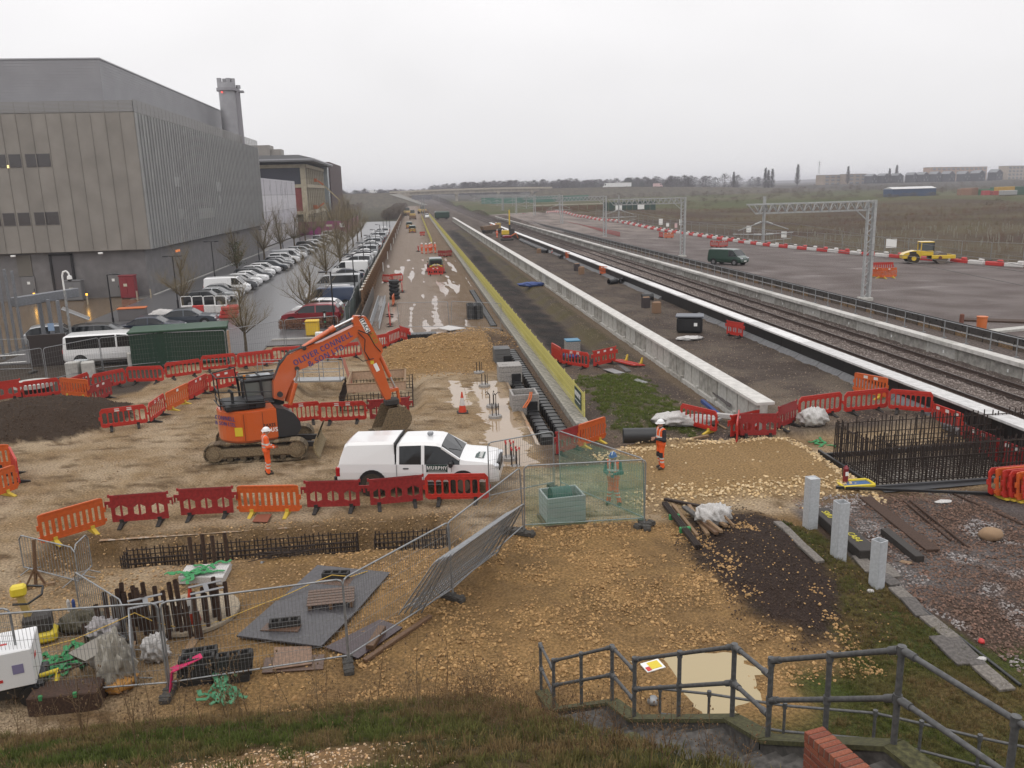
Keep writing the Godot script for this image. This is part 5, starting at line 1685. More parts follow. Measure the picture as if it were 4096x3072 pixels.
	part(tank, "body", mb().cbox(V(0,1.7,0),V(5.6,2.6,2.4),0.4), cols["green"])
	for x in [-1.6,1.6]: part(tank, "wheel", mb().cyl(V(x, 0.4,-1.2),V(x, 0.4,1.2),0.4,0.4,10), M("tyre_rubber"))
	car.call("suv", "white", V(5.4,0.0,-345.0),-PI / 2, "white car facing us at the far end of the haul road", "vehicles on the haul road")
	build_pickup(cols)
	build_roller()
	build_far_plant()

func build_pickup(cols: Dictionary) -> void:
	var wp := cols["white"] as Material
	var t := thing("pickup_truck", "white double cab pickup with a hard canopy behind the front row of barriers", "pickup truck")
	var a := V(-1.87,0,-27.14)
	var b := V(1.58,0,-26.45)
	var l := 5.55
	var w := 1.94
	var st := [[0.0,0.36,0.9], [0.006,0.52,0.95], [0.012,0.57,0.97], [0.018,0.585,0.97], [0.03,0.75,0.97], [0.055,0.95,0.97], [0.075,0.99,0.97], [0.36,1.015,0.97], [0.366,1.015,0.97], [0.3665,0.6,0.97], [0.377,0.6,0.97], [0.3775,0.95,0.98], [0.395,0.985,0.98], [0.425,0.99,0.99], [0.53,1.0,0.99], [0.55,1.0,0.99], [0.625,0.985,0.99], [0.655,0.955,0.99], [0.765,0.715,1.0], [0.80,0.69,1.0], [0.9,0.665,1.0], [0.965,0.62,0.96], [0.985,0.56,0.9], [1.0,0.4,0.84]]
	var h := 1.84
	var skin := mb()
	var pane := mb()
	var canopy := mb()
	var rings := []
	for s in st:
		var x: float = (s[0] - 0.5)*l
		var hw: float = s[2]*w*0.5
		var yt: float = s[1]*h
		var bl := minf(0.605*h, yt - 0.01)
		var up := clampf((yt - bl) / (0.38*h),0,1)
		var re: float = hw*lerpf(0.96,0.80, up)
		var yb := 0.27*h
		rings.append([V(x, yb, 0),V(x, yb, hw*0.95),V(x, yb + 0.1, hw*0.99),V(x, 0.45*h if s[1] > 0.45 else yt - 0.03, hw),V(x, bl, hw*0.975),V(x, maxf(yt - 0.09*up - 0.015, bl + 0.004), re),V(x, yt - 0.012, re*0.88),V(x, yt + 0.012,0)])
	for i in rings.size() - 1:
		var A: Array = rings[i]
		var B: Array = rings[i + 1]
		var mid: float = (st[i][0] + st[i + 1][0])*0.5
		for k in 7:
			var m := skin
			if k == 4 and ((mid > 0.395 and mid < 0.53) or (mid > 0.55 and mid < 0.765)): m = pane
			elif k >= 5 and mid > 0.655 and mid < 0.765: m = pane
			elif mid < 0.366 and k >= 4: m = canopy
			m.q(A[k], A[k + 1], B[k + 1], B[k])
			var f := V(1,1,-1)
			m.q(A[k]*f, B[k]*f, B[k + 1]*f, A[k + 1]*f)
			if k == 5 and m == pane:
				skin.bar(A[5], B[5], 0.08,0.06).bar(A[5]*f, B[5]*f, 0.08,0.06)
	for e in [0, rings.size() - 1]:
		for k in range(1,7):
			for f in [Vector3.ONE, V(1,1,-1)]: skin.t(rings[e][0]*f, rings[e][k]*f, rings[e][k + 1]*f)
	part(t, "body", skin, wp)
	part(t, "canopy", canopy, wp)
	part(t, "glazing", pane, M("vehicle_glass"))
	var blk := M("trim_black", 0.014,0.014,0.015,0.5)
	var wr := 0.4
	for fx in [0.225,0.785]:
		for s in [-1,1]:
			var x: float = (fx - 0.5)*l
			var z: float = s*w*0.5
			part(t, "wheel_arch", mb().cyl(V(x, wr*1.12, z - s*0.2),V(x, wr*1.12, z + s*0.012), wr*1.2, wr*1.2,22), blk)
			var wh := part(t, "wheel", mb().cyl(V(x, wr, z - s*0.24),V(x, wr, z + s*0.03), wr, wr, 22), M("muddy_tyre", 0.06,0.045,0.03,0.9,0.0,0.4,3.0))
			part(wh, "rim", mb().cyl(V(x, wr, z - s*0.1),V(x, wr, z + s*0.04), wr*0.6, wr*0.55,14), M("muddy_rim", 0.14,0.11,0.085,0.6,0.3))
			part(t, "door_mirror", mb().cbox(V(l*0.215, h*0.635, s*(w*0.5 + 0.1)),V(0.14,0.2,0.22),0.04), blk) if fx > 0.5 else null
	for s in [-1,1]:
		for x in [0.405,0.565]:
			part(t, "door_handle", mb().cbox(V((x - 0.47)*l, h*0.53, s*w*0.487),V(0.2,0.045,0.05),0.015), blk)
		for x in [0.378,0.54,0.715]:
			part(t, "door_gap", mb().box(V((x - 0.5)*l, h*0.46, s*w*0.4935),V(0.012, h*0.3,0.012)), blk)
		part(t, "sill_step", mb().cbox(V(0,0.42, s*w*0.47),V(l*0.32,0.07,0.2),0.02), blk)
		part(t, "headlight", mb().cbox(V(l*0.463, h*0.555, s*w*0.4),V(0.42,0.15,0.2),0.05), M("lamp_glass"))
		part(t, "tail_light", mb().cbox(V(-l*0.487, h*0.46, s*w*0.46),V(0.16,0.34,0.12),0.03), M("tail_red"))
		part(t, "fog_lamp", mb().cbox(V(l*0.487, h*0.36, s*w*0.36),V(0.12,0.24,0.16),0.03), blk)
	part(t, "grille", mb().cbox(V(l*0.492, h*0.5,0),V(0.1,0.36, w*0.56),0.04), blk)
	part(t, "rear_bumper", mb().cbox(V(-l*0.5, h*0.32,0),V(0.2,0.2, w*0.92),0.04), blk)
	part(t, "roof_lamp", mb().cbox(V(0.36, h + 0.09,0.0),V(0.2,0.12,0.16),0.03), M("beacon_grey", 0.22,0.23,0.25,0.2))
	part(t, "canopy_seam", mb().box(V(-0.735, h*0.81,0),V(0.03, h*0.38, w*0.86)), blk)
	for s in [-1,1]:
		part(t, "wiper", mb().bar(V(1.42,1.36, s*0.12),V(1.1,1.58, s*0.62),0.02,0.02), blk)
	var sg := part(t, "door_sign", mb().box(V(0.7,0.99, w*0.5 - 0.004),V(0.72,0.26,0.008)), M("dark_green_board", 0.008,0.035,0.028,0.4))
	words(sg, "lettering", "MURPHY", 0.125, M("sign_white"), Transform3D(Basis(),V(0.7,1.01, w*0.5 + 0.002)), "Droid Sans", true, 0.004)
	part(sg, "rule", mb().box(V(0.7,0.9, w*0.5 + 0.002),V(0.6,0.014,0.004)), M("sign_white"))
	var hs := part(t, "bonnet_sign", mb().box(Vector3.ZERO, V(0.62,0.008,0.3)), M("dark_green_board"))
	hs.transform = Transform3D(Basis(Vector3.UP, -PI / 2)*Basis(Vector3.RIGHT, 0.0),V(2.1, h*0.668 + 0.02,0.25))
	hs.rotation.z = -0.0
	words(hs, "lettering", "MURPHY", 0.13, M("sign_white"), Transform3D(Basis(Vector3.RIGHT, -PI / 2),V(0,0.008,-0.03)), "Droid Sans", true, 0.004)
	var c := (a + b)*0.5
	var dir := (b - a).normalized()
	t.position = on(c + V(dir.z, 0,-dir.x)*w*0.5 - dir*0.2)
	t.rotation.y = yaw2(a, b)

func build_roller() -> void:
	var y := paint("plant_yellow", 0.62,0.42,0.03)
	var t := thing("road_roller", "yellow single drum road roller parked beside the red and white barriers", "road roller", on(V(56.6,0.8,-88.4)),-0.28)
	t.scale = Vector3.ONE*0.8
	var blk := M("trim_black")
	part(t, "hood", mb().prism(PackedVector2Array([W(-2.9,0.75),W(-0.5,0.75),W(-0.5,1.75),W(-1.4,1.85),W(-2.6,1.5),W(-2.95,1.2)]),-0.8,0.8), y)
	part(t, "hood_vent", mb().box(V(-1.6,1.55,0.81),V(0.9,0.3,0.02)), blk)
	var cab := part(t, "cab", mb().cbox(V(0.25,1.45,0),V(1.7,0.7,1.7),0.06), y)
	part(cab, "roof", mb().cbox(V(0.25,2.98,0),V(1.8,0.14,1.8),0.06), y)
	part(cab, "glass", mb().cbox(V(0.28,2.35,0),V(1.56,1.14,1.56),0.05), M("cab_glass", 0.1,0.11,0.11,0.08))
	for x in [-0.55,1.08]:
		for z in [-0.8,0.8]: part(cab, "pillar", mb().box(V(x, 2.35, z),V(0.12,1.2,0.1)), y if x < 0 else blk)
	for s in [-1,1]:
		var wh := part(t, "rear_wheel", mb().cyl(V(-1.5,0.78, s*0.75),V(-1.5,0.78, s*1.15),0.78,0.78,20), M("muddy_tyre"))
		part(wh, "hub", mb().cyl(V(-1.5,0.78, s*1.0),V(-1.5,0.78, s*1.17),0.36,0.32,12), y)
		part(t, "drum_frame", mb().cbox(V(2.3,0.95, s*1.12),V(3.0,0.5,0.14),0.05), y)
		part(t, "hub_cap", mb().cyl(V(1.9,0.85, s*1.1),V(1.9,0.85, s*1.24),0.24,0.24,12), M("rust_red", 0.14,0.05,0.03,0.7))
	part(t, "front_frame", mb().cbox(V(3.8,0.98,0),V(0.2,0.55,2.36),0.05), y)
	part(t, "drum", mb().cyl(V(2.2,0.8,-1.0),V(2.2,0.8,1.0),0.8,0.8,28), M("drum_steel", 0.17,0.14,0.115,0.6,0.3))
	part(t, "hitch", mb().cbox(V(0.9,0.8,0),V(0.6,0.5,0.8),0.05), blk)

func build_far_plant() -> void:
	var y := M("paint_plant_yellow")
	var dk := M("machine_dark", 0.035,0.03,0.027,0.7)
	var om := M("lift_orange")
	# dumper and piling rig at the far end of the island
	var t := thing("dump_truck", "brown laden dump truck beside the drilling rig on the far track bed", "dump truck", V(17.8,0.33,-196.0),0.4)
	t.scale = Vector3.ONE*0.55
	part(t, "skip", mb().prism(PackedVector2Array([W(-4,1.6),W(2.6,1.6),W(3.2,3.6),W(-4.6,3.2)]),-1.5,1.5), M("muddy_skip", 0.16,0.1,0.06,0.8))
	part(t, "cab", mb().cbox(V(3.6,3.2,0),V(1.6,2.2,1.8),0.15), M("muddy_yellow", 0.4,0.28,0.09,0.7))
	part(t, "chassis", mb().cbox(V(0.4,1.2,0),V(9,0.8,1.8),0.1), dk)
	for x in [-2.6,-0.8,3.6]:
		for s in [-1,1]: part(t, "wheel", mb().cyl(V(x, 0.8, s*0.9),V(x, 0.8, s*1.5),0.8,0.8,14), M("muddy_tyre"))
	t = thing("drilling_rig", "yellow drilling rig with a tall mast near the group of workers", "drilling rig", V(20.0,0.33,-178.0))
	t.scale = Vector3.ONE*0.52
	part(t, "mast", mb().cbox(V(0.2,5.6,0),V(0.5,10.6,0.5),0.08), y)
	part(t, "mast_gear", mb().cbox(V(0.2,3.0,0.3),V(0.9,4.0,0.6),0.08), dk)
	part(t, "body", mb().cbox(V(-1.6,2.0,0),V(3.0,1.8,2.2),0.15), y)
	part(t, "cab", mb().cbox(V(1.5,2.4,0),V(1.4,2.2,1.6),0.15), dk)
	for s in [-1,1]: part(t, "track", mb().cbox(V(-1.2,0.5, s*1.1),V(4.6,0.95,0.6),0.3), dk)
	t = thing("small_excavator", "red and black small excavator at the foot of the drilling rig", "excavator", V(18.2,0.33,-166.0),0.3)
	t.scale = Vector3.ONE*0.6
	for s in [-1,1]: part(t, "track", mb().cbox(V(0,0.4, s*0.9),V(4.0,0.8,0.5),0.25), dk)
	part(t, "body", mb().cbox(V(0,1.3,0),V(2.8,0.9,1.8),0.2), M("paint_red"))
	part(t, "boom", mb().bar(V(1,1.3,0),V(3.2,2.3,0),0.3,0.3).bar(V(3.2,2.3,0),V(4.0,0.6,0),0.25,0.25), om)
	# wheeled plant at the far end of the haul road
	for k in 3:
		var p: Vector3 = [V(-0.2,0,-335.0),V(-2.6,0,-390.0),V(4.5,0,-420.0)][k]
		t = thing("loading_shovel", ["muddy yellow loading shovel at the far end of the haul road", "yellow loader half hidden behind the bare hedge far away", "pale brown plant beside the farthest masts"][k], "loader", p, 0.3*k, "far off plant")
		t.scale = Vector3.ONE*0.75
		part(t, "body", mb().cbox(V(0,2.0,0),V(3.2,2.0,6.0),0.3), M("muddy_yellow"))
		part(t, "cab", mb().cbox(V(0,3.8,0.5),V(2.2,2.0,2.4),0.2), M("cab_glass"))
		part(t, "bucket", mb().cbox(V(0,1.2,4.2),V(3.6,1.6,1.6),0.3), M("muddy_skip"))
		for s in [-1,1]:
			for z in [-1.9,1.9]: part(t, "wheel", mb().cyl(V(s*1.1,0.9, z),V(s*1.8,0.9, z),0.9,0.9,12), M("muddy_tyre"))

func build_excavator() -> void:
	var S := V(-6.5,0.0,-32.9)
	S.y = gy(S.x, S.z) + 0.02
	var t := thing("excavator", "orange tracked excavator with its arm bent down to a muddy bucket", "excavator", S)
	var orange := paint("plant_orange", 0.52,0.1,0.022)
	var mud := M("dried_mud", 0.30,0.225,0.135,0.9,0.0,0.4,2.0)
	var mudsteel := M("muddy_steel", 0.2,0.15,0.09,0.8,0.1,0.5,2.5)
	var blk := M("trim_black")
	var dark := M("machine_dark", 0.035,0.03,0.027,0.7)
	var chrome := M("ram_chrome", 0.6,0.6,0.6,0.15,0.9)
	# tracks
	for s in [-1,1]:
		var z: float = s*1.02
		var tr := part(t, "track_frame", mb().cbox(V(0,0.4, z),V(2.9,0.38,0.36),0.06), mud)
		var path := []
		for k in 9: path.append(W(1.55 + 0.38*sin(PI*k / 8.0),0.42 + 0.38*cos(PI*k / 8.0)))
		for k in 14: path.append(W(1.5 - 3.0*(k + 1) / 15.0,0.04))
		for k in 9: path.append(W(-1.55 - 0.38*sin(PI*k / 8.0),0.42 - 0.38*cos(PI*k / 8.0)))
		for k in 14: path.append(W(-1.5 + 3.0*(k + 1) / 15.0,0.8 - 0.03*sin(PI*k / 14.0)))
		for k in path.size():
			var p: Vector2 = path[k]
			var q: Vector2 = path[(k + 1) % path.size()]
			var d := (q - p).normalized()
			var b := Basis(V(d.x, d.y, 0),V(-d.y, d.x, 0),V(0,0,1))
			var m := mb().box(V((p.x + q.x)*0.5, (p.y + q.y)*0.5, z),V(p.distance_to(q)*0.94,0.045,0.5), b)
			m.box(V((p.x + q.x)*0.5, (p.y + q.y)*0.5, z) - b.y*0.03*(1 if true else 0),V(0.03,0.05,0.5), b)
			part(tr, "track_shoe", m, mudsteel if k % 3 else mud)
		for x in [-1.55,1.55]:
			part(t, "sprocket", mb().cyl(V(x, 0.42, z - 0.2),V(x, 0.42, z + 0.2),0.33,0.33,16).cyl(V(x, 0.42, z - 0.26),V(x, 0.42, z + 0.26),0.2,0.2,12), mud)
		for k in 5: part(t, "track_roller", mb().cyl(V(-1.0 + 0.5*k, 0.18, z - 0.14),V(-1.0 + 0.5*k, 0.18, z + 0.14),0.12,0.12,10), mudsteel)
	part(t, "undercarriage", mb().cbox(V(0,0.55,0),V(1.3,0.4,1.8),0.08).cyl(V(0,0.6,0),V(0,0.88,0),0.6,0.6,20), dark)
	# dozer blade in front
	var bl := mb()
	var arc := []
	for k in 6: arc.append(W(2.35 + 0.16*pow(k / 5.0 - 0.5,2.0)*4.0 - 0.1,0.06 + 0.6*k / 5.0*1.35))
	for k in 5:
		bl.q(V(arc[k].x, arc[k].y, -1.25),V(arc[k + 1].x, arc[k + 1].y, -1.25),V(arc[k + 1].x, arc[k + 1].y, 1.25),V(arc[k].x, arc[k].y, 1.25))
		bl.q(V(arc[k].x - 0.07, arc[k].y, -1.25),V(arc[k].x - 0.07, arc[k].y, 1.25),V(arc[k + 1].x - 0.07, arc[k + 1].y, 1.25),V(arc[k + 1].x - 0.07, arc[k + 1].y, -1.25))
		for s in [-1.25,1.25]: bl.q(V(arc[k].x - 0.07, arc[k].y, s),V(arc[k].x, arc[k].y, s),V(arc[k + 1].x, arc[k + 1].y, s),V(arc[k + 1].x - 0.07, arc[k + 1].y, s))
	part(t, "dozer_blade", bl, M("blade_mud", 0.34,0.26,0.14,0.8,0.0,0.4,2.0))
	part(t, "blade_arm", mb().bar(V(0.5,0.5,0.45),V(2.25,0.4,0.5),0.16,0.2).bar(V(0.5,0.5,-0.45),V(2.25,0.4,-0.5),0.16,0.2), dark)
	# upper works, slewed toward the pit
	var u := Basis(Vector3.UP, deg_to_rad(20.0))
	var at := func(o: MeshInstance3D) -> MeshInstance3D:
		o.transform = Transform3D(u, Vector3.ZERO)
		return o
	var flat := Transform3D(Basis(Vector3.RIGHT, V(0,0,1),V(0,1,0)),Vector3.ZERO)
	var hb := PackedVector2Array()
	for k in 17:
		var a := PI*0.5 + PI*k / 16.0
		hb.append(W(-0.4 + 1.15*cos(a),1.22*sin(a)))
	hb.append(W(0.48,-1.22))
	hb.append(W(0.48,1.22))
	var house := at.call(part(t, "house", mb().prism(hb, 0.9,2.02, flat), orange))
	var inset := PackedVector2Array()
	for p in hb: inset.append(W((p.x + 0.4)*0.965 - 0.4, p.y*0.965))
	part(house, "house_top", mb().prism(inset, 2.02,2.07, flat), orange)
	part(house, "lower_skirt", mb().prism(inset, 0.82,0.9, flat), M("orange_dark", 0.3,0.07,0.02,0.5))
	for x in [-0.75,-0.05]: part(house, "door_seam", mb().box(V(x, 1.45,1.223),V(0.02,1.05,0.01)), M("seam_brown", 0.12,0.03,0.015,0.6))
	part(house, "warning_label", mb().box(V(-0.95,1.28,1.075),V(0.3,0.34,0.01), Basis(Vector3.UP, -0.45)), M("label_yellow", 0.62,0.48,0.03,0.5))
	words(house, "lettering", "ZAXIS", 0.13, blk, Transform3D(Basis(),V(0.18,1.42,1.226)))
	words(house, "lettering", "135US", 0.17, M("sign_white"), Transform3D(Basis(),V(0.16,1.22,1.226)))
	for k in 2: words(house, "lettering", ["CONNELL", "& SON LTD."][k], [0.17,0.15][k], M("letter_violet", 0.07,0.05,0.16,0.5), Transform3D(Basis(Vector3.UP, -0.95),V(-1.36,1.8 - 0.22*k, 0.72)))
	# black rounded cover at the near front corner
	var cover := PackedVector2Array([W(0.49,0.88),W(1.2,0.88),W(1.38,1.1),W(1.36,1.4),W(1.15,1.75),W(0.8,1.98),W(0.49,2.05)])
	at.call(part(t, "side_cover", mb().prism(cover, 0.45,1.21), M("cover_black", 0.03,0.03,0.032,0.45,0.0,0.2,2.0)))
	at.call(part(t, "engine_hood", mb().cbox(V(-0.75,2.2,0.25),V(1.2,0.26,1.5),0.06).cbox(V(-0.2,2.28,0.7),V(0.7,0.4,0.6),0.05), blk))
	at.call(part(t, "exhaust", mb().cyl(V(-1.0,2.3,0.6),V(-1.0,2.75,0.6),0.06,0.06,8).cyl(V(-1.0,2.75,0.6),V(-1.12,2.85,0.6),0.06,0.06,8), blk))
	# cab on the far side
	var cab: MeshInstance3D = at.call(part(t, "cab", mb().cbox(V(0.3,2.0,-0.62),V(1.55,0.34,1.05),0.05), blk))
	part(cab, "roof", mb().cbox(V(0.22,2.95,-0.62),V(1.5,0.14,1.06),0.05), blk)
	part(cab, "cab_glass", mb().cbox(V(0.25,2.52,-0.62),V(1.36,0.74,0.96),0.04), M("cab_window", 0.13,0.14,0.13,0.08))
	for x in [-0.48,0.25,0.95]:
		for z in [-1.13,-0.11]: part(cab, "pillar", mb().bar(V(x, 2.12, z),V(x - 0.04,2.93, z),0.09,0.09), blk)
	part(cab, "roof_guard", mb().bar(V(-0.5,3.1,-0.2),V(0.9,3.07,-0.2),0.05,0.05).bar(V(-0.5,3.1,-1.05),V(0.9,3.07,-1.05),0.05,0.05).bar(V(-0.5,3.1,-1.05),V(-0.5,3.1,-0.2),0.05,0.05).bar(V(0.2,3.1,-1.05),V(0.2,3.1,-0.2),0.05,0.05), blk)
	part(cab, "roof_hatch", mb().cbox(V(0.3,3.04,-0.62),V(0.8,0.05,0.6),0.02), M("hatch_glass", 0.3,0.32,0.34,0.1))
	part(cab, "beacon", mb().cyl(V(-0.35,3.02,-0.3),V(-0.35,3.18,-0.3),0.06,0.05,8), M("beacon_amber", 0.6,0.2,0.02,0.2))
	part(cab, "seat", mb().cbox(V(0.1,2.35,-0.62),V(0.5,0.4,0.5),0.08), M("seat_grey", 0.05,0.05,0.05,0.8))
	# guard rails round the rear
	var rl := mb()
	for z in [1.05,-1.05]:
		rl.tube([V(-1.45,2.1, z*0.55),V(-1.5,3.35, z*0.55),V(-0.6,3.4, z),V(-0.5,2.1, z)], 0.026,6)
	rl.tube([V(-1.5,3.35,0.58),V(-1.55,3.35,-0.58)], 0.026,6)
	for y in [2.45,2.8]: rl.tube([V(-1.48, y, -0.58),V(-1.48, y, 0.58),V(-0.55, y, 1.05),V(0.4, y - 0.1,1.1)], 0.022,6)
	rl.tube([V(-1.5,2.2,-0.9),V(-1.52,2.3,0.7),V(-0.9,2.36,1.12),V(0.45,2.3,1.12)], 0.03,6)
	at.call(part(t, "guard_rail", rl, blk))
	# boom, arm, rams, bucket
	var boom := PackedVector2Array([W(0.62,2.2),W(1.0,2.05),W(1.35,2.75),W(1.72,3.22),W(2.78,3.55),W(4.25,4.36),W(4.42,4.55),W(4.36,4.76),W(4.15,4.78),W(2.74,4.26),W(1.75,4.0),W(1.3,3.85),W(0.95,3.45),W(0.66,2.85)])
	var bm: MeshInstance3D = at.call(part(t, "boom", mb().prism(boom, -0.19,0.19), orange))
	for k in 2:
		words(bm, "lettering", ["OLIVER CONNELL", "& SON LTD."][k], 0.235, M("letter_violet"), Transform3D(Basis(V(0,0,1),0.375), [V(2.72,3.985,0.194),V(2.86,3.70,0.194)][k]), "Droid Sans", true, 0.006)
	part(bm, "boom_top_plate", mb().bar(V(2.74,4.27,0),V(4.14,4.79,0),0.42,0.02).bar(V(1.75,4.01,0),V(2.74,4.27,0),0.42,0.02), orange)
	part(bm, "pivot_pin", mb().cyl(V(1.62,3.3,-0.26),V(1.62,3.3,0.26),0.09,0.09,12).cyl(V(0.86,2.35,-0.3),V(0.86,2.35,0.3),0.11,0.11,12).cyl(V(1.97,4.08,-0.24),V(1.97,4.08,0.24),0.08,0.08,12), dark)
	var hose := mb()
	for k in 4:
		var z := -0.12 + 0.08*k
		hose.tube([V(0.7,2.9, z),V(1.0,3.55, z),V(1.4,3.95, z),V(2.0,4.12, z),V(2.7,4.36, z),V(3.9,4.82, z),V(4.3,4.95, z)], 0.022,5)
	hose.tube([V(4.2,4.5,0.22),V(4.45,4.2,0.3),V(4.4,3.7,0.28),V(4.62,3.3,0.2)], 0.022,5)
	hose.tube([V(4.2,4.6,0.24),V(4.6,4.4,0.34),V(4.85,3.9,0.3),V(5.1,3.6,0.2)], 0.022,5)
	hose.tube([V(4.1,3.9,0.22),V(4.0,3.55,0.3),V(4.3,3.3,0.3),V(4.8,3.35,0.2)], 0.018,5)
	at.call(part(t, "hoses", hose, blk))
	var br := mb()
	for z in [-0.32,0.32]: br.cyl(V(1.2,1.9, z),V(1.5,2.75, z),0.085,0.085,10)
	at.call(part(t, "boom_ram", br, orange))
	br = mb()
	for z in [-0.32,0.32]: br.cyl(V(1.5,2.75, z),V(1.62,3.28, z),0.05,0.05,10)
	at.call(part(t, "boom_ram_rod", br, chrome))
	var ar: MeshInstance3D = at.call(part(t, "arm_ram", mb().cyl(V(1.97,4.08,0),V(3.25,4.74,0),0.1,0.1,12).cyl(V(3.1,4.66,0),V(3.3,4.76,0),0.13,0.13,12), orange))
	part(ar, "ram_rod", mb().cyl(V(3.25,4.74,0),V(4.1,5.06,0),0.055,0.055,10), chrome)
	var arm := PackedVector2Array([W(4.02,5.0),W(4.14,5.18),W(4.58,5.12),W(4.72,4.9),W(5.2,3.85),W(5.22,3.6),W(5.05,3.3),W(5.48,1.75),W(5.42,1.52),W(5.22,1.5),W(5.14,1.66),W(4.5,3.3),W(4.2,4.3)])
	var am: MeshInstance3D = at.call(part(t, "arm", mb().prism(arm, -0.15,0.15), orange))
	words(am, "lettering", "HITACHI", 0.17, blk, Transform3D(Basis(V(0,0,1),-1.13),V(4.52,4.75,0.154)))
	part(am, "label_plate", mb().box(V(4.52,4.75,0.151),V(0.62,0.2,0.004), Basis(V(0,0,1),-1.13)), M("white_plate"))
	words(am, "lettering", "ECO", 0.2, M("letter_ochre", 0.3,0.2,0.02,0.5), Transform3D(Basis(V(0,0,1),-1.13),V(4.86,4.2,0.154)))
	part(am, "data_plate", mb().box(V(4.9,2.95,0.152),V(0.16,0.36,0.004), Basis(V(0,0,1),0.38)), M("white_plate"))
	part(am, "data_plate", mb().box(V(4.73,3.18,0.152),V(0.14,0.14,0.004)), M("label_yellow"))
	var bk: MeshInstance3D = at.call(part(t, "bucket_ram", mb().cyl(V(5.08,3.5,0),V(5.5,2.45,0),0.085,0.085,10), orange))
	part(bk, "ram_rod", mb().cyl(V(5.5,2.45,0),V(5.72,1.88,0),0.05,0.05,10), chrome)
	part(bk, "bucket_link", mb().bar(V(5.36,1.85,0.1),V(5.8,1.9,0.1),0.06,0.14).bar(V(5.36,1.85,-0.1),V(5.8,1.9,-0.1),0.06,0.14).bar(V(5.78,1.92,0),V(5.86,1.3,0),0.16,0.1), orange)
	part(bk, "quick_hitch", mb().cbox(V(5.5,1.36,0),V(0.62,0.3,0.36),0.06), dark)
	# bucket: a scooped shell open toward the machine
	var prof := []
	for k in 10:
		var a := lerpf(1.35,-1.95, k / 9.0)
		prof.append(W(5.55 + 0.62*cos(a),0.68 + 0.56*sin(a)))
	prof.append(W(4.72,0.16))
	var shell := mb()
	for k in prof.size() - 1:
		var p: Vector2 = prof[k]
		var q: Vector2 = prof[k + 1]
		shell.bar(V(p.x, p.y, 0),V(q.x, q.y, 0),1.1,0.05)
	var cheek := PackedVector2Array()
	for p in prof: cheek.append(p)
	cheek.append(W(5.2,1.2))
	for z in [-0.56,0.53]: shell.prism(cheek, z, z + 0.035)
	var bu: MeshInstance3D = at.call(part(t, "bucket", shell, M("bucket_mud", 0.27,0.195,0.11,0.85,0.0,0.5,2.0)))
	for k in 5: part(bu, "tooth", mb().cbox(V(4.66,0.14,-0.44 + 0.22*k),V(0.22,0.05,0.09),0.015), mudsteel)

var panel_mesh := {}

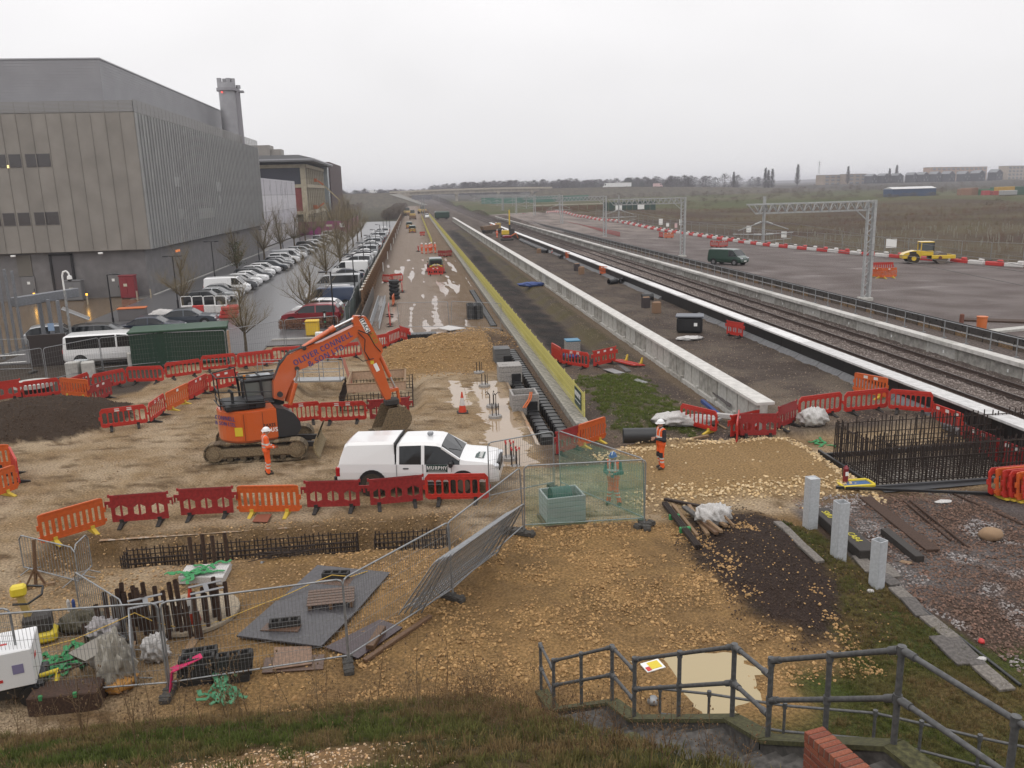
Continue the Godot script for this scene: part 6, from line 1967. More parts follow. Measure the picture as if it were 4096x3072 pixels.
func chapter8(style: String) -> ArrayMesh:
	# a moulded plastic barrier panel two metres long
	if panel_mesh.has(style): return panel_mesh[style]
	var mb := mb()
	var d := 0.022
	if style == "slot":
		# rounded frame with eight upright slots
		mb.prism(PackedVector2Array([W(-0.86,1.0),W(-0.97,0.86),W(-0.97,0.8),W(0.97,0.8),W(0.97,0.86),W(0.86,1.0)]),-d, d)
		mb.prism(PackedVector2Array([W(-0.97,0.3),W(-0.97,0.2),W(-0.88,0.13),W(0.88,0.13),W(0.97,0.2),W(0.97,0.3)]),-d, d)
		for s in [-1,1]: mb.box(V(s*0.925,0.55,0),V(0.09,0.5,2*d))
		for k in 7: mb.box(V(-0.88 + 0.22*(k + 1),0.55,0),V(0.055,0.5,0.03))
		for k in 8:
			for y in [0.3,0.8]:
				var x := -0.77 + 0.22*k
				for s in [-1,1]:
					mb.prism(PackedVector2Array([W(x + s*0.083, y),W(x + s*0.083, y + (0.05 if y < 0.5 else -0.05)),W(x + s*0.04, y)]),-0.014,0.014)
		mb.box(V(-1.0,0.55,0),V(0.06,0.16,0.04)).box(V(1.0,0.55,0),V(0.06,0.1,0.04))
		for y in [0.9,0.2]: mb.box(V(0, y, 0),V(1.7,0.03,0.07))
	elif style == "window":
		# deep plain top, three pairs of pointed openings and hooked ends
		mb.box(V(0,0.84,0),V(1.66,0.34,2*d))
		mb.box(V(0,0.22,0),V(1.66,0.18,2*d))
		mb.box(V(0,0.975,0),V(1.4,0.07,0.07))
		var xs := [[-0.83,-0.72], [-0.565,-0.505], [-0.35,-0.175], [-0.03,0.03], [0.175,0.35], [0.505,0.565], [0.72,0.83]]
		for x in xs: mb.box(V((x[0] + x[1])*0.5,0.49,0),V(x[1] - x[0], 0.36,0.036))
		for c in [-0.535,0.0,0.535]:
			for s in [-1,1]:
				mb.prism(PackedVector2Array([W(c + s*0.2,0.67),W(c + s*0.03,0.67),W(c + s*0.2,0.57)]),-0.014,0.014)
				mb.prism(PackedVector2Array([W(c + s*0.2,0.31),W(c + s*0.2,0.37),W(c + s*0.03,0.31)]),-0.014,0.014)
		for s in [-1,1]:
			mb.box(V(s*0.865,0.72,0),V(0.07,0.2,0.04)).box(V(s*0.95,0.77,0),V(0.1,0.1,0.04)).box(V(s*0.86,0.99,0),V(0.06,0.1,0.04)).box(V(s*0.98,0.66,0),V(0.04,0.16,0.04))
	else:
		# many narrow rounded slots under a plain band
		mb.prism(PackedVector2Array([W(-0.93,1.0),W(-0.97,0.96),W(-0.97,0.77),W(0.97,0.77),W(0.97,0.96),W(0.93,1.0)]),-d, d)
		mb.prism(PackedVector2Array([W(-0.97,0.32),W(-0.97,0.15),W(-0.92,0.12),W(0.92,0.12),W(0.97,0.15),W(0.97,0.32)]),-d, d)
		for k in 11:
			mb.box(V(-0.92 + 0.184*k, 0.545,0),V(0.1,0.45,0.036))
		for s in [-1,1]: mb.box(V(s*1.0,0.6,0),V(0.06,0.16,0.04)).box(V(s*1.0,0.26,0),V(0.06,0.1,0.04))
		mb.box(V(0,0.985,0),V(1.7,0.05,0.075)).box(V(0,0.14,0),V(1.7,0.04,0.07))
	panel_mesh[style] = mb.mesh()
	return panel_mesh[style]

func barrier(a: Vector3, b: Vector3, style: String, tone: String, label: String, group: String, marks := 0, feet := "rubber", tilt := 0.0, lift := 0.0) -> Node3D:
	var c := (a + b)*0.5
	var len := clampf(W(b.x - a.x, b.z - a.z).length() / {"window": 1.7, "comb": 1.86, "slot": 1.82}[style], 0.85,1.14)
	var t := thing("plastic_barrier", label, "barrier", V(c.x, gy(c.x, c.z) + lift, c.z), yaw2(a, b), group)
	t.rotation.z = clampf((b.y - a.y) / 2.0,-0.06,0.06) if lift == 0.0 else 0.0
	t.rotation.x = tilt
	var m: Material = {"red": M("barrier_red", 0.52,0.035,0.022,0.45,0.0,0.18,1.2), "dark": M("barrier_dark_red", 0.34,0.026,0.026,0.5,0.0,0.22,1.2), "orange": M("barrier_orange", 0.62,0.115,0.02,0.45,0.0,0.16,1.2)}[tone]
	var p := part(t, "panel", chapter8(style), m)
	p.scale.x = len
	if not panel_mesh.has("foot"):
		panel_mesh["foot"] = mb().prism(PackedVector2Array([W(-0.38,0.0),W(0.38,0.0),W(0.38,0.03),W(0.05,0.12),W(0.05,0.22),W(-0.05,0.22),W(-0.05,0.12),W(-0.38,0.03)]),-0.06,0.06, Transform3D(Basis(V(0,0,1),Vector3.UP, V(-1,0,0)),Vector3.ZERO)).mesh()
		panel_mesh["mark"] = mb().box(Vector3.ZERO, V(0.2,0.13,0.056)).mesh()
	var fm := M("foot_rubber", 0.035,0.03,0.026,0.8,0.0,0.4,2.0) if feet == "rubber" else M("foot_yellow", 0.5,0.36,0.04,0.6)
	for s in [-1,1]: part(t, "foot", panel_mesh["foot"], fm, V(s*0.56*len, -0.01,0))
	for k in marks: part(t, "reflector", panel_mesh["mark"], M("reflector_white", 0.62,0.6,0.58,0.4),V((k - (marks - 1)*0.5)*(0.5 if marks == 2 else 0.55),0.885,0))
	return t

func build_barriers() -> void:
	var F := "barriers in the row before the rebar trench"
	barrier(V(-11.48,0.1,-24.64),V(-10.13,0.1,-25.84), "comb", "orange", "orange barrier tilted at the open end of the front row", F, 0, "yellow")
	barrier(V(-9.92,0.1,-25.94),V(-8.18,0.1,-25.98), "window", "dark", "dark red barrier next to the tilted orange one in the front row", F)
	barrier(V(-7.91,0.1,-26.22),V(-6.22,0.1,-26.15), "window", "dark", "dark red barrier third in the front row, between dark red and orange", F)
	barrier(V(-6.05,0.1,-26.24),V(-4.16,0.1,-25.97), "comb", "orange", "orange barrier in the middle of the front row", F, 0, "yellow")
	barrier(V(-3.92,0.1,-26.13),V(-2.18,0.1,-25.94), "window", "dark", "dark red barrier in the front row at the tail of the pickup", F)
	barrier(V(-1.89,0.1,-26),V(-0.14,0.1,-26.14), "window", "dark", "dark red barrier hiding the rear wheel of the pickup", F)
	barrier(V(-0.01,0.1,-26.12),V(1.94,0.1,-25.83), "slot", "red", "bright red barrier hiding the front wheel of the pickup", F)
	var E := "barriers round the hole at the picture's edge"
	barrier(V(-15.4,0.1,-28.37),V(-14.52,0.1,-29.97), "comb", "orange", "orange barrier at the picture's edge, front side of its hole", E, 1, "yellow")
	barrier(V(-14.54,0.1,-30.32),V(-15.84,0.1,-32.59), "comb", "red", "red barrier seen end on at the hole by the picture's edge", E)
	barrier(V(-17.72,0.1,-32.51),V(-15.95,0.1,-32.76), "comb", "orange", "orange barrier at the back of the hole by the picture's edge", E)
	var R := "red barriers along the back of the site"
	barrier(V(-21.08,0.1,-41.33),V(-19.51,0.1,-42.22), "window", "red", "red barrier at the picture's edge above the dark soil heap", R)
	barrier(V(-19.5,0.1,-42.61),V(-18.23,0.1,-43.21), "slot", "red", "red barrier beside the concrete tank lid", R)
	barrier(V(-18.48,0.1,-44.24),V(-17.92,0.1,-46.82), "slot", "red", "red barrier behind the small orange barrier corner", R)
	barrier(V(-18.23,0.1,-43.71),V(-16.62,0.1,-42.85), "comb", "orange", "orange barrier forming a corner near the concrete tank lid", R, 0, "yellow")
	barrier(V(-16.59,0.1,-42.85),V(-16.19,0.1,-44.77), "window", "dark", "dark red barrier closing the corner beside the orange one", R, 2)
	barrier(V(-17.57,0.1,-46.14),V(-16.42,0.1,-47.48), "slot", "red", "red barrier below the tail of the white minibus", R)
	barrier(V(-16.31,0.1,-47.74),V(-14.4,0.1,-47.55), "slot", "red", "red barrier below the white minibus, white patch behind it", R)
	barrier(V(-14.36,0.1,-48.18),V(-12.71,0.1,-49.07), "slot", "red", "red barrier below the middle of the green container", R)
	barrier(V(-12.81,0.1,-50.03),V(-11.03,0.1,-50.51), "slot", "red", "red barrier below the end of the green container", R)
	barrier(V(-10.77,0.1,-50.41),V(-8.95,0.1,-51.12), "slot", "red", "red barrier at the foot of the nearest bare tree", R)
	barrier(V(-10.82,0.1,-50.34),V(-9.05,0.1,-51.18), "slot", "red", "red barrier just past the nearest bare tree", R)
	barrier(V(-8.97,0.1,-51.46),V(-7.15,0.1,-51.75), "slot", "red", "red barrier running behind the excavator boom", R)
	barrier(V(-7.03,0.1,-51.72),V(-5.42,0.1,-51.92), "slot", "red", "red barrier seen under the lettered boom", R)
	barrier(V(-5.29,0.1,-51.68),V(-3.73,0.1,-52.52), "slot", "red", "red barrier between boom and arm of the excavator", R)
	barrier(V(-3.12,0.1,-54.3),V(-2.21,0.1,-55.06), "slot", "red", "red barrier just past the excavator arm", R)
	barrier(V(-2.16,0.1,-55.42),V(-1.34,0.1,-57.38), "slot", "red", "red barrier turned end on past the excavator arm", R)
	barrier(V(-1.31,0.1,-57.88),V(-0.66,0.1,-56.46), "window", "red", "last red barrier of the back row beside the black crate", R)
	var D := "barriers in the slanting row behind the excavator"
	barrier(V(-14.21,0.1,-37.61),V(-12.5,0.1,-38.18), "slot", "red", "red barrier with two white marks at the near end of the slanting row", D, 2)
	barrier(V(-12.4,0.1,-38.43),V(-12.31,0.1,-40.41), "slot", "red", "red barrier turned away, second in the slanting row", D, 2)
	barrier(V(-12.23,0.1,-40.42),V(-11.75,0.1,-42.68), "comb", "orange", "orange barrier with a glove on top in the slanting row", D, 1, "yellow")
	barrier(V(-11.71,0.1,-42.67),V(-11.32,0.1,-44.7), "comb", "red", "red barrier after the orange one in the slanting row", D, 2)
	barrier(V(-11.13,0.1,-44.23),V(-9.99,0.1,-45.58), "window", "red", "red barrier at the far end of the slanting row by the guard rail", D, 2)
	var W := "barriers before the formwork box"
	barrier(V(-6.15,0.1,-36.96),V(-4.73,0.1,-37.2), "slot", "red", "red barrier half hidden by the excavator's black cover", W, 1)
	barrier(V(-4.58,0.1,-36.83),V(-2.61,0.1,-36.75), "slot", "red", "red barrier with two marks before the formwork box", W, 2)
	barrier(V(-2.43,0.1,-36.79),V(-0.61,0.1,-37.01), "window", "dark", "dark red barrier behind the excavator bucket", W, 1)
	var H := "barriers on the haul road"
	barrier(V(1.32,0.1,-103.16),V(3.4,0.1,-102.98), "window", "red", "red barrier with two marks on the haul road before the green van", H, 2)
	barrier(V(1.31,0.1,-106.79),V(1.73,0.1,-112.54), "window", "red", "red barrier end on, one side of the box before the green van", H)
	barrier(V(3.41,0.1,-103.3),V(3.74,0.1,-110.4), "window", "red", "red barrier end on, other side of the box before the green van", H)
	barrier(V(1.37,0.1,-201.63),V(2.5,0.1,-202.67), "window", "red", "small lone red barrier far along the haul road", H)
	barrier(V(-3.74,0.1,-97.37),V(-2.81,0.1,-96.47), "slot", "red", "red barrier crossing behind the stacked black pipe at the hoarding", H)
	barrier(V(-2.75,0.1,-96.45),V(-1.85,0.1,-96.95), "slot", "red", "second red barrier crossing behind the stacked black pipe", H)
	barrier(V(-1.78,0.1,-93.56),V(-1.31,0.1,-81.49), "slot", "red", "red barrier along the haul road edge beside the black pipe", H)
	barrier(V(-2.02,0.1,-80.75),V(-2.4,0.1,-73.36), "slot", "orange", "orange barrier along the haul road edge by the ladder tower", H)
	barrier(V(-2.47,0.1,-72.59),V(-2.4,0.1,-67.78), "slot", "red", "red barrier alongside the lattice ladder tower", H)
	barrier(V(-2.37,0.1,-67.22),V(-2.08,0.1,-62.58), "slot", "red", "red barrier nearest the excavator arm, beside the ladder tower", H)
	barrier(V(0.25,0.1,-152.67),V(0.92,0.1,-144.23), "slot", "red", "red barrier beside the group of workers on the haul road", H)
	barrier(V(3.64,0.1,-134.27),V(4.69,0.1,-133.23), "window", "dark", "dark red barrier past the group of workers on the haul road", H)
	barrier(V(4.76,0.1,-133.19),V(5.77,0.1,-134.59), "window", "dark", "dark red barrier between the workers and the yellow mesh", H)
	var B := "barriers by the blue topped pallet"
	barrier(V(7.87,0.1,-48.74),V(8.1,0.1,-46.98), "comb", "red", "red barrier turned away beside the yellow mesh barrier", B)
	barrier(V(8.15,0.1,-46.89),V(9.38,0.1,-45.35), "slot", "red", "red barrier before the blue topped pallet", B, 2)
	barrier(V(9.59,0.1,-45.54),V(11.46,0.1,-46.88), "window", "red", "red barrier with three marks past the blue topped pallet", B, 3)
	barrier(V(11.8,0.05,-47.81),V(12.99,0.05,-45.47), "comb", "red", "red barrier lying flat beside the platform wall", B, 0, "yellow", PI*0.46)
	var N := "barriers at the end of the concrete beam"
	barrier(V(5.05,0.1,-30.18),V(6.02,0.1,-30.95), "window", "dark", "dark red barrier closing the end of the duct trench", N)
	barrier(V(6.05,0.1,-30.94),V(7.21,0.1,-31.84), "comb", "orange", "orange barrier closing the end of the yellow mesh barrier", N, 0, "yellow")
	var K := "barriers round the rebar pit"
	barrier(V(10.9,0.2,-33.2),V(11.85,0.2,-31.66), "slot", "red", "red barrier leaning over white sheeting at the end of the platform wall", K, 0, "yellow")
	barrier(V(12.15,0.2,-30.84),V(13.62,0.2,-31.47), "window", "red", "red barrier with two marks at the foot of the platform wall", K, 2)
	barrier(V(12.49,0.2,-30.61),V(13.85,0.2,-30.41), "window", "dark", "dark red barrier facing us before the end of the platform wall", K)
	barrier(V(12,0.2,-29.8),V(12.75,0.2,-31.5), "slot", "red", "red barrier seen exactly end on before the platform wall", K)
	barrier(V(14.09,0.2,-30.65),V(15.08,0.2,-31.4), "window", "dark", "dark red barrier turned toward the white sack", K)
	barrier(V(15.5,0.2,-32),V(17.71,0.2,-32.54), "slot", "red", "red barrier just behind the white sack", K)
	barrier(V(17.79,0.2,-32.39),V(19.84,0.2,-32.73), "slot", "red", "red barrier in the middle behind the rebar cage", K)
	barrier(V(19.76,0.2,-32.35),V(21.05,0.2,-31.44), "slot", "red", "red barrier at the bend behind the rebar cage", K)
	barrier(V(20.94,0.2,-31.09),V(21.06,0.2,-29.42), "comb", "red", "red barrier with three marks along the black wall", K, 3)
	barrier(V(21.03,0.2,-29.2),V(21.1,0.2,-27.51), "comb", "dark", "second marked barrier along the black wall, seen through rebar", K, 2)
	barrier(V(21.08,0.2,-27.31),V(21.14,0.2,-25.87), "comb", "dark", "last marked barrier along the black wall at the picture's edge", K, 2)
	barrier(V(20.14,0.33,-35.54),V(20.67,0.33,-34.56), "comb", "orange", "lone orange barrier on yellow feet close to the black wall", K, 2, "yellow")
	var I := "lone barriers on the island track bed"
	barrier(V(20.2,0.33,-51.85),V(20.51,0.33,-51.15), "window", "red", "lone red barrier standing by the black wall past the black box", I)
	barrier(V(20.99,0.33,-93.96),V(21.34,0.33,-93.07), "window", "orange", "lone orange barrier halfway along the black wall", I, 2)
	barrier(V(21.16,0.33,-117.05),V(21.37,0.33,-116.04), "window", "orange", "farthest lone orange barrier along the black wall", I)
	var Y := "barrier boxes on the stone compound"
	barrier(V(44.26,0.85,-77.74),V(44.41,0.85,-75.71), "comb", "orange", "orange barrier, near face of the box beside the nearest mast", Y, 2, "yellow")
	barrier(V(44.45,0.85,-75.7),V(45.89,0.85,-75.87), "comb", "orange", "orange barrier, second near face of the box beside the nearest mast", Y, 1, "yellow")
	barrier(V(46.27,0.85,-81.32),V(48.88,0.85,-80.95), "comb", "red", "red barrier at the back of the box beside the nearest mast", Y)
	barrier(V(44.6,0.85,-123.99),V(45.14,0.85,-121.61), "slot", "red", "red barrier, one face of the box beyond the green van", Y, 2)
	barrier(V(45.17,0.85,-121.59),V(46.91,0.85,-122.73), "slot", "red", "red barrier, other face of the box beyond the green van", Y, 2)
	barrier(V(43.93,0.85,-149.78),V(44.03,0.85,-145.5), "slot", "red", "red barrier, one face of the farther compound box", Y)
	barrier(V(44.07,0.85,-145.47),V(45.48,0.85,-145.42), "comb", "orange", "orange barrier, other face of the farther compound box", Y, 2)
	# leaning stack of barriers at the picture's edge
	for k in 6:
		var o := V(0.14*k, 0,0.13*k)
		barrier(V(17.85,0,-23.23) + o, V(19.63,0,-23.34) + o, ["slot", "comb", "comb", "slot", "comb", "slot"][k], ["red", "orange", "red", "red", "orange", "red"][k], ["rearmost", "second from the back", "third from the back", "fourth from the back", "fifth from the back", "front"][k] + " barrier of the leaning stack at the edge by the ballast", "stack of barriers at the picture's edge", 1 if k == 5 else 0, "yellow", -0.12)
	build_water_barriers()

func build_water_barriers() -> void:
	var pts := [W(75.5,-56),W(61.7,-82),W(56.3,-101),W(52.7,-120.6),W(49.2,-170),W(46.9,-227),W(46.0,-292)]
	var mesh := mb()
	mesh.cbox(V(0,0.2,0),V(1.96,0.4,0.42),0.05)
	mesh.cbox(V(-0.62,0.52,0),V(0.62,0.3,0.34),0.09)
	mesh.cbox(V(0.35,0.42,0),V(1.1,0.06,0.3),0.02)
	var am := mesh.mesh()
	var red := M("water_barrier_red", 0.55,0.045,0.04,0.45,0.0,0.15,1.0)
	var white := M("water_barrier_white", 0.66,0.64,0.62,0.5,0.0,0.15,1.0)
	var ords := ["first", "second", "third", "fourth", "fifth", "sixth", "seventh", "eighth", "ninth", "tenth", "eleventh", "twelfth", "thirteenth", "fourteenth", "fifteenth", "sixteenth"]
	var n := 0
	for i in pts.size() - 1:
		var a: Vector2 = pts[i]
		var b: Vector2 = pts[i + 1]
		var l := a.distance_to(b)
		var k := int(l / 2.04)
		for j in k:
			var p := a.lerp(b, (j + 0.5) / k)
			var is_red := n % 2 == 0
			var c := "red" if is_red else "white"
			var label := "%s %s water filled barrier past the roller, counted along the line" % [ords[mini(n / 2,15)], c]
			if n >= 32: label = "small distant %s water filled barrier far along the compound line" % c
			var o := solo("water_barrier", label, "barrier", am, red if is_red else white, V(p.x, gy(p.x, p.y), p.y), atan2(-(b.y - a.y), b.x - a.x) + rng.randf_range(-0.05,0.05), "red and white water filled barriers" if n < 32 else "distant %s water barriers" % c)
			n += 1

var heras_cache := {}

func heras_mesh(l: float, step: float) -> Array:
	var key := "%.2f_%.2f" % [l, step]
	if heras_cache.has(key): return heras_cache[key]
	var fr := mb()
	var h := 2.0
	var r := 0.12
	fr.tube([V(0.02,0,0),V(0.02, h - r, 0),V(0.055, h - 0.035,0),V(r + 0.02, h, 0),V(l - r - 0.02, h, 0),V(l - 0.055, h - 0.035,0),V(l - 0.02, h - r, 0),V(l - 0.02,0,0)], 0.021,6)
	fr.tube([V(0.02,0.2,0),V(l - 0.02,0.2,0)], 0.019,6)
	var w := mb()
	var x := 0.02 + step
	while x < l - 0.04:
		w.box(V(x, 1.1,0),V(0.0055,1.78,0.0055))
		x += step
	for y in [0.5,0.8,1.1,1.4,1.7]: w.box(V(l*0.5, y, 0.005),V(l - 0.05,0.0055,0.0055))
	heras_cache[key] = [fr.mesh(), w.mesh()]
	return heras_cache[key]

func heras(a: Vector3, b: Vector3, label: String, group: String, foot := true, step := 0.075, tilt := 0.0, net := "") -> Node3D:
	var l := W(b.x - a.x, b.z - a.z).length()
	var ya := gy(a.x, a.z)
	var yb := gy(b.x, b.z)
	var t := thing("mesh_fence_panel", label, "fence panel", V(a.x, ya + 0.1, a.z), yaw2(a, b), group)
	t.rotation.z = atan2(yb - ya, l)
	t.rotation.x = tilt
	var m := heras_mesh(l, step)
	part(t, "frame", m[0], M("galvanised_steel"))
	part(t, "wire_mesh", m[1], M("wire_grey", 0.2,0.2,0.195,0.6,0.2))
	if foot:
		if not heras_cache.has("foot"):
			var f := mb()
			f.cbox(V(0,0.0,0),V(0.22,0.14,0.72),0.03)
			for z in [-0.25,0.0,0.25]: f.cbox(V(0,0.075, z),V(0.24,0.03,0.1),0.01)
			heras_cache["foot"] = f.mesh()
		part(t, "foot_block", heras_cache["foot"], M("block_grey", 0.09,0.082,0.072,0.9,0.0,0.4,2.0),V(l - 0.02,-0.03,0))
	if net:
		var nm := mb()
		var cols := 26
		var rows := 14
		for i in cols:
			for j in rows:
				var P := func(u: int, v: int) -> Vector3:
					var x := 0.05 + (l - 0.1)*u / cols
					var y := 0.14 + 1.78*v / rows
					return V(x, y, 0.03 + 0.022*sin(u*1.7 + v*0.4) + 0.015*sin(v*1.3 + u*0.3))
				nm.q(P.call(i, j), P.call(i, j + 1), P.call(i + 1, j + 1), P.call(i + 1, j))
		part(t, "debris_net", nm, net_material())
	return t

func net_material() -> StandardMaterial3D:
	# open woven netting: threads with holes between
	if mats.has("green_net"): return mats["green_net"]
	var m := StandardMaterial3D.new()
	m.resource_name = "green_net"
	m.albedo_color = Color(0.34,0.66,0.54,0.17)
	m.transparency = BaseMaterial3D.TRANSPARENCY_ALPHA
	m.roughness = 0.8
	mats["green_net"] = m
	return m

func crowd_barrier(a: Vector3, b: Vector3, label: String, tilt := 0.0) -> void:
	var l := W(b.x - a.x, b.z - a.z).length()
	var t := thing("pedestrian_barrier", label, "barrier", on(a), yaw2(a, b), "steel pedestrian barriers")
	t.rotation.x = tilt
	var f := mb()
	f.tube([V(0,0.12,0),V(0,0.95,0),V(0.12,1.08,0),V(l - 0.12,1.08,0),V(l, 0.95,0),V(l, 0.12,0),V(0,0.12,0)], 0.02,6)
	part(t, "frame", f, M("galvanised_steel"))
	var n := int(l / 0.13)
	var bar := mb().cyl(V(0,0.12,0),V(0,1.07,0),0.008,0.008,5).mesh()
	for k in n: part(t, "upright", bar, M("weathered_galvanised"),V(l*(k + 1) / (n + 1),0,0))
	for x in [0.25, l - 0.25]: part(t, "foot", mb().tube([V(x, 0.02,-0.32),V(x, 0.12,0),V(x, 0.02,0.32)], 0.016,5), M("weathered_galvanised"))

func build_fences() -> void:
	var g := "mesh fence panels round the store in front"
	var c0 := V(-10.13,0,-16.22)
	var c1 := V(-5.51,-0,-16.12)
	var c2 := V(-1.89,0,-16.62)
	var c3 := V(0.5,0,-19.32)
	var c4 := V(2.72,0,-22.44)
	var c5 := V(6.33,0,-22.46)
	heras(c1 + (c0 - c1).normalized()*3.45, c1, "mesh fence panel across the bottom corner, before the white box", g)
	heras(c1, c2, "mesh fence panel before the grey sheets, next to the corner one", g)
	heras(c2, c3, "mesh fence panel running away beside the leaning stack of panels", g)
	heras(c3, c4, "mesh fence panel between the leaning stack and the green netting", g)
	heras(c4, c5, "mesh fence panel hung with green netting before the grey tank", g, true, 0.075,0.0, "green")
	heras(V(4.51,0,-26.57), c5, "mesh fence panel with green netting behind the worker in a blue helmet", g, true, 0.075,0.0, "green")
	heras(V(1.99,0,-25.71),V(4.32,0,-26.61), "mesh fence panel beside the pickup's bonnet", g)
	# inner crossing panel and a second one behind the front corner
	heras(V(-9.85,0,-16.22) + V(0,0,-0.3),V(-8.44,0,-16.36), "short return of mesh fence behind the bottom corner panel", g, false)
	# stack of spare panels leaning over
	var b0 := V(-0.85,0,-18.53)
	var b1 := V(1.35,0,-21.49)
	for k in 6:
		var o := V(0.09,0,0.03)*k
		var t := heras(b0 + o + (b1 - b0)*0.02*(k % 3), b0 + o + (b1 - b0).normalized()*3.45 + (b1 - b0)*0.02*(k % 3), ["front", "second", "third", "fourth", "fifth", "rearmost"][k] + " of the spare mesh fence panels leaning in a stack", "leaning stack of spare fence panels", false, 0.15,0.62 - 0.02*k)
	# panels along the service road and yard
	g = "mesh fence panels beside the green container"
	heras(V(-18.93,0,-51.45),V(-15.61,0,-52.3), "mesh fence panel in front of the white minibus", g, true, 0.15)
	heras(V(-15.57,0,-52.29),V(-11.87,0,-52.34), "mesh fence panel in front of the green container", g, true, 0.15)
	heras(V(-20.86,0,-48.39),V(-18.97,0,-51.46), "mesh fence panel by the concrete blocks near the minibus", g, true, 0.15)
	heras(V(-22.82,0,-46.45),V(-20.97,0,-48.57), "mesh fence panel by the concrete tank lid", g, true, 0.15)
	heras(V(-25.75,0,-52.55),V(-23.3,0,-52.32), "mesh fence panel before the steel gate posts", g, true, 0.15)
	heras(V(-11.83,0,-52.52),V(-8.81,0,-55.42), "mesh fence panel past the nearest bare tree toward the paving", g, true, 0.15)
	heras(V(-8.76,0,-55.63),V(-5.37,0,-56.35), "mesh fence panel before the yellow grit bin", g, true, 0.15)
	g = "mesh fence panels across the haul road"
	heras(V(-1.46,0,-61.94),V(2.24,0,-60.45), "mesh fence panel across the haul road, the one nearer the hoarding", g, true, 0.15)
	heras(V(2.32,0,-60.43),V(5.88,0,-59.3), "mesh fence panel across the haul road, the one nearer the black ducts", g, true, 0.15)
	# dark netted panels along the brown hoarding
	for k in 24:
		var a := V(-5.35,0,-62.0 - 3.5*k)
		var t := thing("netted_fence", ["first", "second", "third", "fourth", "fifth", "sixth", "seventh", "eighth", "ninth", "tenth", "eleventh", "twelfth", "thirteenth", "fourteenth", "fifteenth", "sixteenth", "seventeenth", "eighteenth", "nineteenth", "twentieth", "twenty first", "twenty second", "twenty third", "twenty fourth"][k] + " dark green netted panel along the hoarding, counted going away", "fence panel", a, PI / 2, "netted panels along the hoarding")
		t.rotation.x = 0.06*sin(k*1.3)
		var m := heras_mesh(3.45,0.15)
		part(t, "frame", m[0], M("galvanised_steel"))
		part(t, "net", mb().box(V(1.72,0.95,0),V(3.36,1.75,0.012)), M("hoarding_net", 0.05,0.075,0.065,0.8,0.0,0.3,1.5))
	# compound fence beyond the water barriers
	var pts := [W(74.0,-64),W(64.5,-88),W(59.0,-106),W(55.5,-125),W(51.8,-172),W(49.5,-228)]
	var n := 0
	for i in pts.size() - 1:
		var a: Vector2 = pts[i]
		var b: Vector2 = pts[i + 1]
		var k := int(a.distance_to(b) / 3.5)
		for j in k:
			var p := a.lerp(b, float(j) / k)
			var q := a.lerp(b, float(j + 1) / k)
			heras(V(p.x, 0, p.y),V(q.x, 0, q.y), "grey mesh fence panel behind the red and white barriers" , "compound fence panels", j % 2 == 0,0.25)
			n += 1
	for p in [V(59.1,1.6,-99.13),V(56.3,1.6,-123.98),V(51.13,1.6,-171.89),V(49.33,1.6,-161.2),V(54.52,1.6,-169.22),V(57.35,1.6,-140.33),V(49.98,1.6,-157.94)]:
		var k: int = names.get("white_notice", -1) + 1
		var nb := thing("white_notice", ["blank white notice board beside the roller", "white notice board right of the hanging drop tube", "white notice board on the fence past the third mast", "small white notice low on the far compound fence", "tall white notice near the second mast", "white notice board under the nearest boom", "pinkish notice on the compound fence near the second mast"][k], "sign", V(p.x, gy(p.x, p.z), p.z),-0.5, "compound fence notices")
		part(nb, "post", mb().box(V(0,0.6,-0.04),V(0.08,1.2,0.06)), M("weathered_galvanised"))
		part(nb, "board", mb().cbox(V(0,1.5,0),V([1.2,0.8,0.8,0.6,0.6,0.8,0.5][k], [1.1,0.9,1.2,0.7,1.2,1.1,0.9][k], 0.04),0.01), M("white_plate") if k != 6 else M("van_pinkish"))
	# red plastic mesh along the far platform
	var rm := thing("red_mesh_fence", "sagging red plastic mesh fence behind the far platform handrail", "fence", Vector3.ZERO)
	var A := V(38.14,0.8,-154.22)
	var B := V(39.67,0.8,-308.06)
	var cnt := 34
	for k in cnt:
		var p := A.lerp(B, float(k) / cnt)
		var q := A.lerp(B, float(k + 1) / cnt)
		var mb := mb()
		for y in 8: mb.bar(p + V(0,0.12 + 0.13*y, 0), q + V(0,0.12 + 0.13*y + 0.0,0),0.02,0.085)
		part(rm, "mesh_bay", mb, M("red_mesh", 0.33,0.05,0.045,0.6))
		part(rm, "stake", mb().cyl(p, p + V(0,1.2,0),0.02,0.02,5), M("weathered_galvanised"))
	build_stairs()

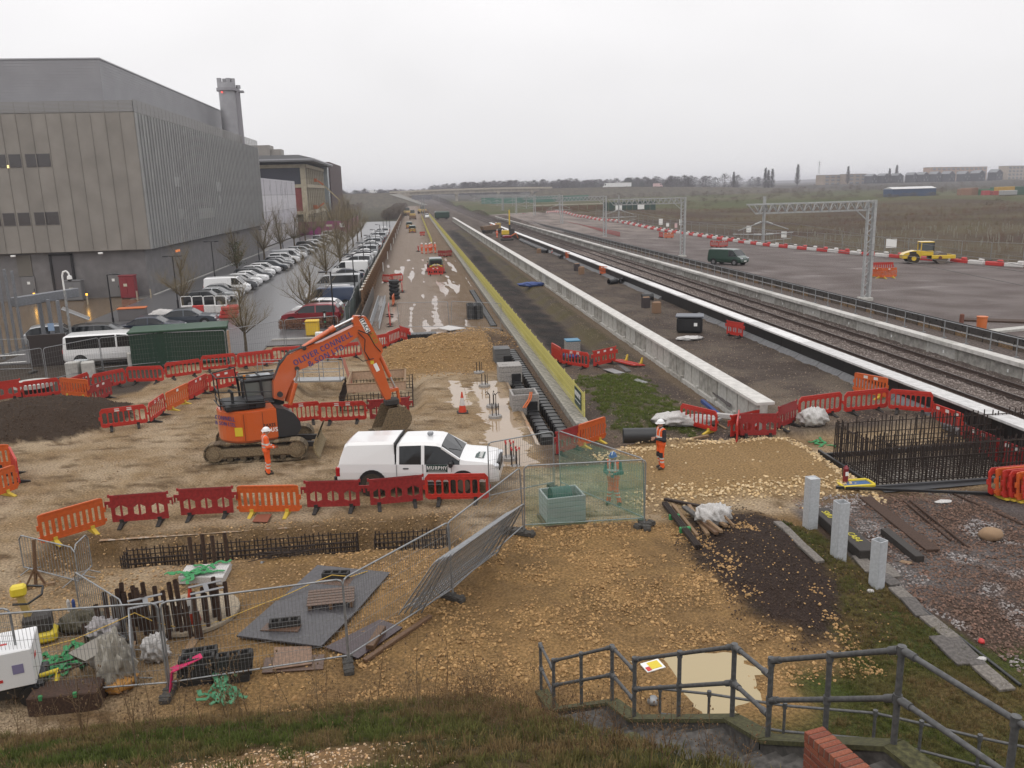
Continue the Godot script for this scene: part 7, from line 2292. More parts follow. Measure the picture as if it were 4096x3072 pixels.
func build_stairs() -> void:
	# concrete steps down the bank with a tubular handrail on the near stringer
	var conc := M("stair_concrete", 0.115,0.105,0.095,0.9,0.0,0.45,1.2)
	var moss := M("mossy_edge", 0.11,0.105,0.04,0.95,0.0,0.5,2.0)
	var t := thing("bank_stairs", "concrete steps with mossy stringers going down the grassy bank", "stairs", Vector3.ZERO)
	var P := [V(4.40,4.6,-6.68),V(3.88,3.53,-8.34),V(3.80,3.19,-9.25),V(3.07,1.78,-11.4),V(2.96,1.39,-12.45),V(2.2,0.25,-14.03),V(2.1,0.0,-15.05)]
	P.push_front(V(4.95,4.6,-4.6))
	for i in P.size() - 1:
		var a: Vector3 = P[i]
		var b: Vector3 = P[i + 1]
		var d := V(b.x - a.x, 0, b.z - a.z).normalized()
		var s := V(d.z, 0,-d.x)
		var flight := i % 2 == 1
		for side in [0.0,1.45]:
			var o: Vector3 = s*side
			var m := mb()
			var w := s*0.11
			m.q(a + o - w, b + o - w, b + o + w, a + o + w)
			for e in [-1.0,1.0]:
				var A: Vector3 = a + o + w*e
				var B: Vector3 = b + o + w*e
				m.q(A, B, V(B.x, -0.2, B.z),V(A.x, -0.2, A.z))
			part(t, "stringer", m, conc)
			part(t, "moss_cap", mb().bar(a + o + V(0,0.012,0), b + o + V(0,0.012,0),0.26,0.05), moss)
		if flight:
			var n := 6
			for k in n:
				var p := a.lerp(b, (k + 0.5) / n)
				p.y = a.y - (a.y - b.y)*(k + 1.0) / n - 0.12
				part(t, "step", mb().box(p + s*0.72 - V(0, (p.y + 0.2)*0.5,0),V(1.24, p.y + 0.2, a.distance_to(b) / n), Basis(-s, Vector3.UP, -d)), conc)
		else:
			var p := (a + b)*0.5
			p.y = minf(a.y, b.y) - 0.12
			part(t, "landing", mb().box(p + s*0.72 - V(0, (p.y + 0.2)*0.5,0),V(1.24, p.y + 0.2, a.distance_to(b)), Basis(-s, Vector3.UP, -d)), conc)
	var grey := M("handrail_grey", 0.145,0.145,0.145,0.6,0.25,0.35,2.0)
	var h := thing("stair_handrail", "grey tubular two rail handrail stepping down beside the bank stairs", "railing", Vector3.ZERO)
	var post := func(p: Vector3, top: float, r: float) -> void:
		var o := part(h, "post", mb().cyl(p + V(0,-0.15,0), p + V(0, top, 0), r, r, 10), grey)
		part(o, "fitting", mb().cyl(p + V(0, top - 0.06,0), p + V(0, top + 0.04,0), r*1.35, r*1.35,10).cyl(p + V(0, top*0.5 - 0.05,0), p + V(0, top*0.5 + 0.05,0), r*1.35, r*1.35,10), grey)
	var rails := mb()
	for i in P.size() - 1:
		var a: Vector3 = P[i]
		var b: Vector3 = P[i + 1]
		for y in [1.05,0.53]:
			var drop := 0.0 if i % 2 == 1 else 0.0
			var ya: float = y
			var q := b + V(0, y, 0)
			var p := a + V(0, ya, 0)
			if i % 2 == 0 and i > 0:
				p.y -= 0.2
			var o := part(h, "rail", mb().cyl(p, q, 0.03,0.03,10), grey)
			var dd := (q - p).normalized()
			part(o, "socket", mb().cyl(p + dd*0.03, p + dd*0.16,0.042,0.042,10), grey)
			part(o, "socket", mb().cyl(q - dd*0.16, q - dd*0.03,0.042,0.042,10), grey)
		post.call(b, 1.05,0.032)
		if i % 2 == 1: post.call((a + b)*0.5,1.05,0.03)
		elif i == 0: post.call(a.lerp(b, 0.45),1.05,0.032)
	# lower handrail on the level ground beyond
	var L := [V(4.06,1,-13.28),V(4.92,1,-13.07),V(6.12,1,-12.53),V(7.51,1,-11.99),V(8.13,1,-11.62),V(8.85,1,-11.13),V(9.45,1,-10.79)]
	var lr := thing("ground_handrail", "low grey tubular handrail on the ground beyond the stairs", "railing", Vector3.ZERO)
	for i in L.size():
		var a: Vector3 = on(L[i])
		part(lr, "post", mb().cyl(a - V(0,0.15,0), a + V(0,1.0,0),0.027,0.027,8), grey)
		part(lr, "fitting", mb().cyl(a + V(0,0.93,0), a + V(0,1.04,0),0.042,0.042,8), grey)
		if i:
			var b: Vector3 = on(L[i - 1])
			for y in [0.98,0.46]: part(lr, "rail", mb().cyl(a + V(0, y, 0), b + V(0, y, 0),0.025,0.025,8), grey)
	# brick wing wall with a brick on edge coping
	var w := thing("brick_wing_wall", "short red brick wall with brick on edge coping beside the stairs", "wall", Vector3.ZERO)
	var a := V(3.8,4.55,-7.13)
	var b := V(3.95,4.55,-6.49)
	var d := (b - a).normalized()
	var s := V(-d.z, 0, d.x)
	var bs := Basis(s, Vector3.UP, -d)
	var bricks := [M("red_brick", 0.30,0.085,0.045,0.85,0.0,0.3,6.0), M("red_brick_b", 0.25,0.07,0.04,0.85,0.0,0.3,6.0), M("red_brick_c", 0.34,0.105,0.055,0.85,0.0,0.3,6.0)]
	var bk := mb().cbox(Vector3.ZERO, V(0.235,0.1,0.064),0.006, bs).mesh()
	var n := 34
	for k in n: part(w, "coping_brick", bk, bricks[(k*7) % 3], a + d*(0.0375 + 0.075*k) + V(0,-0.05,0))
	part(w, "mortar_bed", mb().box((a + a + d*2.55)*0.5 + V(0,-0.056,0),V(0.222,0.09,2.55), bs), M("brick_mortar", 0.2,0.17,0.14,0.95))
	var stretch := mb().cbox(Vector3.ZERO, V(0.105,0.065,0.215),0.005, bs).mesh()
	var head := mb().cbox(Vector3.ZERO, V(0.1025,0.065,0.1025),0.005, bs).mesh()
	for row in 14:
		var y := -0.145 - 0.075*row
		for k in 11:
			var u := 0.11 + 0.225*k + (0.1125 if row % 2 else 0.0)
			if u > 2.5: continue
			for sd in [-1,1]: part(w, "brick", stretch, bricks[(row*5 + k*3 + sd + 1) % 3], a + d*u + s*0.056*sd + V(0, y, 0))
		if row % 2 == 1:
			for sd in [-1,1]: part(w, "brick", head, bricks[row % 3], a + d*0.055 + s*0.056*sd + V(0, y, 0))
	part(w, "mortar_core", mb().box((a + a + d*2.55)*0.5 + V(0,-0.65,0),V(0.2,1.06,2.53), bs), M("brick_mortar"))
	part(w, "footing", mb().box((a + a + d*2.55)*0.5 + V(0,-2.7,0),V(0.3,3.05,2.55), bs), conc)

func crumple(seed_: int, s: Vector3, rough := 0.35, n := 12) -> MB:
	# a lumpy, creased sack shape resting on the ground
	var f := FastNoiseLite.new()
	f.seed = seed_
	f.frequency = 1.4
	f.fractal_octaves = 3
	var mb := mb()
	var P := func(i: int, j: int) -> Vector3:
		var a := TAU*(i % (n*2)) / (n*2)
		var e := PI*(j / float(n) - 0.5)
		var d := V(cos(a)*cos(e), sin(e), sin(a)*cos(e))
		var r := 1.0 + rough*f.get_noise_3dv(d*1.6) + rough*0.5*absf(f.get_noise_3dv(d*5.0))
		var p := d*r*s*0.5
		return V(p.x, maxf(p.y + s.y*0.42,0.0), p.z)
	var pt := []
	for i in n*2:
		for j in n + 1: pt.append(P.call(i, j))
	var G := func(i: int, j: int) -> Vector3: return pt[posmod(i, n*2)*(n + 1) + clampi(j, 0, n)]
	var N := func(i: int, j: int) -> Vector3: return (G.call(i + 1, j) - G.call(i - 1, j)).cross(G.call(i, j + 1) - G.call(i, j - 1)).normalized()
	for i in n*2:
		for j in n:
			mb.tn(G.call(i, j), G.call(i, j + 1), G.call(i + 1, j + 1), N.call(i, j), N.call(i, j + 1), N.call(i + 1, j + 1))
			mb.tn(G.call(i, j), G.call(i + 1, j + 1), G.call(i + 1, j), N.call(i, j), N.call(i + 1, j + 1), N.call(i + 1, j))
	return mb

func strap_heap(seed_: int, w: float, h: float, n: int) -> MB:
	var r := RandomNumberGenerator.new()
	r.seed = seed_
	var mb := mb()
	for k in n:
		var p := V(r.randf_range(-w, w),0.03, r.randf_range(-w, w)*0.6)
		var a := r.randf()*TAU
		for i in 7:
			a += r.randf_range(-0.9,0.9)
			var q := p + V(cos(a)*0.1,0, sin(a)*0.1)
			q.y = 0.02 + h*0.55*absf(sin(i*0.9 + k))*r.randf()
			mb.bar(p, q, 0.085,0.014)
			p = q
	return mb

func plank(called: String, label: String, cat: String, a: Vector3, b: Vector3, w: float, h: float, m: Material, group := "", la := 0.0, lb := 0.0) -> Node3D:
	var A := on(a, h*0.5 + la)
	var B := on(b, h*0.5 + lb)
	var z := (B - A).normalized()
	var x := Vector3.UP.cross(z).normalized()
	var c := (A + B)*0.5
	return solo(called, label, cat, mb().cbox(Vector3.ZERO, V(w, h, A.distance_to(B)), minf(0.012, h*0.2), Basis(x, z.cross(x), z)), m, c, 0.0, group)

func sheet_thing(called: String, label: String, cat: String, c: Array, th: float, m: Material, lift := 0.0, group := "") -> void:
	# a flat board given by its four corners
	var o := (c[0] + c[1] + c[2] + c[3])*0.25 as Vector3
	var y := -1e9
	for p in c: y = maxf(y, gy(p.x, p.z))
	y = maxf(y, gy(o.x, o.z))
	var poly := PackedVector2Array()
	for p in c: poly.append(W(p.x - o.x, -(p.z - o.z)))
	solo(called, label, cat, mb().prism(poly, 0.0, th, Transform3D(Basis(Vector3.RIGHT, -PI / 2),Vector3.ZERO)), m, V(o.x, y + lift + 0.01, o.z),0.0, group)

func cone(label: String, at: Vector3, h: float) -> void:
	var t := thing("traffic_cone", label, "cone", on(at),0.0, "traffic cones")
	var r := h*0.2
	part(t, "base", mb().cbox(V(0,0.025,0),V(h*0.52,0.05, h*0.52),0.02), M("foot_rubber"))
	for k in 3:
		var y0: float = [0.05,0.36,0.72][k]*h
		var y1: float = [0.36,0.72,1.0][k]*h
		part(t, ["lower_cone", "reflective_band", "cone_tip"][k], mb().cyl(V(0, y0,0),V(0, y1,0), lerpf(r, 0.025, y0 / h), lerpf(r, 0.025, y1 / h),14), M("cone_red", 0.6,0.06,0.025,0.5) if k != 1 else M("reflector_white"))

func cage(label: String, at: Vector3, s: Vector3, step: float, m: Material, rows: int, group: String, yaw := 0.0, rad := 0.014) -> Node3D:
	# reinforcement cage: upright bars, each a part, tied by joined horizontal hoops
	var t := thing("rebar_cage", label, "rebar cage", at, yaw, group)
	var bar := mb().cyl(V(0,0,0),V(0, s.y, 0), rad, rad, 5, false).mesh()
	var n := int(s.x / step)
	var k2 := int(s.z / step)
	for i in n + 1:
		for z in [0.0,-s.z]:
			var o := part(t, "upright_bar", bar, m, V(s.x*i / n + rng.randf_range(-0.02,0.02),0, z))
			o.scale.y = rng.randf_range(0.93,1.08)
			o.rotation.z = rng.randf_range(-0.03,0.03)
	for i in range(1, k2):
		for x in [0.0, s.x]:
			var o := part(t, "upright_bar", bar, m, V(x, 0,-s.z*i / k2))
			o.scale.y = rng.randf_range(0.93,1.08)
	for j in rows:
		var y := s.y*(0.06 + 0.88*j / maxf(rows - 1,1))
		part(t, "hoop", mb().tube([V(0, y, 0.015),V(s.x, y, 0.015),V(s.x, y, -s.z),V(0, y, -s.z),V(0, y, 0.015)], rad*0.8,4), m)
	return t

func build_site_things() -> void:
	var rust := M("rebar_rust", 0.05,0.032,0.024,0.8,0.1,0.4,3.0)
	var rust2 := M("brown_rust", 0.085,0.045,0.028,0.85,0.1,0.4,2.0)
	var wood := M("fresh_timber", 0.33,0.21,0.115,0.8,0.0,0.35,2.5)
	var wet := M("wet_timber", 0.19,0.105,0.055,0.6,0.0,0.35,2.5)
	var ply := M("brown_ply", 0.15,0.085,0.055,0.5,0.0,0.35,2.0)
	var blk := M("black_plastic", 0.013,0.013,0.014,0.4)
	var conc := M("pale_concrete")
	var galv := M("galvanised_steel")
	var white := M("white_fabric", 0.62,0.60,0.58,0.7,0.0,0.25,3.0)
	var strap := M("green_strap", 0.035,0.22,0.075,0.7)
	# ---- rebar
	cage("long low rusty rebar cage lying in the front trench", V(-8.75,-0.72,-23.1),V(6.6,0.85,0.62),0.125, rust, 6, "rebar cages", 0.02,0.02)
	cage("short low rusty rebar cage at the end of the front trench", V(-1.6,-0.72,-22.9),V(2.1,0.9,0.62),0.12, rust, 6, "rebar cages", 0.0,0.02)
	cage("tall outer rebar cage standing in the pit by the black wall", V(15.1,-0.4,-25.0),V(8.6,1.8,3.1),0.14, rust, 5, "rebar cages", 0.0,0.023)
	cage("inner rebar cage dividing the pit by the black wall", V(16.3,-0.4,-26.2),V(7.0,1.4,1.2),0.14, rust, 5, "rebar cages", 0.0,0.02)
	var mat := thing("rebar_mat", "dense flat rebar mat on the floor of the pit", "rebar mat", V(15.1,-0.36,-28.0))
	mat.set_meta("kind", "stuff")
	var mm := mb()
	for i in 44: mm.bar(V(0.2*i, 0.1,0),V(0.2*i, 0.1,3.0),0.018,0.018)
	for i in 16: mm.bar(V(0,0.12,0.2*i),V(8.8,0.12,0.2*i),0.018,0.018)
	part(mat, "bars", mm, rust)
	var sh := thing("pit_shuttering", "black edge boards framing the rebar pit", "formwork", Vector3.ZERO)
	part(sh, "side_board", mb().cbox(V(14.75,-0.1,-26.6),V(0.1,0.55,3.9),0.01), blk)
	part(sh, "front_board", mb().cbox(V(19.4,-0.12,-24.66),V(9.3,0.5,0.1),0.01), M("grey_membrane", 0.045,0.045,0.048,0.5))
	part(sh, "back_board", mb().cbox(V(19.4,-0.22,-28.65),V(9.3,0.4,0.1),0.01), blk)
	sheet_thing("membrane_sheet", "grey membrane sheet laid along the front of the rebar pit", "sheet", [V(14.92,0,-24.72),V(14.87,0,-24.23),V(18.76,0,-24.37),V(18.88,0,-24.78)], 0.012, M("grey_membrane"),0.0)
	plank("ground_pipe", "long thin black pipe lying across the ballast before the pit", "pipe", V(13.36,0,-24.57),V(19.18,0,-23.2),0.09,0.09, blk)
	# ---- formwork box over a rebar pit
	var fb := thing("formwork_box", "plywood formwork box over a rebar cage behind the barriers", "formwork", V(-3.75,-0.08,-41.6))
	for s in [[V(1.45,0.55,0),V(2.9,0.42,0.05)], [V(1.45,0.55,-3.0),V(2.9,0.42,0.05)], [V(0,0.55,-1.5),V(0.05,0.42,3.0)], [V(2.9,0.55,-1.5),V(0.05,0.42,3.0)]]:
		part(fb, "shutter_board", mb().cbox(s[0], s[1], 0.008), M("form_ply", 0.5,0.34,0.23,0.6,0.0,0.2,1.0))
		part(fb, "top_batten", mb().cbox(s[0] + V(0,0.24,0), (s[1] as Vector3)*V(1,0,1) + V(0.05,0.05,0.05),0.008), wood)
	cage("rebar cage under the plywood formwork box", V(-4.1,-0.5,-40.9),V(3.6,0.82,4.2),0.18, rust, 5, "rebar cages", 0.0,0.02)
	plank("red_prop", "rusty red plank leaning into the formwork box", "plank", V(-4.25,0,-46.0),V(-3.5,0,-42.5),0.16,0.06, M("red_oxide", 0.2,0.06,0.03,0.7), "", 1.6,0.5)
	var gw := thing("access_gangway", "aluminium gangway with handrails leading down toward the formwork box", "gangway", V(-8.6,0.35,-45.2),-0.16)
	part(gw, "deck", mb().cbox(V(2.2,0,0),V(4.6,0.12,0.8),0.02), M("aluminium_deck", 0.42,0.43,0.44,0.45,0.6,0.2,2.0))
	for z in [-0.4,0.4]:
		for x in [0.0,1.1,2.2,3.3,4.4]: part(gw, "post", mb().cyl(V(x, 0, z),V(x, 1.05, z),0.022,0.022,6), galv)
		for y in [0.5,1.05]: part(gw, "handrail", mb().cyl(V(0, y, z),V(4.4, y, z),0.022,0.022,6), galv)
	# ---- chambers, ducts, pile caps
	var n := 0
	for p in [[V(4.75,0,-37.9),V(1.25,1.0,1.2)], [V(4.75,0,-44.0),V(1.25,1.0,1.1)], [V(4.85,0,-49.0),V(0.95,1.0,1.0)]]:
		var t := thing("cable_chamber", ["open topped concrete cable chamber nearest the pickup", "concrete cable chamber with a flat lid, middle of three", "dark cable chamber farthest of three along the ducts"][n], "chamber", p[0] + V(0,-0.25,0),0.0, "cable chambers")
		var s: Vector3 = p[1]
		var cm := M("chamber_concrete", 0.36,0.34,0.32,0.8,0.0,0.25,1.5) if n < 2 else M("dark_chamber", 0.1,0.1,0.1,0.7)
		for k in 4: part(t, "ring", mb().cbox(V(0, s.y*(k + 0.5) / 4, s.z / 2),V(s.x, s.y / 4 - 0.012,0.1),0.01).cbox(V(0, s.y*(k + 0.5) / 4,-s.z / 2),V(s.x, s.y / 4 - 0.012,0.1),0.01).cbox(V(-s.x / 2 + 0.05, s.y*(k + 0.5) / 4,0),V(0.1, s.y / 4 - 0.012, s.z - 0.1),0.01).cbox(V(s.x / 2 - 0.05, s.y*(k + 0.5) / 4,0),V(0.1, s.y / 4 - 0.012, s.z - 0.1),0.01), cm)
		if n: part(t, "lid", mb().cbox(V(0, s.y + 0.05,0),V(s.x, 0.08, s.z + 0.1),0.01).cyl(V(-0.25, s.y + 0.08,0.1),V(-0.25, s.y + 0.11,0.1),0.16,0.16,14), cm)
		part(t, "duct_mouth", mb().cbox(V(0.3,0.42, s.z / 2 + 0.06),V(0.5,0.5,0.06),0.02), blk)
		n += 1
	var dm := mb().cbox(V(0,0,-0.3),V(0.5,0.42,0.57),0.06).box(V(0,0,-0.02),V(0.54,0.46,0.05)).mesh()
	for k in 3:
		var t := thing("duct_run", ["row of black cable duct blocks ending nearest the pickup", "row of black duct blocks along the concrete beam", "distant row of black duct blocks along the concrete beam"][k], "duct", [V(5.05,-0.2,-32.7),V(5.85,-0.22,-33.6),V(5.6,-0.1,-62.0)][k], 0.0, "black cable ducts")
		for i in [32,32,40][k]:
			if k == 0 and ((i > 7 and i < 10) or (i > 17 and i < 21)) or (k == 0 and i > 20): continue
			part(t, "duct_block", dm, blk, V(0,0,-0.6*i))
	solo("orange_tubes", "bundle of orange flexible tubes hooked over the open chamber", "tube", mb().tube([V(0,1.0,0),V(-0.1,0.7,0.15),V(-0.4,0.35,0.35)], 0.035,6).tube([V(0.08,1.0,0),V(0,0.7,0.15),V(-0.3,0.35,0.38)], 0.035,6), M("tube_orange", 0.55,0.13,0.03,0.5),V(4.95,-0.1,-37.1))
	n = 0
	for p in [V(3.24,0,-46.01),V(3.27,0,-42.71),V(3.29,0,-38.33),V(3.23,0,-36.45),V(3.18,0,-30.28),V(3.3,0,-29.43)]:
		var t := thing("bored_pile", ["first", "second", "third", "fourth", "fifth", "sixth"][n] + " pile head with upright bars along the flooded strip, counted toward us", "pile head", V(p.x, -0.03, p.z),0.0, "pile heads in the flooded strip")
		part(t, "concrete_head", mb().cyl(V(0,-0.1,0),V(0,0.1 if n < 5 else 0.02,0),0.32 if n < 5 else 0.2,0.3 if n < 5 else 0.2,14), M("chamber_concrete"))
		for k in 5:
			var a := TAU*k / 5.0
			var q := V(cos(a)*0.16,0.0, sin(a)*0.16)
			part(t, "bar", mb().tube([q, q + V(0,0.65,0)] if n != 2 else [q, q + V(0,0.6,0), q*1.8 + V(0,0.72,0), q*2.4 + V(0,0.66,0)], 0.018,5), rust)
			if n > 3: part(t, "red_cap", mb().cyl(q + V(0,0.64,0), q + V(0,0.73,0),0.035,0.035,6), M("cap_red", 0.5,0.03,0.03,0.5))
		n += 1
	cone("traffic cone standing beside the flooded strip", V(1.81,0,-37.49),1.0)
	cone("traffic cone leaning among the rusty tubes", V(-5.76,0,-19.07),1.0)
	cone("small cone nearest of three along the black wall", V(21.14,0.33,-129.13),0.75)
	cone("small cone middle of three along the black wall", V(21.36,0.33,-159.57),0.75)
	cone("small cone farthest of three along the black wall", V(21.8,0.33,-174.81),0.75)
	# ---- things on the haul road edge
	for k in 6: solo("corrugated_pipe", ["first", "second", "third", "fourth", "fifth", "sixth"][k] + " of the upright black corrugated pipes beside the haul road", "pipe", mb().lathe(ribbed(0.3,1.15,9),16), blk, on(V(4.75,0,-66.33)) + V(-0.62*(k % 2) + 0.1,0,-0.62*(k / 2)),0.0, "upright black pipes")
	for k in 5: solo("black_pipe_coil", ["lowest", "second", "third", "fourth", "topmost"][k] + " ring of the black pipe stack by the hoarding barriers", "pipe", mb().lathe([W(0.42,0),W(0.52,0.08),W(0.52,0.3),W(0.42,0.38),W(0.36,0.3),W(0.36,0.08),W(0.42,0)], 16), blk, on(V(-2.19,0,-81.61)) + V(0,0.38*k, 0),0.0, "stack of black pipe rings")
	var cr := thing("black_crate", "low black slatted plastic crate beside the haul road mound", "crate", on(V(0.17,0,-56.9)),0.05)
	part(cr, "body", mb().cbox(V(0,0.32,0),V(2.0,0.6,0.9),0.03), blk)
	for k in 8: part(cr, "rib", mb().box(V(-0.88 + 0.25*k, 0.34,0.46),V(0.06,0.62,0.05)), M("dull_black", 0.03,0.03,0.03,0.6))
	sheet_thing("pale_sheeting", "pale torn sheeting on the mound by the mesh panels", "sheet", [V(1.37,0.5,-58.43),V(2.11,0.5,-57.3),V(3.27,0.5,-57.9),V(2.11,0.5,-59.51)], 0.05, white, 0.02)
	var lt := thing("ladder_tower", "long aluminium lattice tower lying beside the hoarding", "lattice tower", V(-3.3,0.1,-62.6))
	var ch := mb()
	for x in [-0.32,0.32]:
		for y in [0.05,0.65]: ch.cyl(V(x, y, 0),V(x, y, -16),0.04,0.04,6)
	part(lt, "chord", ch, galv)
	for k in 27:
		var z := -0.6*k
		part(lt, "lacing", mb().bar(V(-0.32,0.65, z),V(0.32,0.65, z),0.05,0.04).bar(V(-0.32,0.05, z),V(-0.32,0.65, z - 0.6),0.03,0.03).bar(V(0.32,0.05, z),V(0.32,0.65, z - 0.6),0.03,0.03), galv)
	part(lt, "end_frame", mb().bar(V(-0.32,0.05,0.02),V(0.32,0.65,0.02),0.03,0.03).bar(V(-0.32,0.65,0.02),V(0.32,0.05,0.02),0.03,0.03), galv)
	var gb := thing("grey_board_fence", "low grey boards leaning along the hoarding by the lattice tower", "fence", V(-4.25,0,-63.0))
	for k in 8: part(gb, "board", mb().box(V(0,0.6,-1.25 - 2.44*k),V(0.06,1.2,2.4)), M("grey_board", 0.12,0.11,0.1,0.7,0.0,0.4,0.8))
	# ---- blue topped pallet, drain pipe, sheeting
	var bp := thing("wrapped_pallet", "pallet of grey blocks with a blue cover beside the black bed", "pallet", on(V(9.59,0,-51.27)))
	part(bp, "pallet", mb().cbox(V(0,0.08,0),V(0.95,0.14,0.95),0.01), wet)
	for k in 6: part(bp, "block_course", mb().cbox(V(0,0.23 + 0.165*k, 0),V(0.88,0.155,0.88),0.012), M("chamber_concrete"))
	part(bp, "blue_cover", mb().cbox(V(0,1.19,0),V(0.93,0.08,0.93),0.03), M("cover_blue", 0.04,0.16,0.26,0.5))
	part(bp, "blue_skirt", crumple(5,V(1.15,0.5,1.1),0.15), M("tarp_blue", 0.03,0.06,0.2,0.6))
	for a in [["blue_tarp", "crumpled blue tarpaulin at the foot of the platform wall", V(12.09,0.87,-88),V(2.6,0.5,1.2), M("tarp_blue")], ["white_sheeting", "heap of white sheeting behind the worker in black sleeves", V(10.43,0,-33.03),V(1.5,0.55,0.9), white], ["white_sack", "crumpled white bulk sack beside the rebar pit", V(15.75,0,-31.14),V(1.1,0.75,0.8), white], ["white_bulk_bag", "crumpled white bulk bag on the timber pile", V(8.3,0,-22.13),V(0.95,0.65,0.75), white], ["torn_sacks", "flat torn white sacks before the black box", V(17.28,0.33,-51.32),V(1.6,0.25,0.9), white], ["white_sheet_roll", "white sheeting spilling behind the red barrier by the wall end", V(11.41,0,-32.9),V(2.0,0.5,0.6), white]]:
		var p: Vector3 = a[2]
		solo(a[0], a[1], "sheeting", crumple(hash(a[0]) % 99, a[3], 0.5,14), a[4], on(p))
	plank("white_tube", "white wrapped tube lying at the end of the platform wall", "tube", V(12.6,0,-33.62),V(13.14,0,-33.12),0.2,0.2, white, "", 0.2,0.2)
	var dp := on((V(8.01,0,-30.67) + V(8.8,0,-29.94))*0.5)
	solo("drain_pipe", "large black drain pipe lying behind the worker in black sleeves", "pipe", mb().cyl(V(-0.75,0.3,0),V(0.75,0.3,0),0.3,0.3,18, false).cyl(V(0.75,0.3,0),V(-0.75,0.3,0),0.26,0.26,18, false), M("pipe_black", 0.02,0.02,0.021,0.45), dp, -0.16)
	for a in [[V(10.09,0,-30.85),V(11.44,0,-31.38),0.14,0.1, "pale timber beam on the grass edge of the sandy path", wood], [V(12.44,0,-33.11),V(12.59,0,-32.39),0.12,0.06, "short plank under the tilted red barrier", wood], [V(11.46,0,-47.01),V(11.4,0,-44.05),0.3,0.05, "flat grey plank beside the rail of barriers", M("grey_board")], [V(10.46,0,-45.11),V(10.6,0,-42.8),0.55,0.04, "grey metal sheet lying on the brown ground", M("sheet_grey", 0.2,0.2,0.2,0.5)], [V(10.93,0,-40.93),V(11.41,0,-40.53),0.4,0.03, "small grey slate on the grass", M("sheet_grey")], [V(13.06,0,-36.77),V(13.02,0,-34.44),0.16,0.16, "blue plastic tube beside the platform wall", M("tarp_blue")]]:
		plank("loose_plank", a[4], "plank", a[0], a[1], a[2], a[3], a[5], "loose boards and sheets")
	sheet_thing("leaning_grey_sheet", "dark grey sheet against the foot of the platform wall", "sheet", [V(13.55,0,-36.8),V(13.37,0,-34.13),V(13.9,0,-35.08),V(13.91,0,-37.38)], 0.03, M("sheet_dark", 0.075,0.065,0.066,0.5),0.1)
	# ---- timber and rebar pile on the dark soil
	n = 0
	for a in [[V(7.73,0,-24.24),V(7.58,0,-21.45),0.1, wood], [V(8.2,0,-24.04),V(7.81,0,-21.23),0.12, wood], [V(7.91,0,-22.87),V(7.99,0,-21.03),0.14, wet], [V(8.16,0,-23.22),V(8.43,0,-21.43),0.12, wood], [V(7.95,0,-22.38),V(8.11,0,-20.97),0.1, wood], [V(7.85,0,-23.48),V(8.03,0,-21.63),0.18, M("grey_board")], [V(8.5,0,-22.09),V(8.56,0,-21.19),0.05, wood]]:
		plank("pile_timber", ["first", "second", "third", "fourth", "fifth", "sixth", "seventh"][n] + " timber from the left in the pile under the white bag", "timber", a[0], a[1], a[2], 0.09, a[3], "timbers in the pile by the dark soil", 0.05*n, 0.02*n)
		n += 1
	var rb := thing("rebar_bundle", "bundle of long rusty bars tied with green straps on the stony slope", "rebar", Vector3.ZERO)
	for k in 14:
		var o := V(0.045*(k % 5) - 0.1,0.03 + 0.04*(k / 5),0)
		part(rb, "bar", mb().cyl(on(V(7.53,0,-24.38)) + o, on(V(7.33,0,-20.57)) + o, 0.02,0.02,5), rust)
	for q in [0.3,0.62]: part(rb, "tie", mb().cbox(on((V(7.53,0,-24.38)).lerp(V(7.33,0,-20.57), q)) + V(0,0.06,0),V(0.34,0.18,0.12),0.02), strap)
	plank("long_bar", "rusty steel bar lying behind the white bulk bag", "bar", V(7.57,0,-24.65),V(8.78,0,-23.72),0.12,0.08, rust)
	# ---- grey pallet box behind the netting
	var pb := thing("pallet_box", "grey pallet box holding a dark green drum behind the netting", "pallet box", on(V(4.04,0,-23.57)),0.12)
	part(pb, "pallet", mb().cbox(V(0,0.08,0),V(1.3,0.14,1.1),0.01), wet)
	for k in 5: part(pb, "side_course", mb().cbox(V(0,0.25 + 0.16*k, 0.46),V(1.2,0.15,0.06),0.01).cbox(V(0,0.25 + 0.16*k, -0.46),V(1.2,0.15,0.06),0.01).cbox(V(-0.57,0.25 + 0.16*k, 0),V(0.06,0.15,0.86),0.01).cbox(V(0.57,0.25 + 0.16*k, 0),V(0.06,0.15,0.86),0.01), M("box_grey", 0.27,0.28,0.28,0.6))
	part(pb, "drum", mb().cyl(V(-0.35,0.8,0),V(0.25,0.8,0),0.33,0.33,14), M("drum_green", 0.02,0.06,0.05,0.5))
	# ---- fire point
	var fp := thing("drip_tray", "yellow rimmed blue drip tray beside the rebar pit", "tray", on(V(14.14,0,-24.78)),0.0)
	part(fp, "rim", mb().cbox(V(0,0.05,0.28),V(1.1,0.1,0.08),0.02).cbox(V(0,0.05,-0.28),V(1.1,0.1,0.08),0.02).cbox(V(-0.55,0.05,0),V(0.08,0.1,0.48),0.02).cbox(V(0.55,0.05,0),V(0.08,0.1,0.48),0.02), M("label_yellow"))
	part(fp, "mat", mb().box(V(0,0.03,0),V(1.02,0.02,0.48)), M("cover_blue2", 0.03,0.1,0.26,0.4))
	var fe := thing("fire_extinguisher", "red fire extinguisher standing in the drip tray", "fire extinguisher", on(V(13.88,0,-24.96)) + V(0,0.04,0))
	part(fe, "cylinder", mb().lathe([W(0,0),W(0.09,0),W(0.09,0.45),W(0.05,0.53),W(0.025,0.56)], 14), M("paint_red"))
	part(fe, "valve", mb().cbox(V(0,0.6,0),V(0.06,0.08,0.04),0.01), blk)
	part(fe, "hose", mb().tube([V(-0.02,0.58,0),V(-0.14,0.5,0.02),V(-0.13,0.2,0.03)], 0.014,5), blk)
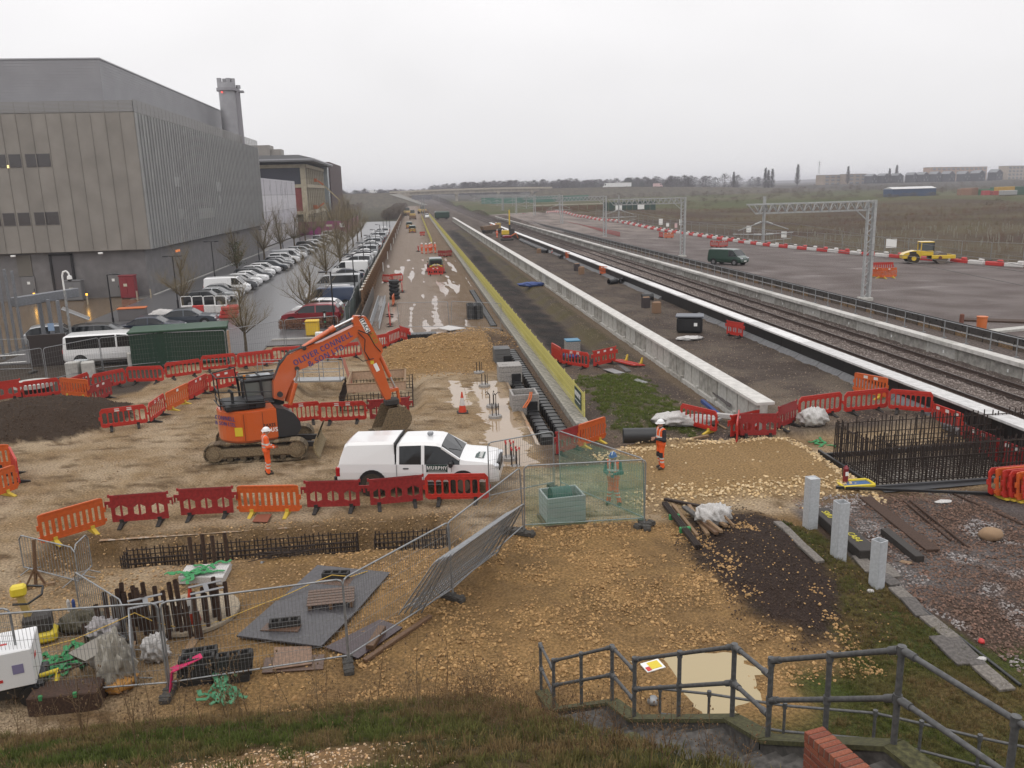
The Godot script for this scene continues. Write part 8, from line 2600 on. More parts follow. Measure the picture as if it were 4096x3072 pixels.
	part(fe, "label", mb().box(V(0,0.28,0.088),V(0.1,0.14,0.01)), M("white_plate"))
	# ---- square posts and trough lids
	n = 0
	for a in [[V(11.25,0,-22.05),1.58,0.3], [V(10.84,0,-19.59),1.60,0.29], [V(11.1,0,-18.13),1.28,0.26]]:
		var t := thing("square_post", ["farthest galvanised square post beside the ballast", "tallest galvanised square post in the middle of three", "nearest galvanised square post beside the trough lids"][n], "post", on(a[0]) + V(0,-0.1,0), [0.1,0.1,0.35][n], "square galvanised posts")
		var w: float = a[2]
		var hh: float = a[1] + 0.1
		for s in [[V(w / 2, hh / 2,0),V(0.02, hh, w)], [V(-w / 2, hh / 2,0),V(0.02, hh, w)], [V(0, hh / 2, w / 2),V(w - 0.02, hh, 0.02)], [V(0, hh / 2,-w / 2),V(w - 0.02, hh, 0.02)]]:
			part(t, "side", mb().box(s[0], s[1]), M("post_galv", 0.5,0.52,0.54,0.5,0.0,0.15,1.5))
		if n == 0: part(t, "cap", mb().box(V(0, hh - 0.03,0),V(w, 0.03, w)), M("post_galv"))
		n += 1
	n = 0
	var lid := [M("lid_concrete", 0.23,0.205,0.18,0.85,0.0,0.35,1.5), M("lid_dark", 0.14,0.125,0.115,0.85,0.0,0.35,1.5)]
	for a in [[V(11.54,0,-19.8),V(11.39,0,-18.84)], [V(11.55,0,-18.67),V(11.61,0,-18.09)], [V(11.48,0,-17.95),V(11.49,0,-17.42)], [V(11.49,0,-17.42),V(11.39,0,-16.58)], [V(11.43,0,-16.54),V(11.43,0,-15.54)], [V(11.38,0,-15.52),V(11.28,0,-14.44)], [V(11.26,0,-14.42),V(11.27,0,-13.57)], [V(11.08,0,-15.62),V(11.03,0,-14.53)], [V(11.88,0,-19.24),V(11.85,0,-18.54)]]:
		plank("trough_lid", ["first", "second", "third", "fourth", "fifth", "sixth", "seventh", "eighth", "ninth"][n] + " concrete trough lid beside the ballast, counted toward us", "slab", a[0], a[1], 0.36,0.07, lid[n % 2], "concrete trough lids", 0.02)
		n += 1
	n = 0
	for a in [[V(10.15,0,-21.89),V(10.11,0,-21.22)], [V(10.09,0,-21.14),V(9.99,0,-19.87)], [V(9.97,0,-19.8),V(10,0,-18.93)]]:
		plank("edging_slab", ["farthest", "middle", "nearest"][n] + " concrete edging slab beside the dark soil", "slab", a[0], a[1], 0.24,0.08, lid[0], "concrete edging slabs", 0.02)
		n += 1
	plank("black_cable", "thick black cable along the trough lids", "cable", V(11.55,0,-17.6),V(11.63,0,-13.68),0.07,0.07, blk, "", 0.03)
	var slp := thing("painted_sleeper", "dark railway sleeper with yellow painted letters behind the middle post", "sleeper", Vector3.ZERO)
	var sa := on(V(11.89,0,-22.74),0.16)
	var sb := on(V(11.72,0,-19.57),0.16)
	var sd := (sb - sa).normalized()
	var sx := Vector3.UP.cross(sd).normalized()
	part(slp, "timber", mb().cbox((sa + sb)*0.5,V(0.55,0.3, sa.distance_to(sb)),0.02, Basis(sx, sd.cross(sx), sd)), M("creosote", 0.04,0.033,0.028,0.7,0.0,0.3,3.0))
	for k in 2: words(slp, "lettering", ["SMU", "CA84"][k], 0.2, M("yellow_spray", 0.6,0.52,0.05,0.7), Transform3D(Basis(sd, sx, Vector3.UP).orthonormalized(), sa.lerp(sb, [0.18,0.72][k]) + V(0,0.16,0)), "Droid Sans", false, 0.006)
	plank("dark_sleeper", "dark timber sleeper lying on the ballast", "sleeper", V(13.07,0,-21.14),V(12.96,0,-19.24),0.25,0.2, M("creosote"))
	plank("rusty_girder", "long rusty steel plate lying on the ballast", "girder", V(14.01,0,-23.89),V(13.75,0,-19.86),0.4,0.1, rust2)
	for k in 3: plank("old_rail", ["old rusty rail half buried in the ballast", "second old rail half buried in the ballast", "old rail nearest the barrier stack"][k], "rail", [V(15.04,0,-23.42),V(15.23,0,-23.38),V(16.94,0,-23.74)][k], [V(14.61,0,-20.38),V(14.76,0,-19.84),V(17.43,0,-20.95)][k], 0.06,0.07, rust2, "old rails in the ballast")
	plank("offcut_board", "small pale board on the ballast", "board", V(12.51,0,-19.4),V(12.67,0,-19.16),0.16,0.03, wood)
	solo("boulder", "rounded brown boulder on the grey ballast", "boulder", crumple(3,V(0.7,0.4,0.5),0.2,8), M("boulder_brown", 0.26,0.17,0.1,0.9), on(V(15.79,0,-20.34)))
	for a in [[V(16.21,0,-23.15),V(0.6,0.08,0.25), "white scrap of litter on the dark ballast", white], [V(10.73,0,-17.78),V(0.22,0.08,0.14), "white wrapper on the grass below the nearest square post", white], [V(11.47,0,-14.65),V(0.24,0.1,0.12), "white bottle on the trough lid", white], [V(11.93,0,-15.3),V(0.14,0.12,0.14), "red cap on the brown ballast", M("cap_red", 0.5,0.03,0.03,0.5)], [V(4.21,0,-14.25),V(0.22,0.2,0.2), "grey tin at the edge of the clay puddle", galv]]:
		solo("litter", a[2], "litter", crumple(8, a[1], 0.4,6), a[3], on(a[0]),0.0, "scraps of litter")
	var sg := thing("sunken_sign", "white sign with a yellow and a red panel half sunk in the clay puddle", "sign", V((V(4.58,0,-15.54)).x, 0.04, (V(4.58,0,-15.54)).z),0.3)
	part(sg, "board", mb().box(Vector3.ZERO, V(0.45,0.02,0.3)), M("white_plate"))
	part(sg, "yellow_panel", mb().box(V(0.04,0.014,0),V(0.26,0.01,0.22)), M("label_yellow"))
	part(sg, "red_panel", mb().box(V(-0.15,0.014,0.07),V(0.1,0.01,0.12)), M("cap_red"))
	sg.rotation.x = 0.12
	# ---- island track bed
	var bx := thing("black_tank", "black plastic tank with a grey lid on the island track bed", "tank", on(V(18.18,0.33,-54.04)),-0.35)
	part(bx, "body", mb().cbox(V(0,0.55,0),V(1.7,1.05,1.2),0.12), blk)
	part(bx, "lid", mb().cbox(V(0,1.12,0),V(1.85,0.12,1.35),0.04), M("lid_slate", 0.12,0.13,0.15,0.5))
	part(bx, "label", mb().box(V(0.4,0.6,0.605),V(0.22,0.22,0.01)), M("white_plate"))
	n = 0
	for p in [V(20.08,0.33,-71.08),V(19.97,0.33,-83.99),V(21.07,0.33,-84.56),V(20.48,0.33,-118.05),V(20.05,0.33,-129.67)]:
		solo("pipe_fitting", ["first", "second", "third", "fourth", "fifth"][n] + " black pipe fitting on the island track bed, counted going away", "pipe fitting", mb().cyl(V(-0.55,0.3,0),V(0.35,0.3,0.1),0.28,0.28,14, false).cyl(V(0.3,0.3,0.1),V(0.45,0.3,0.12),0.34,0.34,14, false).cyl(V(0.45,0.3,0.12),V(0.3,0.3,0.1),0.25,0.25,14), blk, on(p),0.6*n, "black pipe fittings")
		n += 1
	n = 0
	for p in [V(18.53,0.33,-66.25),V(18.54,0.33,-63.18),V(18.97,0.33,-95.21),V(19.27,0.33,-99.55),V(19.49,0.33,-132.21)]:
		var t := thing("upright_carton", ["dark upright carton near the first pipe fitting", "brown upright carton near the first pipe fitting", "brown upright carton halfway along the island", "dark upright carton halfway along the island", "brown carton far along the island"][n], "carton", on(p),0.2, "cartons on the island")
		part(t, "box", mb().cbox(V(0,0.42,0),V(0.6,0.84,0.45),0.01), M("carton_brown", 0.2,0.12,0.07,0.8) if n in [1,2,4] else M("carton_dark", 0.04,0.03,0.03,0.7))
		part(t, "flap", mb().box(V(0,0.87,0.1),V(0.56,0.01,0.2), Basis(Vector3.RIGHT, 0.5)), M("carton_brown", 0.2,0.12,0.07,0.8))
		n += 1
	# ---- compound edge by the far platform
	var bk := solo("red_bucket", "red bucket shaped marker beyond the far platform handrail", "bucket", mb().lathe([W(0,0),W(0.28,0),W(0.3,0.8),W(0.33,0.8),W(0.33,0.85),W(0,0.85)], 16), M("lift_orange"), on(V(34.64,0.8,-47.45)))
	solo("red_bollard", "slim red bollard with a white cap beyond the far platform", "bollard", mb().lathe([W(0,0),W(0.13,0),W(0.13,1.1),W(0,1.15)], 10), M("rust_red"), on(V(33,0.8,-47.05)))
	plank("rust_sheet", "long rust brown steel sheet lying on the stone compound", "sheet", V(35.89,0.8,-51.08),V(39.43,0.8,-48.96),1.0,0.12, rust2)
	plank("pale_slab", "long pale precast slab beyond the far platform", "slab", V(34.09,0.8,-46.28),V(37.97,0.8,-47.09),0.7,0.16, conc)
	plank("pale_beam", "pale precast beam with stub bars along the far platform", "beam", V(32.68,0.8,-45.98),V(32.35,0.8,-39.91),0.8,0.3, conc)
	build_store(rust, rust2, wood, wet, ply, blk, galv, white, strap)
	build_roadside(blk, galv, conc)

func ribbed(r: float, h: float, n: int) -> Array:
	var p := []
	for k in n:
		p.append(W(r, h*k / n))
		p.append(W(r*1.08, h*(k + 0.35) / n))
		p.append(W(r*1.08, h*(k + 0.65) / n))
	p.append(W(r, h))
	p.append(W(r*0.85, h))
	p.append(W(r*0.85, h*0.3))
	return p

func build_store(rust: Material, rust2: Material, wood: Material, wet: Material, ply: Material, blk: Material, galv: Material, white: Material, strap: Material) -> void:
	var grey := M("grey_sheet", 0.075,0.072,0.078,0.4,0.0,0.3,1.2)
	sheet_thing("ground_sheet", "large dark grey board laid flat in the store, the rear half", "board", [V(-4.1,0,-19.28),V(-3.12,0,-21.77),V(-1.11,0,-20.97),V(-2.07,0,-18.46)], 0.035, grey, 0.0, "dark grey ground boards")
	sheet_thing("ground_sheet", "large dark grey board laid flat in the store, the front half", "board", [V(-4.57,0,-18.15),V(-3.91,0,-19.76),V(-2,0,-18.6),V(-2.56,0,-17.36)], 0.04, grey, 0.045, "dark grey ground boards")
	sheet_thing("ply_sheet", "purple brown board behind the plank by the fence corner", "board", [V(-2.49,0,-17.41),V(-1.29,0,-18.48),V(-0.75,0,-18.01),V(-1.71,0,-16.82)], 0.03, M("plum_ply", 0.07,0.045,0.05,0.4,0.0,0.3,1.5),0.0, "loose plywood boards")
	sheet_thing("ply_sheet", "square red brown board under the rearmost hollow block", "board", [V(-3.1,0,-20.65),V(-2.78,0,-21.15),V(-1.99,0,-21.05),V(-2.19,0,-20.32)], 0.02, ply, 0.045, "loose plywood boards")
	sheet_thing("ply_sheet", "brown plywood board lying by the front fence", "board", [V(-3.52,0,-16.64),V(-3.62,0,-17.56),V(-2.79,0,-17.48),V(-2.69,0,-16.72)], 0.02, M("tan_ply", 0.25,0.145,0.085,0.5,0.0,0.3,1.5),0.045, "loose plywood boards")
	sheet_thing("ply_sheet", "dark plywood board under the brown one by the front fence", "board", [V(-3.74,0,-16.6),V(-3.77,0,-17.2),V(-2.47,0,-17.14),V(-2.44,0,-16.54)], 0.025, ply, 0.0, "loose plywood boards")
	sheet_thing("ply_sheet", "dark board under the hollow block at the front of the grey boards", "board", [V(-4.06,0,-18.27),V(-3.94,0,-18.59),V(-3.12,0,-18.4),V(-3.16,0,-18.06)], 0.02, ply, 0.09, "loose plywood boards")
	sheet_thing("rusty_plate", "small rusty plate before the middle orange barrier", "plate", [V(-5.53,0,-25.4),V(-5.48,0,-25.97),V(-5.01,0,-25.94),V(-5.05,0,-25.27)], 0.02, M("red_oxide", 0.2,0.06,0.03,0.7),0.02)
	var dk := thing("slatted_pallet", "slatted timber pallet lying on the grey boards", "pallet", on(V(-2.53,0,-19.53),0.09),0.05)
	for k in 6: part(dk, "slat", mb().cbox(V(0,0.16,-0.36 + 0.145*k),V(1.15,0.025,0.11),0.005), M("slat_brown", 0.17,0.11,0.08,0.6,0.0,0.3,3.0))
	for x in [-0.5,0.0,0.5]: part(dk, "bearer", mb().cbox(V(x, 0.075,0),V(0.09,0.145,0.84),0.008), wet)
	plank("timber_block", "square timber lying on the plum brown board", "timber", V(-1.47,0,-17.14),V(-1.22,0,-17.97),0.19,0.13, wet, "", 0.04,0.04)
	plank("long_timber", "long wet timber beside the front fence panel", "timber", V(-1.57,0,-16.72),V(-0.08,0,-18.4),0.12,0.09, wet)
	plank("scaffold_board", "pale board lying beside the stacked hollow blocks", "plank", V(-5.68,0,-16.91),V(-5.56,0,-18.45),0.2,0.04, wood)
	plank("leaning_stake", "thin timber leaning on the mesh fence beside the orange sack", "stake", V(-6.46,-0,-16.29),V(-6.71,0,-17.83),0.06,0.04, wood, "", 0.0,0.35)
	plank("dark_rod", "thin dark rod lying on the grey boards", "rod", V(-2.96,0,-19.03),V(-2.26,0,-18.82),0.03,0.03, blk, "", 0.09,0.09)
	# hollow blocks: three loose and one stack
	var hb := mb()
	hb.cbox(V(0,0.03,0),V(0.72,0.06,0.24),0.012)
	for z in [-0.1,0.1]: hb.cbox(V(0,0.11, z),V(0.72,0.11,0.045),0.012)
	for x in [-0.33,-0.11,0.11,0.33]: hb.cbox(V(x, 0.115,0),V(0.06,0.1,0.16),0.012)
	var hm := hb.mesh()
	var hmat := M("block_black", 0.035,0.032,0.03,0.75,0.0,0.3,4.0)
	for a in [[V(-2.54,0,-20.92),-0.15, "hollow black block on the square red brown board", 0.08], [V(-3.5,0,-18.4),0.05, "hollow black block on the front of the grey boards", 0.12], [V(2.39,0,-22.63),-0.35, "hollow black block at the corner of the green netting", 0.0]]:
		solo("hollow_block", a[2], "block", hm, hmat, on(a[0], a[3]), a[1], "hollow fence blocks")
	var base := on(V(-4.7,0,-16.38))
	n_blocks(hm, hmat, base)
	solo("pink_cloth", "bright pink cloth draped over the stacked hollow blocks", "cloth", mb().bar(base + V(-0.75,0.55,0.2), base + V(-0.2,0.66,-0.1),0.2,0.02).bar(base + V(-0.8,0.05,0.32), base + V(-0.72,0.56,0.22),0.16,0.02), M("pink_fabric", 0.5,0.02,0.1,0.8))
	solo("strap_coil", "coil of green lifting straps on the stacked hollow blocks", "strap", strap_heap(4,0.22,0.26,14), M("strap_dull", 0.06,0.2,0.1,0.7), base + V(0.2,0.16,0.45),0.0, "green lifting straps")
	solo("strap_heap", "heap of bright green lifting straps beside the wheelbarrow", "strap", strap_heap(9,0.34,0.26,26), strap, on(V(-8.2,0,-17.86)),0.0, "green lifting straps")
	solo("strap_heap", "green straps lying over the white wrapped boards", "strap", strap_heap(14,0.3,0.12,12), strap, on(V(-6.18,0,-21.55),0.22),0.0, "green lifting straps")
	solo("strap_heap", "green strap trailing from the white bulk sack by the pit", "strap", strap_heap(19,0.3,0.12,6), strap, on(V(15.38,0,-29.78)),0.0, "green lifting straps")
	sheet_thing("wrapped_boards", "stack of boards wrapped in white sheeting behind the rusty tubes", "boards", [V(-6.7,0,-21.34),V(-6.66,0,-22.05),V(-5.48,0,-22.04),V(-5.5,0,-21.1)], 0.2, white)
	# rusty tubes standing on end
	var r := RandomNumberGenerator.new()
	r.seed = 31
	var tb := mb().cyl(Vector3.ZERO, V(0,1,0),0.055,0.055,9, false).cyl(V(0,1,0),Vector3.ZERO, 0.042,0.042,9, false).mesh()
	var tubes := thing("tube_stillage", "cluster of rusty steel tubes standing on end in the store", "steel tubes", on(V(-6.6,0,-18.85)))
	for k in 44:
		var o := part(tubes, "tube", tb, rust2,V(-1.3 + 0.062*k + r.randf_range(-0.1,0.1),0, r.randf_range(-0.75,0.55)))
		o.scale.y = r.randf_range(0.55,1.15)
		o.rotation = V(r.randf_range(-0.07,0.07),0, r.randf_range(-0.07,0.07))
	for k in 4: part(tubes, "tube", tb, rust2,V(1.15 + 0.16*k, 0,-0.15 - 0.2*(k % 2)))
	for k in 2:
		var pl := part(tubes, "cross_plate", mb().box(V(0,0,-0.2),V(0.75,0.015,0.09)).box(V(0,0,0.2),V(0.75,0.015,0.09)).box(V(0,0,0),V(0.11,0.014,0.4)), M("plate_grey", 0.2,0.2,0.205,0.5,0.3), [V(0.0,1.0,0.35),V(1.25,1.02,-0.1)][k])
		pl.rotation.y = 0.35
	var tr := thing("tube_trio", "three rusty tubes on a plate behind the white wrapped boards", "steel tubes", on(V(-6.08,0,-22.14)))
	for k in 4: part(tr, "tube", tb, rust2,V(-0.45 + 0.3*k, 0,-0.15*(k % 2)))
	part(tr, "base_plate", mb().box(V(0,0.01,0),V(1.1,0.02,0.5)), M("plate_grey", 0.2,0.2,0.205,0.5,0.3))
	solo("concrete_disc", "pale round concrete disc under the end of the rusty tubes", "disc", mb().cyl(Vector3.ZERO, V(0,0.08,0),1.1,1.1,28), M("disc_pale", 0.38,0.31,0.22,0.85,0.0,0.3,2.0), on(V(-5.89,0,-19.58)))
	# plant: compactor, barrow, generator box
	var pc := thing("plate_compactor", "muddy yellow trench compactor with a looped handle", "compactor", on(V(-9.17,0,-18.85)),0.3)
	part(pc, "foot", mb().cbox(V(0,0.16,0),V(0.75,0.3,0.5),0.08), M("label_yellow"))
	part(pc, "engine", mb().cbox(V(0,0.5,0),V(0.6,0.42,0.45),0.06), M("machine_dark"))
	part(pc, "shaft", mb().bar(V(-0.15,0.6,0),V(-0.28,1.3,0),0.14,0.14), M("muddy_yellow"))
	part(pc, "head", mb().cbox(V(-0.28,1.36,0),V(0.32,0.26,0.26),0.05), M("label_yellow"))
	part(pc, "handle", mb().tube([V(-0.4,1.15,0.25),V(-0.1,1.1,0.25),V(0.2,1.25,0.2),V(0.22,1.36,0),V(-0.1,1.4,-0.1)], 0.025,6), blk)
	var wb := thing("wheelbarrow", "muddy galvanised wheelbarrow tipped beside the green straps", "wheelbarrow", on(V(-7.35,0,-17.37)),0.9)
	part(wb, "tray", mb().prism(PackedVector2Array([W(-0.45,0.55),W(0.5,0.6),W(0.32,0.28),W(-0.25,0.25)]),-0.32,0.32), M("muddy_galv", 0.22,0.2,0.17,0.6,0.3))
	part(wb, "wheel", mb().cyl(V(0.6,0.2,-0.05),V(0.6,0.2,0.05),0.2,0.2,14), M("muddy_tyre"))
	for z in [-0.25,0.25]: part(wb, "handle", mb().cyl(V(0.6,0.2, z*0.3),V(-1.0,0.55, z),0.02,0.02,6), rust2)
	var gn := thing("white_generator", "white box on a small wheeled frame in the bottom corner", "generator", on(V(-8.68,0,-16.51)),0.28)
	part(gn, "box", mb().cbox(V(0,0.85,0),V(0.95,0.8,1.0),0.02), M("carton_white", 0.68,0.68,0.68,0.5))
	part(gn, "box_band", mb().box(V(0.2,0.86,0.505),V(0.2,0.2,0.006)), M("mark_violet", 0.2,0.18,0.3,0.6))
	for k in 4: part(gn, "red_mark", mb().box([V(-0.1,1.253,0.1),V(-0.3,0.9,0.505),V(0.478,0.95,0.2),V(-0.15,0.66,0.505)][k], [V(0.2,0.006,0.07),V(0.1,0.1,0.006),V(0.006,0.1,0.2),V(0.12,0.06,0.006)][k]), M("cap_red", 0.5,0.03,0.03,0.5))
	part(gn, "frame", mb().cbox(V(0.05,0.32,0),V(1.1,0.24,0.9),0.03), blk)
	part(gn, "tow_arm", mb().tube([V(0.5,0.45,0.2),V(0.85,0.5,0.2),V(0.75,0.15,0.45)], 0.05,7), M("label_yellow"))
	for z in [-0.42,0.46]: part(gn, "wheel", mb().cyl(V(0.35,0.2, z - 0.06),V(0.35,0.2, z + 0.06),0.22,0.22,14), blk)
	var rbx := thing("rusty_trough", "low rusty steel trough with green ties by the bottom fence", "trough", on(V(-7.5,0,-16.11)),0.03)
	part(rbx, "body", mb().cbox(V(0,0.22,0),V(1.35,0.44,0.6),0.02), rust2)
	for x in [-0.4,0.25]: part(rbx, "tie", mb().cbox(V(x, 0.42,0.28),V(0.08,0.12,0.06),0.015), strap)
	solo("orange_sack", "tall clear sack with orange gravel in its foot", "sack", sack_two(M("sack_orange", 0.5,0.25,0.06,0.6)), M("sack_pale", 0.42,0.39,0.33,0.5,0.0,0.2,3.0), on(V(-6.67,0,-16.55)))
	solo("orange_gravel", "orange gravel filling the foot of the tall clear sack", "gravel bag", crumple(44,V(0.72,0.42,0.6),0.4), M("sack_orange"), on(V(-6.67,0,-16.55)))
	solo("small_sack", "small white sack standing beside the rusty tubes", "sack", crumple(23,V(0.5,0.62,0.42),0.7,16), white, on(V(-6.19,0,-17.54)))
	solo("clear_bag", "grey clear bag lying in the wheelbarrow", "bag", crumple(27,V(0.6,0.5,0.5),0.8,16), M("bag_grey", 0.3,0.28,0.28,0.4), on(V(-7.51,0,-18.22),0.3))
	solo("tool_heap", "heap of muddy tools and a strap beside the compactor", "tools", crumple(35,V(0.9,0.45,0.6),0.7), M("tool_mud", 0.14,0.12,0.075,0.8,0.0,0.5,4.0), on(V(-8.41,0,-19.27)))
	for k in 2: solo("spray_can", ["white and purple spray can on the tool heap", "blue and red spray can on the tool heap"][k], "can", mb().lathe([W(0,0),W(0.04,0),W(0.04,0.25),W(0.02,0.3),W(0,0.3)], 10), [white, M("tarp_blue")][k], on(V(-8.88,0,-19.83),0.2) + V(0.12*k, 0,0))
	var tp := thing("timber_trestle", "rough timber tripod standing before the pedestrian barrier", "trestle", on(V(-10.51,0,-21.81)))
	part(tp, "upright", mb().bar(V(0,0,0),V(0.12,1.35,-0.05),0.08,0.06), wet)
	part(tp, "brace", mb().bar(V(-0.25,0,0.1),V(0.04,0.55,0),0.06,0.05), wet)
	part(tp, "brace", mb().bar(V(0.25,0,-0.05),V(0.04,0.55,0),0.06,0.05), wet)
	part(tp, "sole_plate", mb().bar(V(-0.5,0.04,0.1),V(0.45,0.04,-0.1),0.1,0.08), wood)
	crowd_barrier(V(-11.32,0,-23.01),V(-9.4,0,-21.8), "steel pedestrian barrier behind the timber tripod")
	crowd_barrier(V(-9.43,0,-21.88),V(-9.39,0,-22.71), "steel pedestrian barrier seen end on by the timber tripod")
	crowd_barrier(V(-8.79,0,-20.19),V(-7.07,0,-18.37), "steel pedestrian barrier slanting before the rusty tubes")
	crowd_barrier(V(-6.28,0,-16.45),V(-6.84,0,-18.11), "steel pedestrian barrier folded against the front fence")
	var hs := []
	for p in [V(-8.57,0.5,-17.54),V(-7.82,0.7,-17.49),V(-7.09,0.9,-17.71),V(-6.75,0.9,-18.17),V(-6.4,0.5,-18.38),V(-5.96,0.15,-18.68),V(-5.43,0.1,-18.8),V(-5.04,0.1,-19.01),V(-4.27,0.1,-19.63),V(-3.69,0.12,-20.03),V(-3.12,0.15,-20.5),V(-2.6,0.3,-20.57),V(-2.14,0.15,-20.75),V(-1.71,0.08,-21.14)]: hs.append(V(p.x, p.y + gy(p.x, p.z), p.z))
	solo("yellow_hose", "thin yellow hose snaking over the store from the corner box", "hose", mb().tube(hs, 0.012,5), M("hose_yellow", 0.5,0.32,0.06,0.6))
	var rp := thing("rebar_pile", "small heap of bent rebar lying beyond the front trench lip", "rebar", on(V(-4.1,0,-22.65)))
	for k in 26:
		var a := r.randf_range(-0.5,0.5)
		var o := V(r.randf_range(-0.7,0.7),0.03 + 0.006*k, r.randf_range(-0.2,0.2))
		part(rp, "bent_bar", mb().tube([o - V(0.35*cos(a),0,0.35*sin(a)), o + V(0.3*cos(a),0,0.3*sin(a)), o + V(0.34*cos(a) + 0.06,0.07,0.3*sin(a))], 0.012,4), rust)
	plank("white_pipe", "short pale pipe beside the heap of bent rebar", "pipe", V(-4.72,0,-22.3),V(-4.65,0,-22.83),0.07,0.07, galv)

func sack_two(_m: Material) -> MB:
	var mb := crumple(41,V(0.62,1.25,0.5),0.75,18)
	return mb

func n_blocks(hm: ArrayMesh, hmat: Material, base: Vector3) -> void:
	var names_ := ["bottom row", "second row", "third row", "top row"]
	for row in 4:
		for k in 4 if row < 3 else 3:
			solo("hollow_block", "hollow black block, %s of the stack, %s" % [names_[row], ["cloth end in front", "strap end in front", "cloth end behind", "strap end behind"][k]], "block", hm, hmat, base + V(-0.4 + 0.76*(k % 2) + 0.03*row, 0.165*row, -0.1 - 0.27*(k / 2)),0.12 + 0.03*(row % 2), "stack of hollow fence blocks")

func build_roadside(blk: Material, galv: Material, conc: Material) -> void:
	var gc_ := thing("green_container", "dark green flat roofed container beside the white minibus", "container", V(-14.85,0.02,-53.6),0.16)
	var gm := M("container_green", 0.012,0.048,0.026,0.55,0.0,0.2,0.8)
	part(gc_, "wall", mb().box(V(0,1.1,0),V(5.6,2.1,2.4)), gm)
	var rib := mb().box(V(0,1.1,1.215),V(0.08,2.08,0.04)).mesh()
	for k in 22: part(gc_, "wall_rib", rib, gm, V(-2.65 + 0.252*k, 0,0))
	part(gc_, "roof", mb().cbox(V(0,2.2,0),V(5.75,0.12,2.6),0.02), M("roof_green", 0.03,0.09,0.05,0.4,0.0,0.3,1.0))
	part(gc_, "orange_post", mb().cbox(V(2.9,1.0,1.3),V(0.14,2.0,0.14),0.02), M("form_ply", 0.46,0.30,0.2,0.6,0.0,0.2,1.0))
	var ct := thing("concrete_tank", "round dark tank with a flat concrete lid by the mesh fence", "tank", on(V(-20.48,0,-45.78)))
	part(ct, "drum", mb().cyl(Vector3.ZERO, V(0,0.5,0),0.8,0.8,24), blk)
	part(ct, "lid", mb().cyl(V(0,0.5,0),V(0,0.72,0),1.0,1.0,24), conc)
	part(ct, "hatch", mb().cbox(V(0.1,0.73,0),V(0.6,0.05,0.4),0.01), M("tan_ply"))
	for k in 3: solo("concrete_block", ["rough concrete footing at the foot of the camera post", "second concrete footing beside the grey cabinet box", "third concrete footing by the minibus wheel"][k], "block", mb().cbox(V(0,0.45,0),V(0.7,0.95,0.6),0.05), conc, on([V(-20.2,0,-50.36),V(-19.35,0,-50.33),V(-17.51,0,-52.77)][k]),0.3*k, "concrete footings")
	solo("control_box", "small pale control box between the concrete footings", "control box", mb().cbox(V(0,0.7,0),V(0.75,0.5,0.3),0.03), M("box_pale", 0.4,0.42,0.43,0.5), on(V(-19.87,0,-50.79)))
	# steel gate frame at the picture's edge
	var gt := thing("steel_gate", "tall grey steel gate frame with closely set posts at the picture's edge", "gate", V(-24.6,0,-54.5),0.15)
	var gm2 := M("gate_steel", 0.24,0.25,0.27,0.45,0.4,0.2,0.8)
	for k in 7: part(gt, "post", mb().cbox(V(-2.4 + 0.33*k, 3.4,-0.25*k),V(0.16,6.8 - 0.3*k, 0.12),0.02), gm2)
	for k in 4: part(gt, "frame_post", mb().cbox(V([0.1,0.9,1.7,-0.2][k], 1.9, [-4.5,-3.4,-2.4,-5.5][k]),V(0.2,3.8,0.2),0.02), gm2)
	part(gt, "header", mb().cbox(V(0.7,3.9,-4.0),V(0.5,0.6,5.2),0.03, Basis(Vector3.UP, -0.55)), gm2)
	part(gt, "gate_leaf", mb().cbox(V(1.4,1.0,0.2),V(2.2,2.0,0.08),0.02), M("gate_brown", 0.03,0.022,0.02,0.6))
	part(gt, "notice", mb().box(V(1.3,2.2,-1.6),V(0.36,0.5,0.02)), M("cover_blue3", 0.25,0.35,0.5,0.5))
	for y in [0.5,0.95]: part(gt, "guard_rail", mb().cyl(V(-3.5, y, 0.9),V(0.3, y, 1.0),0.035,0.035,6), M("white_plate"))
	# barriers and odds in the yard
	for k in 5:
		var t := thing("yard_barrier", ["first", "second", "third", "fourth", "last"][k] + " white and red plastic barrier before the dark parked cars, from the bare tree", "barrier", V(-20.5 + 1.03*k, 0.05,-77.0 + 0.2*k),0.08, "white and red yard barriers")
		part(t, "base_panel", mb().cbox(V(0,0.35,0),V(0.98,0.7,0.3),0.05), M("water_barrier_white", 0.66,0.64,0.62,0.5,0.0,0.15,1.0) if k not in [1,4] else M("water_barrier_red"))
		part(t, "hoop", mb().tube([V(-0.45,0.7,0),V(-0.45,1.4,0),V(-0.38,1.5,0),V(0.38,1.5,0),V(0.45,1.4,0),V(0.45,0.7,0)], 0.03,6), M("white_plate"))
	for k in 3: solo("stacked_red_barrier", ["lower", "middle", "upper"][k] + " red block in the small stack before the yard barriers", "barrier", mb().cbox(V(0,0.17,0),V(1.5,0.33,0.5),0.07), M("water_barrier_red"),V(-16.0 + 0.1*k, 0.06 + 0.34*k, -72.6),0.15*k, "stack of red blocks")
	var pl := thing("planter_bin", "grey planter box with an orange rim in the wet yard", "planter", V(-24.2,0.05,-74.0),0.1)
	part(pl, "tub", mb().cbox(V(0,0.5,0),V(2.2,1.0,0.9),0.04), M("planter_grey", 0.12,0.11,0.11,0.7))
	part(pl, "rim", mb().cbox(V(0,1.04,0),V(2.3,0.1,1.0),0.03), M("lift_orange"))
	solo("white_bags", "row of white bags stacked behind the slate blue saloon", "bags", crumple(66,V(2.2,1.0,1.0),0.35), M("white_fabric"),V(-21.4,0.05,-73.0))
	var gb := thing("grit_bin", "yellow grit bin behind the mesh fence by the paving", "grit bin", on(V(-7.73,0,-61.65),0.05))
